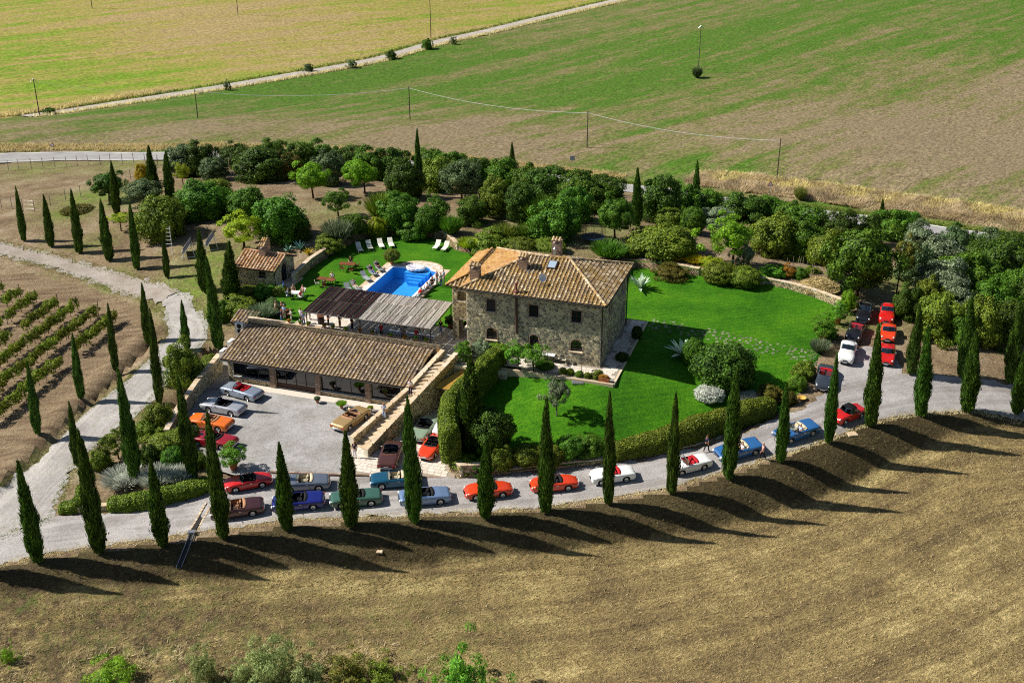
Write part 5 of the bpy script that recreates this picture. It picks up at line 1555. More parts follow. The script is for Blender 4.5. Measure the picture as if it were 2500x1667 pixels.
for c in [(59, 589, 38, 457, 17), (126, 603, 106, 477, 20), (195, 618, 173, 464, 22), (267, 637, 245, 488, 24), (335, 658, 316, 494, 20), (409, 679, 398, 577, 14)]: cypress(*c[:4], 'slim cypress in the left row above the dirt track', c[4])
for c in [(286, 523, 271, 395, 22), (377, 488, 362, 357, 28), (416, 489, 404, 370, 20)]: cypress(*c[:4], 'cypress among the trees of the upper left yard', c[4])
for c in [(1023, 478, 1018, 316, 19), (1251, 440, 1250, 348, 15), (1175, 492, 1179, 393, 13), (1555, 552, 1557, 412, 24), (1697, 506, 1703, 393, 18), (2150, 566, 2149, 488, 17)]: cypress(*c[:4], 'cypress rising out of the shrub belt behind the garden', c[4])
cypress(1150, 1098, 1148, 868, 'stout cypress in front of the tall clipped hedge', 56)
cypress(-52, 1400, -100, 1150, 'cypress standing past the left edge of the picture', 36)

# --- trees with trunks
tree(267, 491, 68, 414, .3, 'tree', 'dark', 'round dark tree behind the left row of cypresses')
tree(354, 497, 82, 432, .2, 'tree', 'grey', 'spreading grey-green tree in the upper left yard')
tree(448, 456, 36, 397, .42, 'loose', 'lime', 'little lime-green tree before the grey conical shrub')
tree(765, 484, 70, 391, .32, 'tree', 'bright', 'bright green round-headed tree on the dry slope')
tree(826, 528, 60, 459, .3, 'loose', 'green', 'small open tree on the dry slope behind the pool garden')
tree(596, 608, 88, 517, .33, 'loose', 'lime', 'yellow-green tree behind the oven house')
tree(296, 564, 46, 518, .55, 'loose', 'lime', 'tiny flat-topped tree among the left cypresses')
tree(891, 472, 66, 386, .3, 'tree', 'bright', 'light green tree in front of the roadside shrubs', cx=878)
tree(1127, 493, 88, 389, .22, 'tree', 'grey', 'grey-green tree standing clear of the shrub belt')
tree(1501, 585, 76, 477, .28, 'tree', 'green', 'leafy tree beside the trampoline')
tree(1788, 648, 100, 525, .32, 'loose', 'bright', 'bright leafy tree behind the lawn wall', cx=1776)
tree(2022, 682, 80, 565, .25, 'tree', 'hedge', 'olive-green tree left of the big walnut tree', cx=2010)
tree(2089, 728, 140, 540, .2, 'tree', 'green', 'big dark walnut tree above the parked cars', cx=2090)
tree(2188, 720, 52, 580, .5, 'loose', 'brown', 'thin tree with russet leaves right of the walnut tree', cx=2196)
tree(1359, 1014, 56, 924, .38, 'loose', 'olive', 'lone olive tree on the front lawn')
tree(1205, 1105, 92, 988, .1, 'tree', 'dark', 'dark bushy tree beside the tall hedge')
tree(290, 1120, 56, 1052, .3, 'loose', 'hedge', 'small crooked tree in the left flower bed', cx=281)
tree(1264, 912, 50, 835, .45, 'loose', 'lemon', 'leafy orange tree at the front of the patio, the left one', cx=1258)
tree(1302, 915, 58, 838, .45, 'loose', 'lemon', 'leafy orange tree at the front of the patio, the right one', cx=1302)
tree(2070, 762, 34, 706, .1, 'tree', 'bright', 'small bright bush-tree by the end of the lawn wall')

# --- shrubs (x, lower edge, width, top)
BELT = 'rounded evergreen shrub in the belt before the road'
for b in [(446, 434, 80, 355, 'bush', 'grey'), (492, 432, 70, 352, 'bush', 'dark'), (571, 408, 82, 347, 'mound', 'dark'), (632, 448, 128, 356, 'mound', 'dark'), (664, 400, 66, 340, 'bush', 'green'), (690, 440, 70, 375, 'bush', 'brown'), (729, 425, 74, 350, 'bush', 'green'),
          (786, 420, 72, 348, 'bush', 'green'), (800, 455, 70, 372, 'bush', 'grey'), (851, 425, 74, 358, 'bush', 'dark'), (900, 440, 74, 366, 'bush', 'green'), (948, 440, 90, 362, 'bush', 'dark'), (1051, 440, 78, 366, 'bush', 'green'), (1058, 470, 84, 390, 'bush', 'hedge'),
          (1100, 450, 84, 372, 'bush', 'green'), (1165, 460, 74, 385, 'bush', 'dark'), (1219, 470, 82, 390, 'bush', 'green'), (1290, 480, 76, 405, 'bush', 'green'), (1337, 500, 104, 407, 'bush', 'dark'), (1426, 520, 112, 430, 'bush', 'green'), (1440, 480, 80, 420, 'bush', 'dark'), (1490, 510, 82, 432, 'bush', 'dark'),
          (1612, 545, 100, 437, 'bush', 'dark'), (1673, 530, 66, 455, 'bush', 'green'), (1730, 530, 74, 465, 'bush', 'green'), (1826, 545, 110, 473, 'bush', 'dark'), (1880, 545, 80, 480, 'bush', 'green'), (1972, 590, 104, 505, 'bush', 'green'), (2053, 600, 80, 520, 'bush', 'dark'), (2180, 590, 92, 512, 'bush', 'green'), (2219, 585, 70, 515, 'bush', 'green'),
          (2346, 625, 62, 555, 'bush', 'dark'), (2423, 635, 80, 560, 'bush', 'grey'), (2474, 650, 80, 572, 'bush', 'dark'), (2120, 600, 60, 530, 'bush', 'dark'), (1930, 560, 60, 495, 'bush', 'green')]:
    bush(*b, BELT)
MID = 'shrub on the slope between the garden walls and the belt'
for b in [(984, 488, 84, 394, 'mound', 'dark'), (1208, 538, 64, 425, 'cone', 'hedge'), (1269, 548, 72, 440, 'cone', 'dark'), (1151, 552, 68, 487, 'bush', 'green'), (1066, 548, 62, 482, 'loose', 'green'), (933, 545, 80, 468, 'broom', 'hedge'), (973, 566, 98, 478, 'mound', 'green'), (1037, 585, 64, 525, 'bush', 'green'), (1101, 578, 52, 525, 'broom', 'green'),
          (1323, 560, 84, 475, 'broom', 'green'), (1356, 596, 112, 497, 'bush', 'green'), (1405, 545, 70, 460, 'bush', 'green'), (1638, 565, 76, 505, 'ball', 'hedge'), (1694, 575, 66, 503, 'ball', 'green'), (1628, 637, 150, 556, 'mound', 'hedge'), (1755, 560, 80, 507, 'bush', 'olive'), (1898, 632, 118, 523, 'mound', 'hedge'), (1960, 640, 90, 545, 'bush', 'green'),
          (1819, 655, 46, 594, 'loose', 'olive'), (518, 445, 62, 379, 'cone', 'grey'), (486, 545, 122, 444, 'mound', 'green'), (530, 490, 56, 440, 'bush', 'hedge'), (385, 598, 112, 487, 'mound', 'hedge'), (410, 560, 60, 492, 'bush', 'grey'), (593, 535, 96, 460, 'mound', 'green'), (676, 602, 122, 486, 'mound', 'green'), (735, 590, 40, 540, 'bush', 'dark'),
          (345, 446, 30, 402, 'bush', 'yellow'), (562, 500, 34, 462, 'broom', 'orange'), (820, 600, 70, 535, 'broom', 'olive'), (860, 595, 64, 545, 'bush', 'green'), (800, 615, 54, 580, 'bush', 'hedge'), (920, 585, 40, 535, 'bush', 'lime'), (1010, 590, 70, 540, 'bush', 'green'), (1075, 570, 40, 540, 'ball', 'green'),
          (1230, 605, 60, 545, 'broom', 'hedge'), (1275, 595, 44, 545, 'broom', 'green'), (1200, 625, 80, 572, 'bush', 'hedge'), (1270, 632, 84, 582, 'ball', 'hedge'), (1340, 628, 84, 585, 'ball', 'hedge'), (1490, 640, 90, 590, 'broom', 'green'), (1545, 642, 70, 612, 'ball', 'hedge'), (1145, 616, 56, 585, 'broom', 'lime')]:
    bush(*b, MID)
WOOD = 'shrub in the thicket at the right edge'
for b in [(2257, 640, 80, 555, 'bush', 'olive'), (2298, 690, 110, 590, 'bush', 'olive'), (2237, 700, 80, 600, 'bush', 'grey'), (2308, 745, 100, 645, 'bush', 'olive'), (2372, 735, 120, 625, 'bush', 'green'), (2461, 705, 120, 595, 'bush', 'dark'), (2221, 785, 60, 702, 'bush', 'dark'), (2265, 780, 60, 685, 'bush', 'hedge'), (2300, 838, 104, 730, 'bush', 'hedge'),
          (2436, 790, 100, 690, 'bush', 'green'), (2400, 850, 90, 735, 'bush', 'hedge'), (2460, 856, 100, 745, 'bush', 'dark'), (2350, 790, 80, 700, 'bush', 'olive'), (2490, 760, 70, 660, 'bush', 'green'), (2360, 850, 70, 770, 'bush', 'green'), (2400, 680, 90, 600, 'bush', 'dark'), (2330, 640, 60, 560, 'bush', 'grey'), (2540, 800, 100, 690, 'bush', 'dark')]:
    bush(*b, WOOD)
BED = 'shrub in the flower bed left of the courtyard'
for b in [(441, 948, 76, 846, 'bush', 'hedge'), (470, 950, 50, 890, 'bush', 'dark'), (512, 912, 54, 866, 'ball', 'hedge'), (385, 1062, 72, 988, 'mound', 'hedge'), (355, 1078, 50, 1030, 'bush', 'hedge'), (242, 1152, 48, 1102, 'bush', 'hedge'), (400, 1120, 104, 1058, 'bush', 'hedge'), (360, 1140, 40, 1090, 'bush', 'dark'), (421, 1150, 56, 1092, 'ball', 'green'),
          (478, 1150, 46, 1105, 'ball', 'hedge'), (465, 1085, 36, 1040, 'bush', 'green')]:
    bush(*b, BED)
for b in [(291, 1205, 100, 1155, 'broom', 'silver'), (380, 1200, 90, 1142, 'broom', 'silver'), (432, 1192, 70, 1140, 'broom', 'silver')]: bush(*b, 'silvery grey lavender clump in the left flower bed')
OV = 'shrub below the oven house wall'
for b in [(605, 745, 60, 705, 'bush', 'hedge'), (648, 742, 54, 700, 'bush', 'green'), (575, 780, 80, 728, 'bush', 'hedge'), (640, 785, 70, 742, 'broom', 'olive'), (680, 735, 44, 702, 'bush', 'hedge'), (540, 790, 44, 740, 'bush', 'green'), (600, 800, 60, 752, 'bush', 'hedge'), (668, 770, 44, 735, 'bush', 'grey')]:
    bush(*b, OV)
bush(1775, 966, 146, 852, 'mound', 'dark', 'very large domed evergreen shrub on the main lawn')
bush(1696, 898, 58, 828, 'ball', 'green', 'round clipped shrub beside the spiky agave on the lawn')
bush(1735, 992, 74, 948, 'ball', 'silver', 'silver-leaved mound at the foot of the big domed shrub')
bush(1835, 995, 60, 965, 'broom', 'silver', 'small grey tuft under the big domed shrub')
LE = 'leafy plant along the right edge of the main lawn'
for b in [(2005, 868, 46, 828, 'broom', 'olive'), (1965, 930, 50, 890, 'bush', 'hedge'), (1948, 955, 40, 922, 'bush', 'lemon'), (1925, 990, 40, 955, 'bush', 'brown'), (2030, 830, 30, 800, 'bush', 'green'), (1880, 985, 50, 945, 'bush', 'brown')]: bush(*b, LE)
HB = 'clipped evergreen mound along the front wall of the lawn'
for b in [(1130, 1160, 60, 1118, 'bush', 'hedge'), (1180, 1165, 50, 1128, 'bush', 'green'), (1225, 1160, 60, 1100, 'mound', 'hedge'), (1285, 1150, 82, 1095, 'ball', 'hedge'), (1345, 1145, 70, 1095, 'mound', 'hedge'), (1395, 1135, 60, 1080, 'bush', 'green'), (1440, 1130, 66, 1078, 'bush', 'green'), (1185, 1125, 44, 1075, 'bush', 'green')]: bush(*b, HB)
for b in [(1762, 700, 84, 640, 'ball', 'hedge'), (1820, 708, 88, 652, 'ball', 'hedge')]: bush(*b, 'wide clipped shrub spilling over the lawn wall')
bush(1640, 685, 70, 660, 'bush', 'brown', 'low brownish plants at the foot of the lawn wall')
PB = 'small clipped bush edging the patio'
for b in [(1330, 905, 46, 890, 'ball', 'green'), (1375, 918, 20, 902, 'ball', 'hedge'), (1392, 920, 22, 902, 'ball', 'hedge'), (1415, 925, 22, 908, 'ball', 'lemon'), (1435, 928, 20, 912, 'ball', 'hedge'), (1458, 930, 28, 908, 'bush', 'hedge')]: bush(*b, PB)
for b in [(1556, 830, 26, 795, 'ball', 'dark'), (1520, 885, 34, 860, 'ball', 'dark')]: bush(*b, 'dark shrub on the shaded patio at the right of the house')
for b in [(1130, 880, 34, 840, 'bush', 'lemon'), (1175, 875, 40, 835, 'bush', 'olive'), (1215, 875, 50, 840, 'bush', 'bright')]: bush(*b, 'plant at the head of the stone staircase')
# foreground scrub
for b in [(655, 1705, 120, 1580, 'scrub', 'wscrub'), (750, 1712, 90, 1625, 'scrub', 'wscrub'), (840, 1705, 110, 1625, 'scrub', 'brown'), (1140, 1735, 120, 1605, 'scrub', 'lemon'), (265, 1690, 110, 1640, 'scrub', 'bright'), (18, 1625, 34, 1585, 'scrub', 'bright'), (490, 1690, 70, 1600, 'scrub', 'wscrub'), (930, 1695, 100, 1635, 'scrub', 'hedge'), (590, 1690, 60, 1620, 'scrub', 'wscrub')]:
    bush(*b, 'wild scrub at the bottom edge of the field')
# roadside and field shrubs
for b in [(954, 146, 22, 126, 'bush', 'dark'), (1043, 122, 22, 98, 'bush', 'green'), (1107, 110, 14, 92, 'loose', 'grey'), (555, 222, 16, 200, 'loose', 'grey'), (858, 168, 22, 148, 'loose', 'grey'), (752, 176, 20, 158, 'bush', 'grey')]: bush(*b, 'small bush beside the far white road')
bush(1703, 193, 24, 162, 'broom', 'grey', 'tuft of bushes round the foot of the far power pole')
bush(116, 280, 26, 264, 'bush', 'dark', 'bush beside the pole at the left end of the white road')
bush(1955, 492, 30, 455, 'broom', 'wgrass', 'green tuft in the tall dry grass bank')

# --- hedges, vineyard, agaves, grass
def hedge(label, pts, w, hts, mat, leaf=.11, dens=260, name='hedge', round_=.35):
    """swept hedge: pts ground points, hts heights at the points"""
    sm = smooth_line([Vector((p.x, p.y, p.z)) for p in pts], 6); hh = []
    n0 = len(pts)
    for i in range(len(sm)):
        t = i / (len(sm) - 1) * (n0 - 1); k = min(int(t), n0 - 2); hh.append(hts[k] + (hts[k + 1] - hts[k]) * (t - k))
    prof = [(-1, -.05), (-1.04, .45), (-.96, .8), (-.6, .97), (0, 1.03), (.6, .97), (.96, .8), (1.04, .45), (1, -.05)]
    vs, fs = [], []
    for i, p in enumerate(sm):
        t = (sm[min(i + 1, len(sm) - 1)] - sm[max(i - 1, 0)]); t.z = 0; t.normalize(); r = Vector((t.y, -t.x, 0))
        e = min(1, min(i, len(sm) - 1 - i) / 2.0) ** .5 * .55 + .45
        wob = 1 + .08 * math.sin(i * 1.7) + .06 * math.sin(i * .61 + 2)
        for a, b in prof: vs.append(tuple(p + r * (a * w / 2 * e * wob) + UP * (b * hh[i] * (.75 + .25 * e) * (1 + .05 * math.sin(i * 1.1 + 1)))))
    m = len(prof)
    for i in range(len(sm) - 1):
        for k in range(m - 1): fs.append((i * m + k, i * m + k + 1, (i + 1) * m + k + 1, (i + 1) * m + k))
    for i0 in (0, len(sm) - 1):
        for k in range(4): fs.append((i0 * m + k, i0 * m + k + 1, i0 * m + m - 2 - k, i0 * m + m - 1 - k))
    V = np.array(vs); Fq = np.array(fs)
    A = V[Fq]; ar = np.linalg.norm(np.cross(A[:, 2] - A[:, 0], A[:, 3] - A[:, 1]), axis=1) / 2
    cnt = rng.poisson(ar * dens); idx = np.repeat(np.arange(len(Fq)), cnt)
    s, t = rng.random(len(idx))[:, None], rng.random(len(idx))[:, None]
    C = (A[idx, 0] * (1 - s) + A[idx, 1] * s) * (1 - t) + (A[idx, 3] * (1 - s) + A[idx, 2] * s) * t
    N = unit(np.cross(A[:, 1] - A[:, 0], A[:, 3] - A[:, 0]))[idx]
    N = np.where(((C - V.mean(0)) * N).sum(1, keepdims=True) < 0, -N, N)
    C = C + N * rng.uniform(-.03, .09, (len(idx), 1)); N = unit(N + rng.normal(0, .6, N.shape))
    v2, f2 = leaf_quads(C, N, leaf, 1.5, 5)
    Va, Fa = join([(V, Fq), (v2, f2)])
    o = put(name, np_mesh(name, Va, Fa, ML[mat], {'rnd': ('FACE', np.r_[np.full(len(Fq), .2), rng.random(len(f2))])}))
    return tag(o, label, 'hedge')
hw_ = [P(a, b, z) for a, b, z in [(1104, 1128, -2.4), (1097, 1085, -2.3), (1103, 1040, -2.1), (1130, 1000, -1.9), (1160, 965, -1.5), (1185, 935, -1.1), (1208, 905, -.7), (1222, 892, -.5)]]
hedge('tall clipped hedge curving up the slope between apron and lawn', hw_, 1.7, [3.3, 3.6, 3.4, 3.0, 2.9, 2.7, 2.3, 2.0], 'hedge', .1, 420)
hedge('long clipped hedge along the lawn wall above the drive', [G(a, b) for a, b in [(1490, 1112), (1560, 1100), (1640, 1082), (1700, 1064), (1770, 1040), (1830, 1020), (1885, 1000)]], 1.9, [1.0, 1.3, 1.6, 1.9, 1.6, 1.7, 1.2], 'hedge', .1, 380)
hedge('low rounded hedge at the foot of the left flower bed', [G(a, b) for a, b in [(268, 1240), (330, 1236), (400, 1222), (460, 1205), (512, 1188)]], 1.5, [.9, 1.1, 1.1, 1.0, .9], 'hedge', .1, 380)
hedge('short hedge at the left corner of the flower bed', [G(a, b) for a, b in [(150, 1246), (185, 1244), (205, 1225), (205, 1195)]], 1.2, [.7, .9, .9, .7], 'hedge', .1, 380)

# vineyard
vm = [crown('leaves', ML['vine'], (.62, .3, .42), 1.0, 16, .3, 55, .11, -.9, 60 + k, .3, 1.2, core=0) for k in range(4)]
vt_ = [trunk_mesh('stem', 70 + k, .85, .035, 3, .18) for k in range(3)]
vpost = MB().tube([(0, 0, -.2), (0, 0, 1.75)], .045, 6).mesh('vine_post', M_POLE)
ends = [(283, 788), (240, 770), (191, 757), (143, 750), (89, 738), (50, 725), (8, 714)]
A0v, A1v = T(15, 1012), T(283, 788)
vd = Vector((A0v.x - A1v.x, A0v.y - A1v.y, 0)).normalized()
nposts = []
for ri, e in enumerate(ends):
    q = T(*e); s = .5; k = 0; pk = 0
    while True:
        p = q + vd * s
        x_, y_ = PROJ(p.x, p.y, zt(p.x, p.y))
        if x_ < -25: break
        if random.random() > .12:
            k += 1
            z_ = zt(p.x, p.y)
            o = empty('grapevine', Vector((p.x + random.gauss(0, .08), p.y + random.gauss(0, .08), z_)), math.atan2(vd.y, vd.x) + random.gauss(0, .15))
            g_ = random.uniform(.9, 1.35)
            put('leaves', vm[(k + ri) % 4], o, (0, 0, 0), (0, 0, 0), (g_, g_, random.uniform(.9, 1.15)))
            put('stem', vt_[k % 3], o, (0, 0, 0), (0, 0, random.uniform(0, 6)), (.9, .9, 1))
            tag(o, f'grapevine in the {ordw(ri + 1)} vineyard row from the track, {ordw(k)} from the upper end', 'grapevine', 'vineyard vines')
        if pk % 5 == 0:
            w_ = put('vine_post', vpost, None, Vector((p.x, p.y, zt(p.x, p.y))) - vd * .5, (random.gauss(0, .04), random.gauss(0, .04), 0))
            tag(w_, f'wooden stake in the {ordw(ri + 1)} vineyard row from the track, {ordw(pk // 5 + 1)} from the upper end', 'post', 'vineyard stakes')
        pk += 1
        s += random.uniform(1.05, 1.3)

# agaves
def agave_mesh(mat, n, L_, seed, w=.09, spread=1.0):
    r = random.Random(seed); mb = MB()
    for k in range(n):
        a = k * 2.4 + r.uniform(-.2, .2); el = R(r.uniform(20, 80)); l_ = L_ * r.uniform(.75, 1.1)
        d = Vector((math.cos(a), math.sin(a), 0)); s = Vector((-d.y, d.x, 0)); prev = None
        pts = []
        for j in range(5):
            t = j / 4
            c = d * (l_ * t * math.cos(el) * spread + .12 * l_ * t * t) + UP * (l_ * t * math.sin(el) - .12 * l_ * t * t + .05)
            ww = w * (1, 1.25, 1.1, .7, .05)[j] * l_
            pts.append((c - s * ww + UP * ww * .35, c, c + s * ww + UP * ww * .35))
        rr = r.random()
        for p, q in zip(pts[:-1], pts[1:]): mb.add([*p, *q], [(0, 1, 4, 3), (1, 2, 5, 4)], rr)
    return mb.mesh('leaves', ML[mat], True)
def agave(px, py, L_, mat, n, label, seed):
    o = thing('agave', label, 'agave', G(px, py), 0)
    put('leaves', agave_mesh(mat, n, L_, seed), o)
agave(1563, 706, 1.9, 'agavew', 26, 'large pale agave by the right back corner of the house', 1)
agave(1664, 868, 2.0, 'agavew', 26, 'sprawling agave in the house shadow on the lawn', 2)
agave(703, 615, 1.1, 'agave', 20, 'blue agave above the garden wall, nearest the oven house roof', 3)
agave(734, 610, 1.3, 'agave', 24, 'blue agave above the garden wall, the taller right one', 4)
agave(753, 622, 1.1, 'yellow', 20, 'yellow-striped agave above the garden wall', 5)

# grasses as masses
def blades(name, pts, h, w, mats, label=None, lean=.5, cat='grass', nb=5, seed=1, swirl=0.0):
    """pts (n,3) tuft feet, nb blades each"""
    r = np.random.default_rng(seed)
    n = len(pts) * nb
    B = np.repeat(pts, nb, 0) + np.c_[r.normal(0, w * 3, (n, 2)), np.zeros(n)]
    hh = np.repeat(h if hasattr(h, '__len__') else np.full(len(pts), h), nb) * r.uniform(.5, 1.15, n)
    fld_ = np.c_[np.sin(pts[:, 0] * .9 + 1.7 * np.sin(pts[:, 1] * .6)), np.sin(pts[:, 1] * 1.1 + 1.3 * np.sin(pts[:, 0] * .5))] * swirl
    tl = np.repeat(fld_ + r.normal(0, lean * (1 if not swirl else .4), (len(pts), 2)), nb, 0) + r.normal(0, lean * .7, (n, 2))
    tip = B + np.c_[tl * hh[:, None], hh]
    a = r.uniform(0, math.pi, n); sd = np.c_[np.cos(a), np.sin(a), np.zeros(n)] * w
    V = np.stack([B - sd, B + sd, tip], 1).reshape(-1, 3)
    me = np_mesh(name, V, np.arange(n * 3).reshape(n, 3), ML[mats], {'rnd': ('FACE', r.random(n))})
    o = put(name, me)
    return tag(o, label, cat, None, 'stuff')
def along(line, n, w0, w1, seed=3, trange=(0, 1)):
    """random feet in a band beside a polyline (positive = left of travel)"""
    r = np.random.default_rng(seed)
    ln = np.array([[p[0], p[1]] for p in line]); sg = np.linalg.norm(np.diff(ln, axis=0), axis=1); cs = np.r_[0, np.cumsum(sg)]
    t = r.uniform(trange[0], trange[1], n) * cs[-1]; k = np.clip(np.searchsorted(cs, t) - 1, 0, len(sg) - 1)
    f = ((t - cs[k]) / sg[k])[:, None]; d = (ln[k + 1] - ln[k]) / sg[k][:, None]
    p = ln[k] + d * f * sg[k][:, None]; o = r.uniform(w0, w1, n)[:, None]
    p = p + np.c_[-d[:, 1], d[:, 0]] * o
    return np.c_[p, terrain(p[:, 0], p[:, 1])], o.ravel()
rl = [(p.x, p.y) for p in road_line]
p_, o_ = along(rl, 5200, 1.0, 4.6, 4, (.10, .62)); blades('dry_verge_grass', p_, .5, .05, 'straw', 'strip of tall dry grass on the far side of the asphalt road', .35, nb=5)
bankl = [tuple(T(a, b)[:2]) for a, b in [(1680, 448), (1760, 452), (1900, 470), (2053, 492), (2200, 513), (2350, 533), (2500, 556), (2650, 585)]]
p_, o_ = along(bankl, 8000, -1.2, 4.6, 5); blades('tall_dry_grass', p_, (.35 + .3 * rng.random(len(p_))) * (1.1 + .9 * np.sin(p_[:, 0] * .55 + 2 * np.sin(p_[:, 1] * .4)) * np.sin(p_[:, 1] * .7)), .05, 'strawg', 'high bank of matted dry grass beside the asphalt road at the right', .5, nb=8, swirl=.9)
p_, o_ = along(bankl, 2600, 1.5, 5.0, 6); blades('golden_grass', p_, .6, .06, 'straw', 'golden tall grass along the top of the right roadside bank', .4, nb=5)
p_, o_ = along(rl, 3000, .3, 1.3, 7, (.5, 1)); blades('verge_grass', p_, .3, .05, 'wgrass', 'green mown verge beside the asphalt road', .3)
ML['lawnb'] = mat_leaf('lawn_blade', '#2c5a0c', '#3f7412', '#5f8f22', .3, .6, .49, 1.0)
r_ = np.random.default_rng(77); lb_ = [tuple(p) for p in LAWN] + [tuple(LAWN[0])]
p_, o_ = along(lb_, 6000, -.12, .3, 17); p_[:, 2] = np.maximum(lawn_z(p_[:, 0], p_[:, 1]), p_[:, 2] - .02); blades('lawn_fringe', p_, .1, .025, 'lawnb', 'uneven grass fringe round the edge of the main lawn', .5, nb=3)
fl_ = [(p.x, p.y) for p in smooth_line([Vector((p.x, p.y)) for p in far_top], 4)]
dlw = [tuple(T(a, b)[:2]) for a, b in drive_low]
p_, o_ = along(dlw, 5000, -.45, .35, 14); blades('drive_edge_grass', p_, .13, .03, 'strawg', 'ragged dry grass fringe along the lower edge of the drive', .5, nb=3)
tkw = [tuple(p) for p in TRACK] + [tuple(TRACK[0])]
p_, o_ = along(tkw, 5000, -.5, .5, 15); blades('track_edge_grass', p_, .13, .03, 'wgrass', 'ragged grass fringe along the gravel track', .5, nb=3)
p_, o_ = along(fl_, 2600, -3.6, -2.2, 8); blades('white_road_grass', p_, .7, .07, 'strawg', 'dry grass along the near edge of the white road', .3)
p_, o_ = along(fl_, 1600, 2.2, 3.6, 9); blades('white_road_far_grass', p_, .6, .07, 'wgrass', 'rough grass along the far edge of the white road', .3)
dl = [tuple(T(a, b)[:2]) for a, b in [(-150, 300), (0, 285), (60, 278), (130, 268), (250, 246), (330, 235), (420, 220)]]
p_, o_ = along(dl, 2200, -1.5, 2.5, 10); blades('ditch_grass', p_, .9, .08, 'straw', 'dry ditch grass at the left end of the white road', .35)
# stubble of the front field, short dry grass of the bank
def scatter_zone(n, x0, x1, y0, y1, test, seed):
    r = np.random.default_rng(seed); x = r.uniform(x0, x1, n); y = r.uniform(y0, y1, n); k = test(x, y); x, y = x[k], y[k]
    return np.c_[x, y, terrain(x, y)]
def front(x, y):
    d, s = seg_dist(x, y, bank_line); return (d * s > 4) & (np.abs(x) < y * .5 + 4)
p_ = scatter_zone(36000, -45, 62, 52, 96, front, 11); blades('stubble', p_, .14, .035, 'straw', 'short pale stubble over the front field', .7, nb=3)
def bnk(x, y):
    d, s = seg_dist(x, y, bank_line); return (d * s > .2) & (d * s < 5.5)
p_ = scatter_zone(26000, -48, 62, 66, 108, bnk, 12); blades('bank_grass', p_, .14, .03, 'wgrass', 'short dry grass on the bank below the cypress row', .5, nb=3)
ML['bankg'] = mat_leaf('bank_straw', '#584c30', '#6d613f', '#8d7f57', .2, .5, .5, .9)
bpy.data.objects['bank_grass'].data.materials[0] = ML['bankg']
def slope(x, y):
    px = np.array([PROJ(a, b, 0)[0] for a, b in zip(x, y)]); return (px < 1150) & (px > -50)
def patch(x, y):
    px = np.array([PROJ(a, b, -8.5)[:2] for a, b in zip(x, y)]); q = np.sin(x * .9 + 2 * np.sin(y * .7)) * np.sin(y * 1.1 + np.sin(x * .5))
    return (px[:, 0] < 1100) & (px[:, 1] > 1500 + 60 * np.sin(px[:, 0] * .008)) & (q > .05)
p_ = scatter_zone(9000, -42, 2, 52, 70, patch, 13); blades('rough_brush', p_, .32, .03, 'strawg', 'rough dry brush at the bottom left of the field', .8, nb=4)
p_ = scatter_zone(2500, -42, 2, 52, 70, lambda x, y: patch(x * 1.0 + 5, y) & patch(x, y), 16); blades('wild_grass', p_, .25, .04, 'wgrass', 'tufts of wild green grass at the bottom left of the field', .6, nb=4)

# labels for all plants: what it is, and which of its kind counting from the left
def label_plants():
    by = {}
    for px, o, d, c, g in PLANTS: by.setdefault(d, []).append((px, o, c, g))
    for d, lst in by.items():
        lst.sort(key=lambda t: t[0])
        for i, (px, o, c, g) in enumerate(lst):
            tag(o, d if len(lst) == 1 else f'{d}, {ordw(i + 1)} from the left', c, d.split(',')[0] if len(lst) > 1 else None)

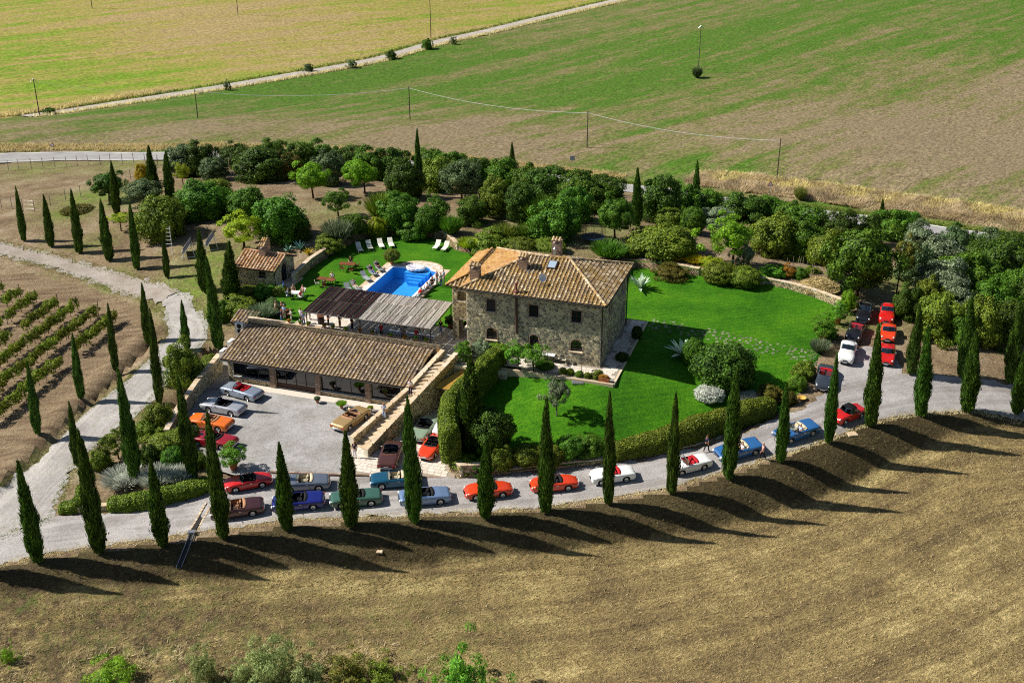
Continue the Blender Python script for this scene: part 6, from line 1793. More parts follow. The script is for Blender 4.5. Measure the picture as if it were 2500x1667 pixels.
# ------------------------------------------------------------------ cars
def interp(x, tab):
    return float(np.interp(x, [t[0] for t in tab], [t[1] for t in tab]))
STY = dict(
    roadster=dict(L=4.38, W=1.78, ax=(-1.24, 1.22), rw=.315, zd=[(-.5, .56), (-.485, .74), (-.45, .84), (-.3, .90), (-.17, .92), (.16, .93), (.3, .9), (.44, .82), (.485, .74), (.5, .56)],
                  zs=[(-.5, .54), (-.485, .73), (-.45, .83), (-.25, .90), (0, .91), (.2, .91), (.42, .83), (.485, .74), (.5, .54)], hw=[(-.5, .88), (-.47, .955), (-.3, 1), (.25, 1), (.45, .96), (.5, .88)], c=(-.72, .68), ws=.42, rake=.48, lights='oval', bump=.1),
    spider=dict(L=4.25, W=1.64, ax=(-1.12, 1.16), rw=.305, zd=[(-.5, .42), (-.48, .58), (-.42, .70), (-.3, .80), (-.16, .86), (.14, .88), (.3, .80), (.4, .70), (.47, .56), (.5, .42)],
                zs=[(-.5, .42), (-.47, .6), (-.35, .76), (-.2, .84), (.1, .86), (.33, .82), (.42, .72), (.48, .54), (.5, .42)], hw=[(-.5, .42), (-.485, .6), (-.45, .78), (-.3, .95), (-.1, 1), (.25, 1), (.4, .93), (.46, .78), (.485, .62), (.5, .45)], c=(-.66, .62), ws=.4, rake=.5, lights='round', bump=.05),
    giulietta=dict(L=3.92, W=1.58, ax=(-1.06, 1.12), rw=.3, zd=[(-.5, .5), (-.48, .68), (-.42, .78), (-.25, .85), (-.15, .88), (.16, .9), (.33, .86), (.44, .76), (.485, .62), (.5, .5)],
                   zs=[(-.5, .5), (-.48, .74), (-.35, .84), (-.15, .86), (.15, .88), (.38, .86), (.45, .78), (.485, .6), (.5, .48)], hw=[(-.5, .74), (-.48, .86), (-.4, .94), (-.1, 1), (.25, 1), (.42, .94), (.48, .8), (.5, .66)], c=(-.6, .62), ws=.4, rake=.45, lights='round', bump=.07),
    tourer=dict(L=4.5, W=1.66, ax=(-1.28, 1.3), rw=.335, zd=[(-.5, .45), (-.48, .62), (-.42, .8), (-.3, .92), (-.2, .96), (.12, 1.0), (.3, .98), (.42, .9), (.475, .74), (.5, .5)],
                zs=[(-.5, .45), (-.47, .68), (-.35, .88), (-.2, .88), (-.05, .84), (.15, .86), (.33, .9), (.43, .84), (.48, .66), (.5, .48)], hw=[(-.5, .5), (-.47, .72), (-.4, .9), (-.28, 1), (-.05, .93), (.15, .94), (.33, 1), (.43, .95), (.48, .8), (.5, .62)], c=(-.82, .5), ws=.38, rake=.4, lights='round', bump=.08),
)
def car_meshes(sty, roofed=False):
    """all part meshes of one style, keyed by name; x forward, origin on the ground"""
    S = STY[sty]; Ln, W = S['L'], S['W']; out = []
    hwm = W / 2
    xs = set(np.linspace(-Ln / 2, Ln / 2, 31).tolist())
    for k in (.0, .012, .03, .06): xs |= {-Ln / 2 + k * Ln, Ln / 2 - k * Ln}
    ra = S['rw'] + .055; zsill = .21
    for a in S['ax']:
        for w in np.linspace(0, math.pi, 9): xs.add(a + ra * math.cos(w))
        xs |= {a - ra - .004, a + ra + .004}
    c0, c1 = S['c']
    xs |= {c0, c1, c0 + .08, c1 - .05, c0 - .003, c1 + .003}
    xs = sorted(xs)
    def sec(x):
        q = x / Ln
        hw = hwm * interp(q, S['hw']); zd = interp(q, S['zd']); zs = interp(q, S['zs'])
        e = min(1, (Ln / 2 - abs(x)) / .12)
        zb = zsill + (1 - e) * .16
        for a in S['ax']:
            if abs(x - a) < ra: zb = max(zb, S['rw'] + math.sqrt(max(0, ra * ra - (x - a) ** 2)) - .0)
        zb = min(zb, zs - .1)
        zm = max(zb + .02, zs - .26)
        yo = hw * .76
        return [(0, zd), (hw * .4, zd - .004), (yo, (zd + zs) / 2 + .01), (hw * .9, zs - .012), (hw * .975, zs - .07), (hw, max(zm, zs - .2)), (hw * .99, (max(zm, zs - .2) + zb) / 2), (hw * .955, zb)]
    G_ = [sec(x) for x in xs]
    m = 8
    def side_pts(i, s): return [(xs[i], s * y, z) for y, z in G_[i]]
    mb = MB()
    for s in (1, -1):
        V = [p for i in range(len(xs)) for p in side_pts(i, s)]
        fs = []
        for i in range(len(xs) - 1):
            xm = (xs[i] + xs[i + 1]) / 2
            ck = c0 < xm < c1
            for j in range(m - 1):
                if ck and j < 2: continue
                f = (i * m + j, (i + 1) * m + j, (i + 1) * m + j + 1, i * m + j + 1)
                fs.append(f if s < 0 else f[::-1])
        for i in (0, len(xs) - 1): fs.append(tuple(i * m + j for j in range(m)))
        mb.add(V, fs, .5)
    me = mb.mesh('body', M_WHITE, True)
    bm = bmesh.new(); bm.from_mesh(me); bmesh.ops.remove_doubles(bm, verts=bm.verts, dist=1e-4); bmesh.ops.recalc_face_normals(bm, faces=bm.faces); bm.to_mesh(me); bm.free()
    me.polygons.foreach_set('use_smooth', [True] * len(me.polygons))
    out.append(('body', me, 'paint', None))
    # doors
    xd0, xd1 = c0 + .25, c1 - .02
    ii = [i for i, x in enumerate(xs) if xd0 <= x <= xd1]
    for s in (1, -1):
        d = MB(); V = []
        for i in ii:
            for j in (3, 4, 5, 6, 7):
                y, z = G_[i][j]; V.append((xs[i], s * (y + .006), z + (.012 if j == 7 else 0)))
        fs = []
        for a in range(len(ii) - 1):
            for j in range(4):
                f = (a * 5 + j, (a + 1) * 5 + j, (a + 1) * 5 + j + 1, a * 5 + j + 1); fs.append(f if s < 0 else f[::-1])
        d.add(V, fs, .5)
        out.append(('door', d.mesh('door', M_WHITE, True), 'paint', None))
        h = MB(); yh, zh = G_[ii[0]][5]; h.box((xd0 + .22, s * (hwm * .985 + .012), zh + .05), (.16, .03, .03)); out.append(('door_handle', h.mesh('door_handle', M_CHROME), None, len(out) - 1))
    # underside, tub
    ub = MB(); ub.box((0, 0, .34), (Ln * .9, W * .62, .26)); out.append(('underbody', ub.mesh('underbody', M_DARK), None, None))
    yo = hwm * .76
    tb = MB()
    zi, zt_ = .34, .86
    tb.add([(c0, -yo, zi), (c1, -yo, zi), (c1, yo, zi), (c0, yo, zi), (c0, -yo, zt_), (c1, -yo, zt_), (c1, yo, zt_), (c0, yo, zt_)], [(0, 1, 2, 3), (0, 4, 5, 1), (1, 5, 6, 2), (2, 6, 7, 3), (3, 7, 4, 0)])
    out.append(('cabin', tb.mesh('cabin', M_DARK), 'inner', None))
    for s in (1, -1):
        st_ = MB(); yc = s * yo * .52; sx = c0 + .52
        st_.add([(sx + a, yc + b * .25, z) for a, b, z in ((.5, -1, .4), (.5, 1, .4), (.52, -.95, .56), (.52, .95, .56), (0, -1, .4), (0, 1, .4), (.02, -.95, .54), (.02, .95, .54))], [(0, 1, 3, 2), (4, 6, 7, 5), (2, 3, 7, 6), (0, 2, 6, 4), (1, 5, 7, 3)])
        st_.add([(sx + a, yc + b * .24, z) for a, b, z in ((.1, -1, .5), (.1, 1, .5), (-.06, -.9, .98), (-.06, .9, .98), (-.06, -1, .46), (-.06, 1, .46), (-.17, -.85, .97), (-.17, .85, .97))], [(0, 1, 3, 2), (4, 6, 7, 5), (2, 3, 7, 6), (0, 2, 6, 4), (1, 5, 7, 3)])
        out.append(('seat', st_.mesh('seat', M_DARK), 'seat', None))
    db_ = MB(); db_.box((c1 - .1, 0, .82), (.2, yo * 1.9, .16)); out.append(('dashboard', db_.mesh('dashboard', M_DARK), 'inner', None)); di = len(out) - 1
    sw_ = MB(); q = Matrix.Rotation(R(-62), 3, 'Y'); pr = [(.17 + .014 * math.cos(w), .014 * math.sin(w)) for w in np.linspace(0, 2 * math.pi, 7)]; sw_.lathe(pr, 14, (c1 - .36, yo * .52, .86), M=q); sw_.tube([(c1 - .36, yo * .52, .86), (c1 - .14, yo * .52, .78)], .02, 5)
    out.append(('steering_wheel', sw_.mesh('steering_wheel', M_DARK), None, di))
    # windscreen
    zc = interp(c1 / Ln, S['zd']) - .01; rk = S['rake']; h = S['ws'] + (.02 if roofed else 0)
    yb, yt = hwm * .80, hwm * .68
    bl, br, tr, tl = (c1 - .06, -yb, zc - .04), (c1 - .06, yb, zc - .04), (c1 - .06 - h * rk, yt, zc + h), (c1 - .06 - h * rk, -yt, zc + h)
    mid_b, mid_t = (c1 + .1, 0, zc), (c1 + .08 - h * rk, 0, zc + h + .02)
    wf = MB(); wf.tube([bl, tl], .022, 5); wf.tube([br, tr], .022, 5); wf.tube([tl, mid_t, tr], .02, 5); wf.tube([bl, mid_b, br], .015, 5)
    out.append(('windscreen', wf.mesh('windscreen', M_CHROME), None, None)); wi = len(out) - 1
    wg = MB(); wg.add([bl, mid_b, mid_t, tl, br, tr], [(0, 1, 2, 3), (1, 4, 5, 2)], .5); out.append(('glass', wg.mesh('glass', mat_clear('car_glass', (.6, .72, .8, 1), .35)), None, wi))
    if roofed:
        rb, rm = c0 + .05, (c0 + c1) / 2 - .1
        sects = [(c1 - .06 - h * rk, yt, zc + h), (rm + .1, yt * .99, zc + h + .06), (rm - .3, yt * .96, zc + h + .05), (c0 + .12, yt * .92, zc + h - .12), (c0 - .12, yt * .9, zc + .02)]
        rf_ = MB(); V = []
        for x, y, z in sects: V += [(x, -y, z - .05), (x, -y * .75, z + .01), (x, 0, z + .035), (x, y * .75, z + .01), (x, y, z - .05)]
        rf_.add(V, [(i * 5 + j, i * 5 + j + 1, (i + 1) * 5 + j + 1, (i + 1) * 5 + j) for i in range(4) for j in range(4)], .5)
        out.append(('roof', rf_.mesh('roof', M_WHITE, True), 'roof', None)); ri = len(out) - 1
        for s in (1, -1):
            g = MB(); g.add([(c1 - .1, s * yb, zc - .03), (c1 - .1 - h * rk, s * yt, zc + h - .05), (rm - .3, s * yt * .96, zc + h - .01), (c0 + .12, s * yt * .92, zc + h - .18), (c0 + .02, s * yb, zc - .04)], [(0, 1, 2, 3, 4)]); out.append(('side_window', g.mesh('side_window', M_GLASS), None, ri))
        rw_ = MB(); rw_.add([(c0 + .06, -yt * .7, zc + h - .17), (c0 + .06, yt * .7, zc + h - .17), (c0 - .1, yt * .68, zc + .06), (c0 - .1, -yt * .68, zc + .06)], [(0, 1, 2, 3)]); out.append(('rear_window', rw_.mesh('rear_window', M_GLASS), None, ri))
    else:
        cv = MB(); n_ = 9; V = []
        for k in range(n_):
            t = k / (n_ - 1) * 2 - 1
            for dx, dz in ((.14 * (1 - .5 * t * t) + .02, -.02), (.06, .075), (-.1, .06), (-.16, -.02)):
                V.append((c0 + dx + .04 + .12 * t * t, t * yo * .98, interp((c0 - .1) / Ln, S['zd']) + dz))
        cv.add(V, [(i * 4 + j, i * 4 + j + 1, (i + 1) * 4 + j + 1, (i + 1) * 4 + j) for i in range(n_ - 1) for j in range(3)], .5)
        out.append(('hood_cover', cv.mesh('hood_cover', M_DARK, True), 'cover', None))
    # bumpers, lights, plates, mirror
    for sgn, nm in ((1, 'bumper'), (-1, 'bumper')):
        b = MB(); pts = []
        for t in np.linspace(-1, 1, 9):
            y = t * hwm * (.97 if S['lights'] == 'oval' else .86)
            xe = Ln / 2 - .02 - (abs(t) ** 3) * (.22 if S['lights'] == 'oval' else .34)
            pts.append((sgn * (xe + S['bump'] * .5), y, .43))
        b.tube(pts, .055 if S['lights'] == 'oval' else .045, 6); out.append((nm, b.mesh(nm, M_CHROME, True), None, None))
    for s in (1, -1):
        hl = MB(); q = Matrix.Rotation(R(90), 3, 'Y')
        if S['lights'] == 'round':
            xl = Ln / 2 * .915; z_ = interp(.44, S['zs']) - .1; hl.lathe([(.1, 0), (.095, .06), (.05, .1), (.005, .11)], 12, (xl - .02, s * hwm * .72, z_), M=q)
        else:
            xl = Ln / 2 - .05; hl.box((xl, s * hwm * .74, .63), (.12, .24, .2)); hl.lathe([(.1, 0), (.09, .03), (.005, .05)], 12, (xl + .06, s * hwm * .74, .63), M=q)
        out.append(('headlight', hl.mesh('headlight', plain('headlight_glass', (.7, .72, .72, 1), .1, .6), True), None, None))
        tl_ = MB(); tw = (.3 if S['lights'] == 'oval' else .1); tl_.box((-Ln / 2 + (.02 if S['lights'] == 'oval' else .14), s * hwm * (.72 if S['lights'] == 'oval' else .6), .6), (.08, tw, .1)); out.append(('tail_light', tl_.mesh('tail_light', plain('red_lens', (.35, .02, .02, 1), .2, .5)), None, None))
    gr = MB(); gr.box((Ln / 2 - .01, 0, .58 if S['lights'] == 'oval' else .48), (.05, W * (.42 if S['lights'] == 'oval' else .26), .2)); out.append(('grille', gr.mesh('grille', M_DARK), None, None)); gi = len(out) - 1
    g2 = MB(); g2.box((Ln / 2 + .02, 0, .58 if S['lights'] == 'oval' else .48), (.03, W * (.42 if S['lights'] == 'oval' else .05), .03)); out.append(('grille_bar', g2.mesh('grille_bar', M_CHROME), None, gi))
    for sgn in (1, -1):
        npl = MB(); npl.box((sgn * (Ln / 2 + .035), 0, .36 if sgn > 0 else .5), (.02, .42, .11)); out.append(('number_plate', npl.mesh('number_plate', plain('plate_white', (.7, .7, .66, 1), .4)), None, None))
    mi = MB(); mi.box((c1 - .08, hwm * 1.02, zc + .1), (.04, .13, .09)); mi.tube([(c1 - .06, hwm * .93, zc), (c1 - .08, hwm * 1.0, zc + .08)], .012, 4); out.append(('mirror', mi.mesh('mirror', M_CHROME), None, None))
    # wheels
    ty = MB(); q = Matrix.Rotation(R(90), 3, 'X'); r_ = S['rw']
    ty.lathe([(r_ * .64, .085), (r_ * .9, .09), (r_ * .99, .06), (r_, 0), (r_ * .99, -.06), (r_ * .9, -.09), (r_ * .64, -.085)], 20, M=q); tm = ty.mesh('tyre', M_TYRE, True)
    rm_ = MB(); rm_.lathe([(r_ * .66, .08), (r_ * .6, .05), (r_ * .42, .055), (r_ * .3, .085), (.01, .09)], 16, M=q); rm_.lathe([(.01, -.09), (r_ * .3, -.085), (r_ * .42, -.055), (r_ * .6, -.05), (r_ * .66, -.08)], 16, M=q); rmm = rm_.mesh('rim', plain('wheel_silver', (.55, .56, .58, 1), .25, .5, .9), True)
    wheels = [(a, s * (hwm * .93 - .085), r_) for a in S['ax'] for s in (1, -1)]
    return out, (tm, rmm, wheels)
CARS = {}
PAINT = dict(red=(.55, .012, .008), orange_red=(.68, .05, .008), dark_red=(.3, .008, .016), orange=(.75, .16, .012), maroon=(.075, .028, .028), brown=(.11, .042, .032), gold=(.5, .33, .13), silver=(.46, .48, .52), silver_blue=(.3, .36, .45), grey_blue=(.16, .19, .24),
             teal=(.01, .1, .18), navy=(.008, .014, .16), green=(.045, .12, .085), pale_green=(.24, .32, .22), light_blue=(.2, .3, .5), blue=(.025, .12, .32), white=(.8, .8, .78), black=(.01, .01, .013), dark_grey=(.035, .045, .06))
SEATC = dict(black=(.012, .012, .014), red=(.42, .012, .018), tan=(.42, .22, .12), cream=(.6, .5, .34), beige=(.55, .45, .32), grey=(.2, .2, .21))
def car(name, sty, p, head, paint, seat, label, roof=None, cover=None, group='classic cars'):
    key = (sty, bool(roof))
    if key not in CARS: CARS[key] = car_meshes(*key)
    parts, (tm, rmm, wheels) = CARS[key]
    o = thing(name, label, 'car', p, head, group)
    # follow the slope of the ground
    f = Vector((math.cos(head), math.sin(head), 0)); 
    a, b = p + f * 1.2, p - f * 1.2
    pitch = math.atan2(ground_z(a.x, a.y) - ground_z(b.x, b.y), 2.4); r = Vector((-f.y, f.x, 0)); c_, d_ = p + r * .7, p - r * .7
    roll = math.atan2(ground_z(c_.x, c_.y) - ground_z(d_.x, d_.y), 1.4)
    pitch = max(-.12, min(.12, pitch)); roll = max(-.08, min(.08, roll))
    o.rotation_euler = (Matrix.Rotation(head, 3, 'Z') @ Matrix.Rotation(-pitch, 3, 'Y') @ Matrix.Rotation(roll, 3, 'X')).to_euler()
    met = paint in ('silver', 'silver_blue', 'grey_blue', 'teal', 'gold', 'light_blue', 'brown', 'maroon')
    mp = mat_paint('paint_' + paint, (*PAINT[paint], 1), .3, .35 if met else 0)
    ms = plain('leather_' + seat, (*SEATC[seat], 1), .6, .3, 0, .12)
    mats = dict(paint=mp, seat=ms, inner=ms if seat in ('red', 'tan', 'cream') else M_DARK, roof=mp if roof == 'paint' else plain('black_canvas', (.012, .012, .014, 1), .85, .1), cover=plain('cover_' + (cover or seat), (*(SEATC.get(cover or seat) or PAINT[cover]), 1), .8, .2, 0, .12))
    made = []
    for nm, me, slot, par in parts:
        made.append(put(nm, me, made[par] if par is not None else o, mats=[mats[slot]] if slot else None))
    for w in wheels:
        t = put('wheel', tm, o, w); put('rim', rmm, t)
    return o
def car_wheels(fx, fy, rx, ry, near, sty, *args, **kw):
    """placed by the photo positions of the two near-side wheels; near = +1 if they are the car's left wheels"""
    a, b = G(fx, fy), G(rx, ry)
    d = Vector((a.x - b.x, a.y - b.y, 0)); hd = math.atan2(d.y, d.x); d.normalize()
    left = Vector((-d.y, d.x, 0)); S = STY[sty]
    mid = (a + b) / 2 - left * near * (S['W'] / 2 * .93 - .05)
    mid -= d * (sum(S['ax']) / 2)
    mid.z = ground_z(mid.x, mid.y)
    return car(kw.pop('name', 'convertible'), sty, mid, hd, *args, **kw)
def car_at(px, py, hx, hy, sty, *args, **kw):
    """centre pixel and a pixel the nose points to"""
    a, b = G(px, py), G(hx, hy)
    return car(kw.pop('name', 'convertible'), sty, a, math.atan2(b.y - a.y, b.x - a.x), *args, **kw)
# two files along the drive, noses to the left
N1 = 1
car_wheels(576, 1203, 641, 1191, N1, 'spider', 'red', 'black', 'bright red roadster with black seats, leftmost car of the drive behind the potted lemon tree')
car_wheels(706, 1203, 780, 1198, N1, 'roadster', 'grey_blue', 'cream', 'grey-blue convertible with cream seats in the inner file of the drive')
car_wheels(931, 1195, 1004, 1190, N1, 'roadster', 'teal', 'cream', 'teal convertible with cream seats in the inner file of the drive')
car_wheels(546, 1270, 617, 1260, N1, 'roadster', 'maroon', 'tan', 'dark maroon convertible with tan seats at the head of the outer file')
car_wheels(694, 1252, 765, 1245, N1, 'roadster', 'navy', 'black', 'deep navy blue convertible in the outer file of the drive')
car_wheels(834, 1243, 908, 1236, N1, 'roadster', 'green', 'black', 'dark green convertible with black seats in the outer file')
car_wheels(1003, 1238, 1077, 1232, N1, 'roadster', 'light_blue', 'black', 'light blue convertible behind the dark green one in the outer file')
car_wheels(1160, 1223, 1230, 1215, N1, 'spider', 'orange_red', 'black', 'orange-red roadster just right of the light blue convertible')
car_wheels(1321, 1205, 1390, 1198, N1, 'spider', 'orange_red', 'black', 'orange-red roadster between its twin and the white roadsters')
car_wheels(1465, 1186, 1533, 1176, N1, 'giulietta', 'white', 'red', 'white roadster with red seats, the left one of the white pair')
car_wheels(1661, 1162, 1722, 1147, N1, 'giulietta', 'white', 'red', 'white roadster with red seats, the right one of the white pair')
car_wheels(1777, 1130, 1850, 1110, N1, 'roadster', 'blue', 'cream', 'blue convertible with cream seats and a person standing beside it')
car_wheels(1929, 1084, 1984, 1065, N1, 'roadster', 'blue', 'cream', 'blue convertible with cream seats, the right one of the blue pair')
car_wheels(2058, 1040, 2106, 1020, N1, 'giulietta', 'red', 'black', 'red roadster with its black soft top raised on the drive', roof='top', name='soft_top_car')
# parked nose to the camera at the right end of the lawn
car_at(2012, 930, 2004, 975, 'tourer', 'dark_grey', 'red', 'dark grey tourer with red seats nearest the lawn corner')
car_at(2067, 868, 2056, 912, 'tourer', 'white', 'black', 'white closed coupe parked beside the lawn corner', roof='paint', name='coupe')
car_at(2087, 818, 2070, 862, 'tourer', 'black', 'red', 'black tourer with red seats parked behind the white coupe')
car_at(2108, 772, 2103, 812, 'tourer', 'black', 'black', 'black closed coupe at the back of the left parked file', roof='paint', name='coupe')
car_at(2165, 774, 2160, 812, 'tourer', 'red', 'black', 'red closed coupe at the back of the right parked file', roof='paint', name='coupe')
car_at(2168, 822, 2163, 862, 'giulietta', 'orange_red', 'black', 'orange-red coupe in the middle of the right parked file', roof='paint', name='coupe')
car_at(2164, 874, 2160, 915, 'giulietta', 'red', 'black', 'red coupe at the front of the right parked file', roof='paint', name='coupe')
# courtyard
car_wheels(552, 966, 608, 981, N1, 'roadster', 'silver_blue', 'red', 'silver-blue convertible with red seats against the courtyard wall')
car_wheels(510, 1007, 565, 1017, N1, 'roadster', 'silver', 'black', 'silver convertible between the silver-blue and the orange cars')
car_wheels(478, 1046, 532, 1055, N1, 'roadster', 'orange', 'tan', 'orange convertible parked in the courtyard behind a cypress')
car_wheels(486, 1090, 540, 1100, N1, 'roadster', 'dark_red', 'black', 'dark red convertible nearest the drive in the courtyard')
car_wheels(894, 1024, 853, 1052, -1, 'roadster', 'gold', 'tan', 'gold convertible with its back to the camera beside the staircase')
# on the apron, tails to the camera
car_at(954, 1122, 965, 1090, 'roadster', 'brown', 'black', 'brown convertible with headrests, parked at the foot of the staircase', cover='brown')
car_at(1037, 1057, 1065, 1022, 'roadster', 'pale_green', 'black', 'pale green convertible tucked beside the staircase wall')
car_at(1056, 1100, 1082, 1066, 'spider', 'orange_red', 'black', 'orange-red roadster parked with its tail to the apron edge')
car_at(1097, 1040, 1120, 1006, 'roadster', 'white', 'black', 'white convertible half hidden behind the tall hedge')
# inside the glazed garage
car('convertible', 'roadster', L(-18.6, -5.6, -3.69), HA + math.pi, 'silver_blue', 'black', 'pale car behind the left garage window', group='classic cars')
car('convertible', 'roadster', L(-14.0, -5.4, -3.69), HA + math.pi, 'dark_grey', 'black', 'dark car behind the glazed garage doors', group='classic cars')

# ------------------------------------------------------------------ people
def skin_mesh(chains, sub=1):
    """continuous skinned mesh from chains: list of [(x,y,z,r), ...]; joints shared by equal coordinates"""
    vid = {}; vs, rs, es = [], [], []
    for ch in chains:
        prev = None
        for x, y, z, r in ch:
            k = (round(x, 3), round(y, 3), round(z, 3))
            if k not in vid: vid[k] = len(vs); vs.append(k); rs.append(r)
            if prev is not None and prev != vid[k]: es.append((prev, vid[k]))
            prev = vid[k]
    me = bpy.data.meshes.new('tmp'); me.from_pydata(vs, es, [])
    o = bpy.data.objects.new('tmp', me); COL.objects.link(o)
    md = o.modifiers.new('skin', 'SKIN'); md.use_smooth_shade = True
    for i, v in enumerate(me.skin_vertices[0].data):
        v.radius = (rs[i], rs[i]); v.use_root = (i == 0)
    if sub: o.modifiers.new('sub', 'SUBSURF').levels = sub
    dg = bpy.context.evaluated_depsgraph_get()
    m2 = bpy.data.meshes.new_from_object(o.evaluated_get(dg))
    bpy.data.objects.remove(o); bpy.data.meshes.remove(me)
    return m2
def hand(wr, d, side):
    """palm and five fingers from the wrist along d"""
    w = Vector(wr[:3]); d = Vector(d).normalized(); s = d.cross(Vector((0, 1, .2))).normalized() if abs(d.y) < .9 else Vector((1, 0, 0))
    palm = w + d * .075; ch = [[wr, (*palm, .026)]]
    for k, ln in enumerate((.07, .085, .08, .062)):
        b = palm + s * (k - 1.5) * .021 + d * .015; t1 = b + d * ln * .55; t2 = t1 + (d + Vector((0, .35, 0))).normalized() * ln * .45
        ch.append([(*palm, .026), (*b, .01), (*t1, .009), (*t2, .007)])
    b = w + d * .035 - s * .035; ch.append([(*w, wr[3]), (*b, .011), (*(b + d * .045 - s * .02), .008)])
    return ch
def pose(kind):
    """joint positions: y forward, z up"""
    J = {}
    if kind in ('stand', 'talk', 'walk', 'hold'):
        J['pel'] = (0, 0, .93); J['ch'] = (0, .01, 1.25); J['nk'] = (0, .0, 1.47); J['hd'] = (0, .02, 1.56); J['tp'] = (0, .02, 1.72)
        for s, n in ((1, 'r'), (-1, 'l')):
            J['hip' + n] = (s * .09, 0, .9); J['kn' + n] = (s * .1, .02, .5); J['an' + n] = (s * .1, -.01, .08); J['to' + n] = (s * .12, .16, .035)
            J['sh' + n] = (s * .17, 0, 1.42); J['el' + n] = (s * .23, -.03, 1.14); J['wr' + n] = (s * .22, .06, .9)
        if kind == 'walk':
            J['knr'] = (.1, .16, .52); J['anr'] = (.1, .2, .09); J['tor'] = (.11, .37, .06); J['knl'] = (-.1, -.06, .5); J['anl'] = (-.1, -.3, .15); J['tol'] = (-.1, -.18, .05)
            J['elr'] = (.24, -.16, 1.17); J['wrr'] = (.22, -.1, .93); J['ell'] = (-.24, .1, 1.16); J['wrl'] = (-.2, .25, .97)
        if kind == 'talk':
            J['elr'] = (.25, .0, 1.14); J['wrr'] = (.12, .24, 1.16); J['wrl'] = (-.2, .1, .92)
        if kind == 'hold':
            J['elr'] = (.24, .02, 1.14); J['wrr'] = (.08, .25, 1.13); J['ell'] = (-.24, .02, 1.14); J['wrl'] = (-.08, .25, 1.12)
    elif kind in ('sit', 'drive'):
        h = .5 if kind == 'sit' else .62
        J['pel'] = (0, 0, h + .08); J['ch'] = (0, -.05, h + .38); J['nk'] = (0, -.04, h + .6); J['hd'] = (0, .0, h + .69); J['tp'] = (0, .01, h + .85)
        for s, n in ((1, 'r'), (-1, 'l')):
            J['hip' + n] = (s * .1, .02, h + .06); J['kn' + n] = (s * .13, .44, h + .08 if kind == 'sit' else h + .02); J['an' + n] = (s * .12, .46 if kind == 'sit' else .85, .09 if kind == 'sit' else h - .2); J['to' + n] = (s * .13, .62 if kind == 'sit' else .93, .04 if kind == 'sit' else h - .1)
            J['sh' + n] = (s * .17, -.04, h + .55); J['el' + n] = (s * .24, .06, h + .3); J['wr' + n] = (s * .14, .3, h + .27)
    elif kind == 'lie':
        J['pel'] = (0, 0, .42); J['ch'] = (0, -.28, .62); J['nk'] = (0, -.44, .8); J['hd'] = (0, -.46, .89); J['tp'] = (0, -.5, 1.05)
        for s, n in ((1, 'r'), (-1, 'l')):
            J['hip' + n] = (s * .1, .03, .41); J['kn' + n] = (s * .13, .45, .52); J['an' + n] = (s * .12, .85, .42); J['to' + n] = (s * .13, .93, .53)
            J['sh' + n] = (s * .17, -.41, .74); J['el' + n] = (s * .26, -.22, .56); J['wr' + n] = (s * .15, .02, .57)
    return J
def figure(kind):
    J = pose(kind); g = lambda n, r: (*J[n], r)
    body = [[g('pel', .115), g('ch', .125), g('nk', .058), g('hd', .088), g('tp', .062)]]
    nose = Vector(J['hd']) + Vector((0, .095, .03)); body.append([g('hd', .088), (*nose, .02)])
    for n, s in (('r', 1), ('l', -1)):
        ear = Vector(J['hd']) + Vector((s * .085, 0, .03)); body.append([g('hd', .088), (*ear, .02)])
        body.append([g('pel', .115), g('hip' + n, .085), g('kn' + n, .055), g('an' + n, .036), g('to' + n, .028)])
        mid = [(a + b) / 2 for a, b in zip(J['sh' + n], J['el' + n])]
        body.append([g('ch', .125), g('sh' + n, .06), g('el' + n, .04), g('wr' + n, .028)])
        body += hand(g('wr' + n, .028), Vector(J['wr' + n]) - Vector(J['el' + n]), s)
    bm = skin_mesh(body); bm.name = 'body'
    sh = [[g('pel', .13), g('ch', .142), (J['nk'][0], J['nk'][1], J['nk'][2] - .05, .08)]]
    tr = [[(J['pel'][0], J['pel'][1], J['pel'][2] + .03, .132), g('pel', .128)]]
    so = []
    for n in 'rl':
        m_ = tuple(a + (b - a) * .75 for a, b in zip(J['sh' + n], J['el' + n])); sh.append([g('ch', .142), g('sh' + n, .073), (*m_, .056)])
        e_ = tuple(a + (b - a) * .93 for a, b in zip(J['kn' + n], J['an' + n])); tr.append([g('pel', .128), g('hip' + n, .098), g('kn' + n, .07), (*e_, .056)])
        so.append([g('an' + n, .045), g('to' + n, .038)])
    st = skin_mesh(sh); st.name = 'shirt'; tm_ = skin_mesh(tr); tm_.name = 'trousers'
    hv = [[(J['hd'][0], J['hd'][1] - .03, J['hd'][2] + .05, .098), (J['tp'][0], J['tp'][1] - .02, J['tp'][2] + .0, .075)]]
    hr = skin_mesh(hv); hr.name = 'hair'
    shoes = []
    for c in so:
        m_ = skin_mesh([c]); m_.name = 'shoe'; shoes.append(m_)
    return bm, st, tm_, hr, shoes
FIG = {}
M_SKIN = plain('skin', srgb('#c08a6a'), .6, .3, 0, .08)
CLO = dict(white=(.75, .75, .77), blue=(.12, .25, .6), lightblue=(.4, .52, .75), navy=(.02, .025, .06), red=(.5, .02, .03), black=(.015, .015, .018), beige=(.5, .42, .3), grey=(.25, .25, .27), jeans=(.06, .11, .25), brown=(.14, .07, .04), pink=(.6, .35, .35), purple=(.12, .05, .2), khaki=(.35, .29, .2), check=(.2, .3, .5))
HAIR = dict(grey=(.35, .34, .33), brown=(.06, .035, .02), black=(.012, .01, .01), blond=(.4, .28, .12), white=(.6, .6, .58))
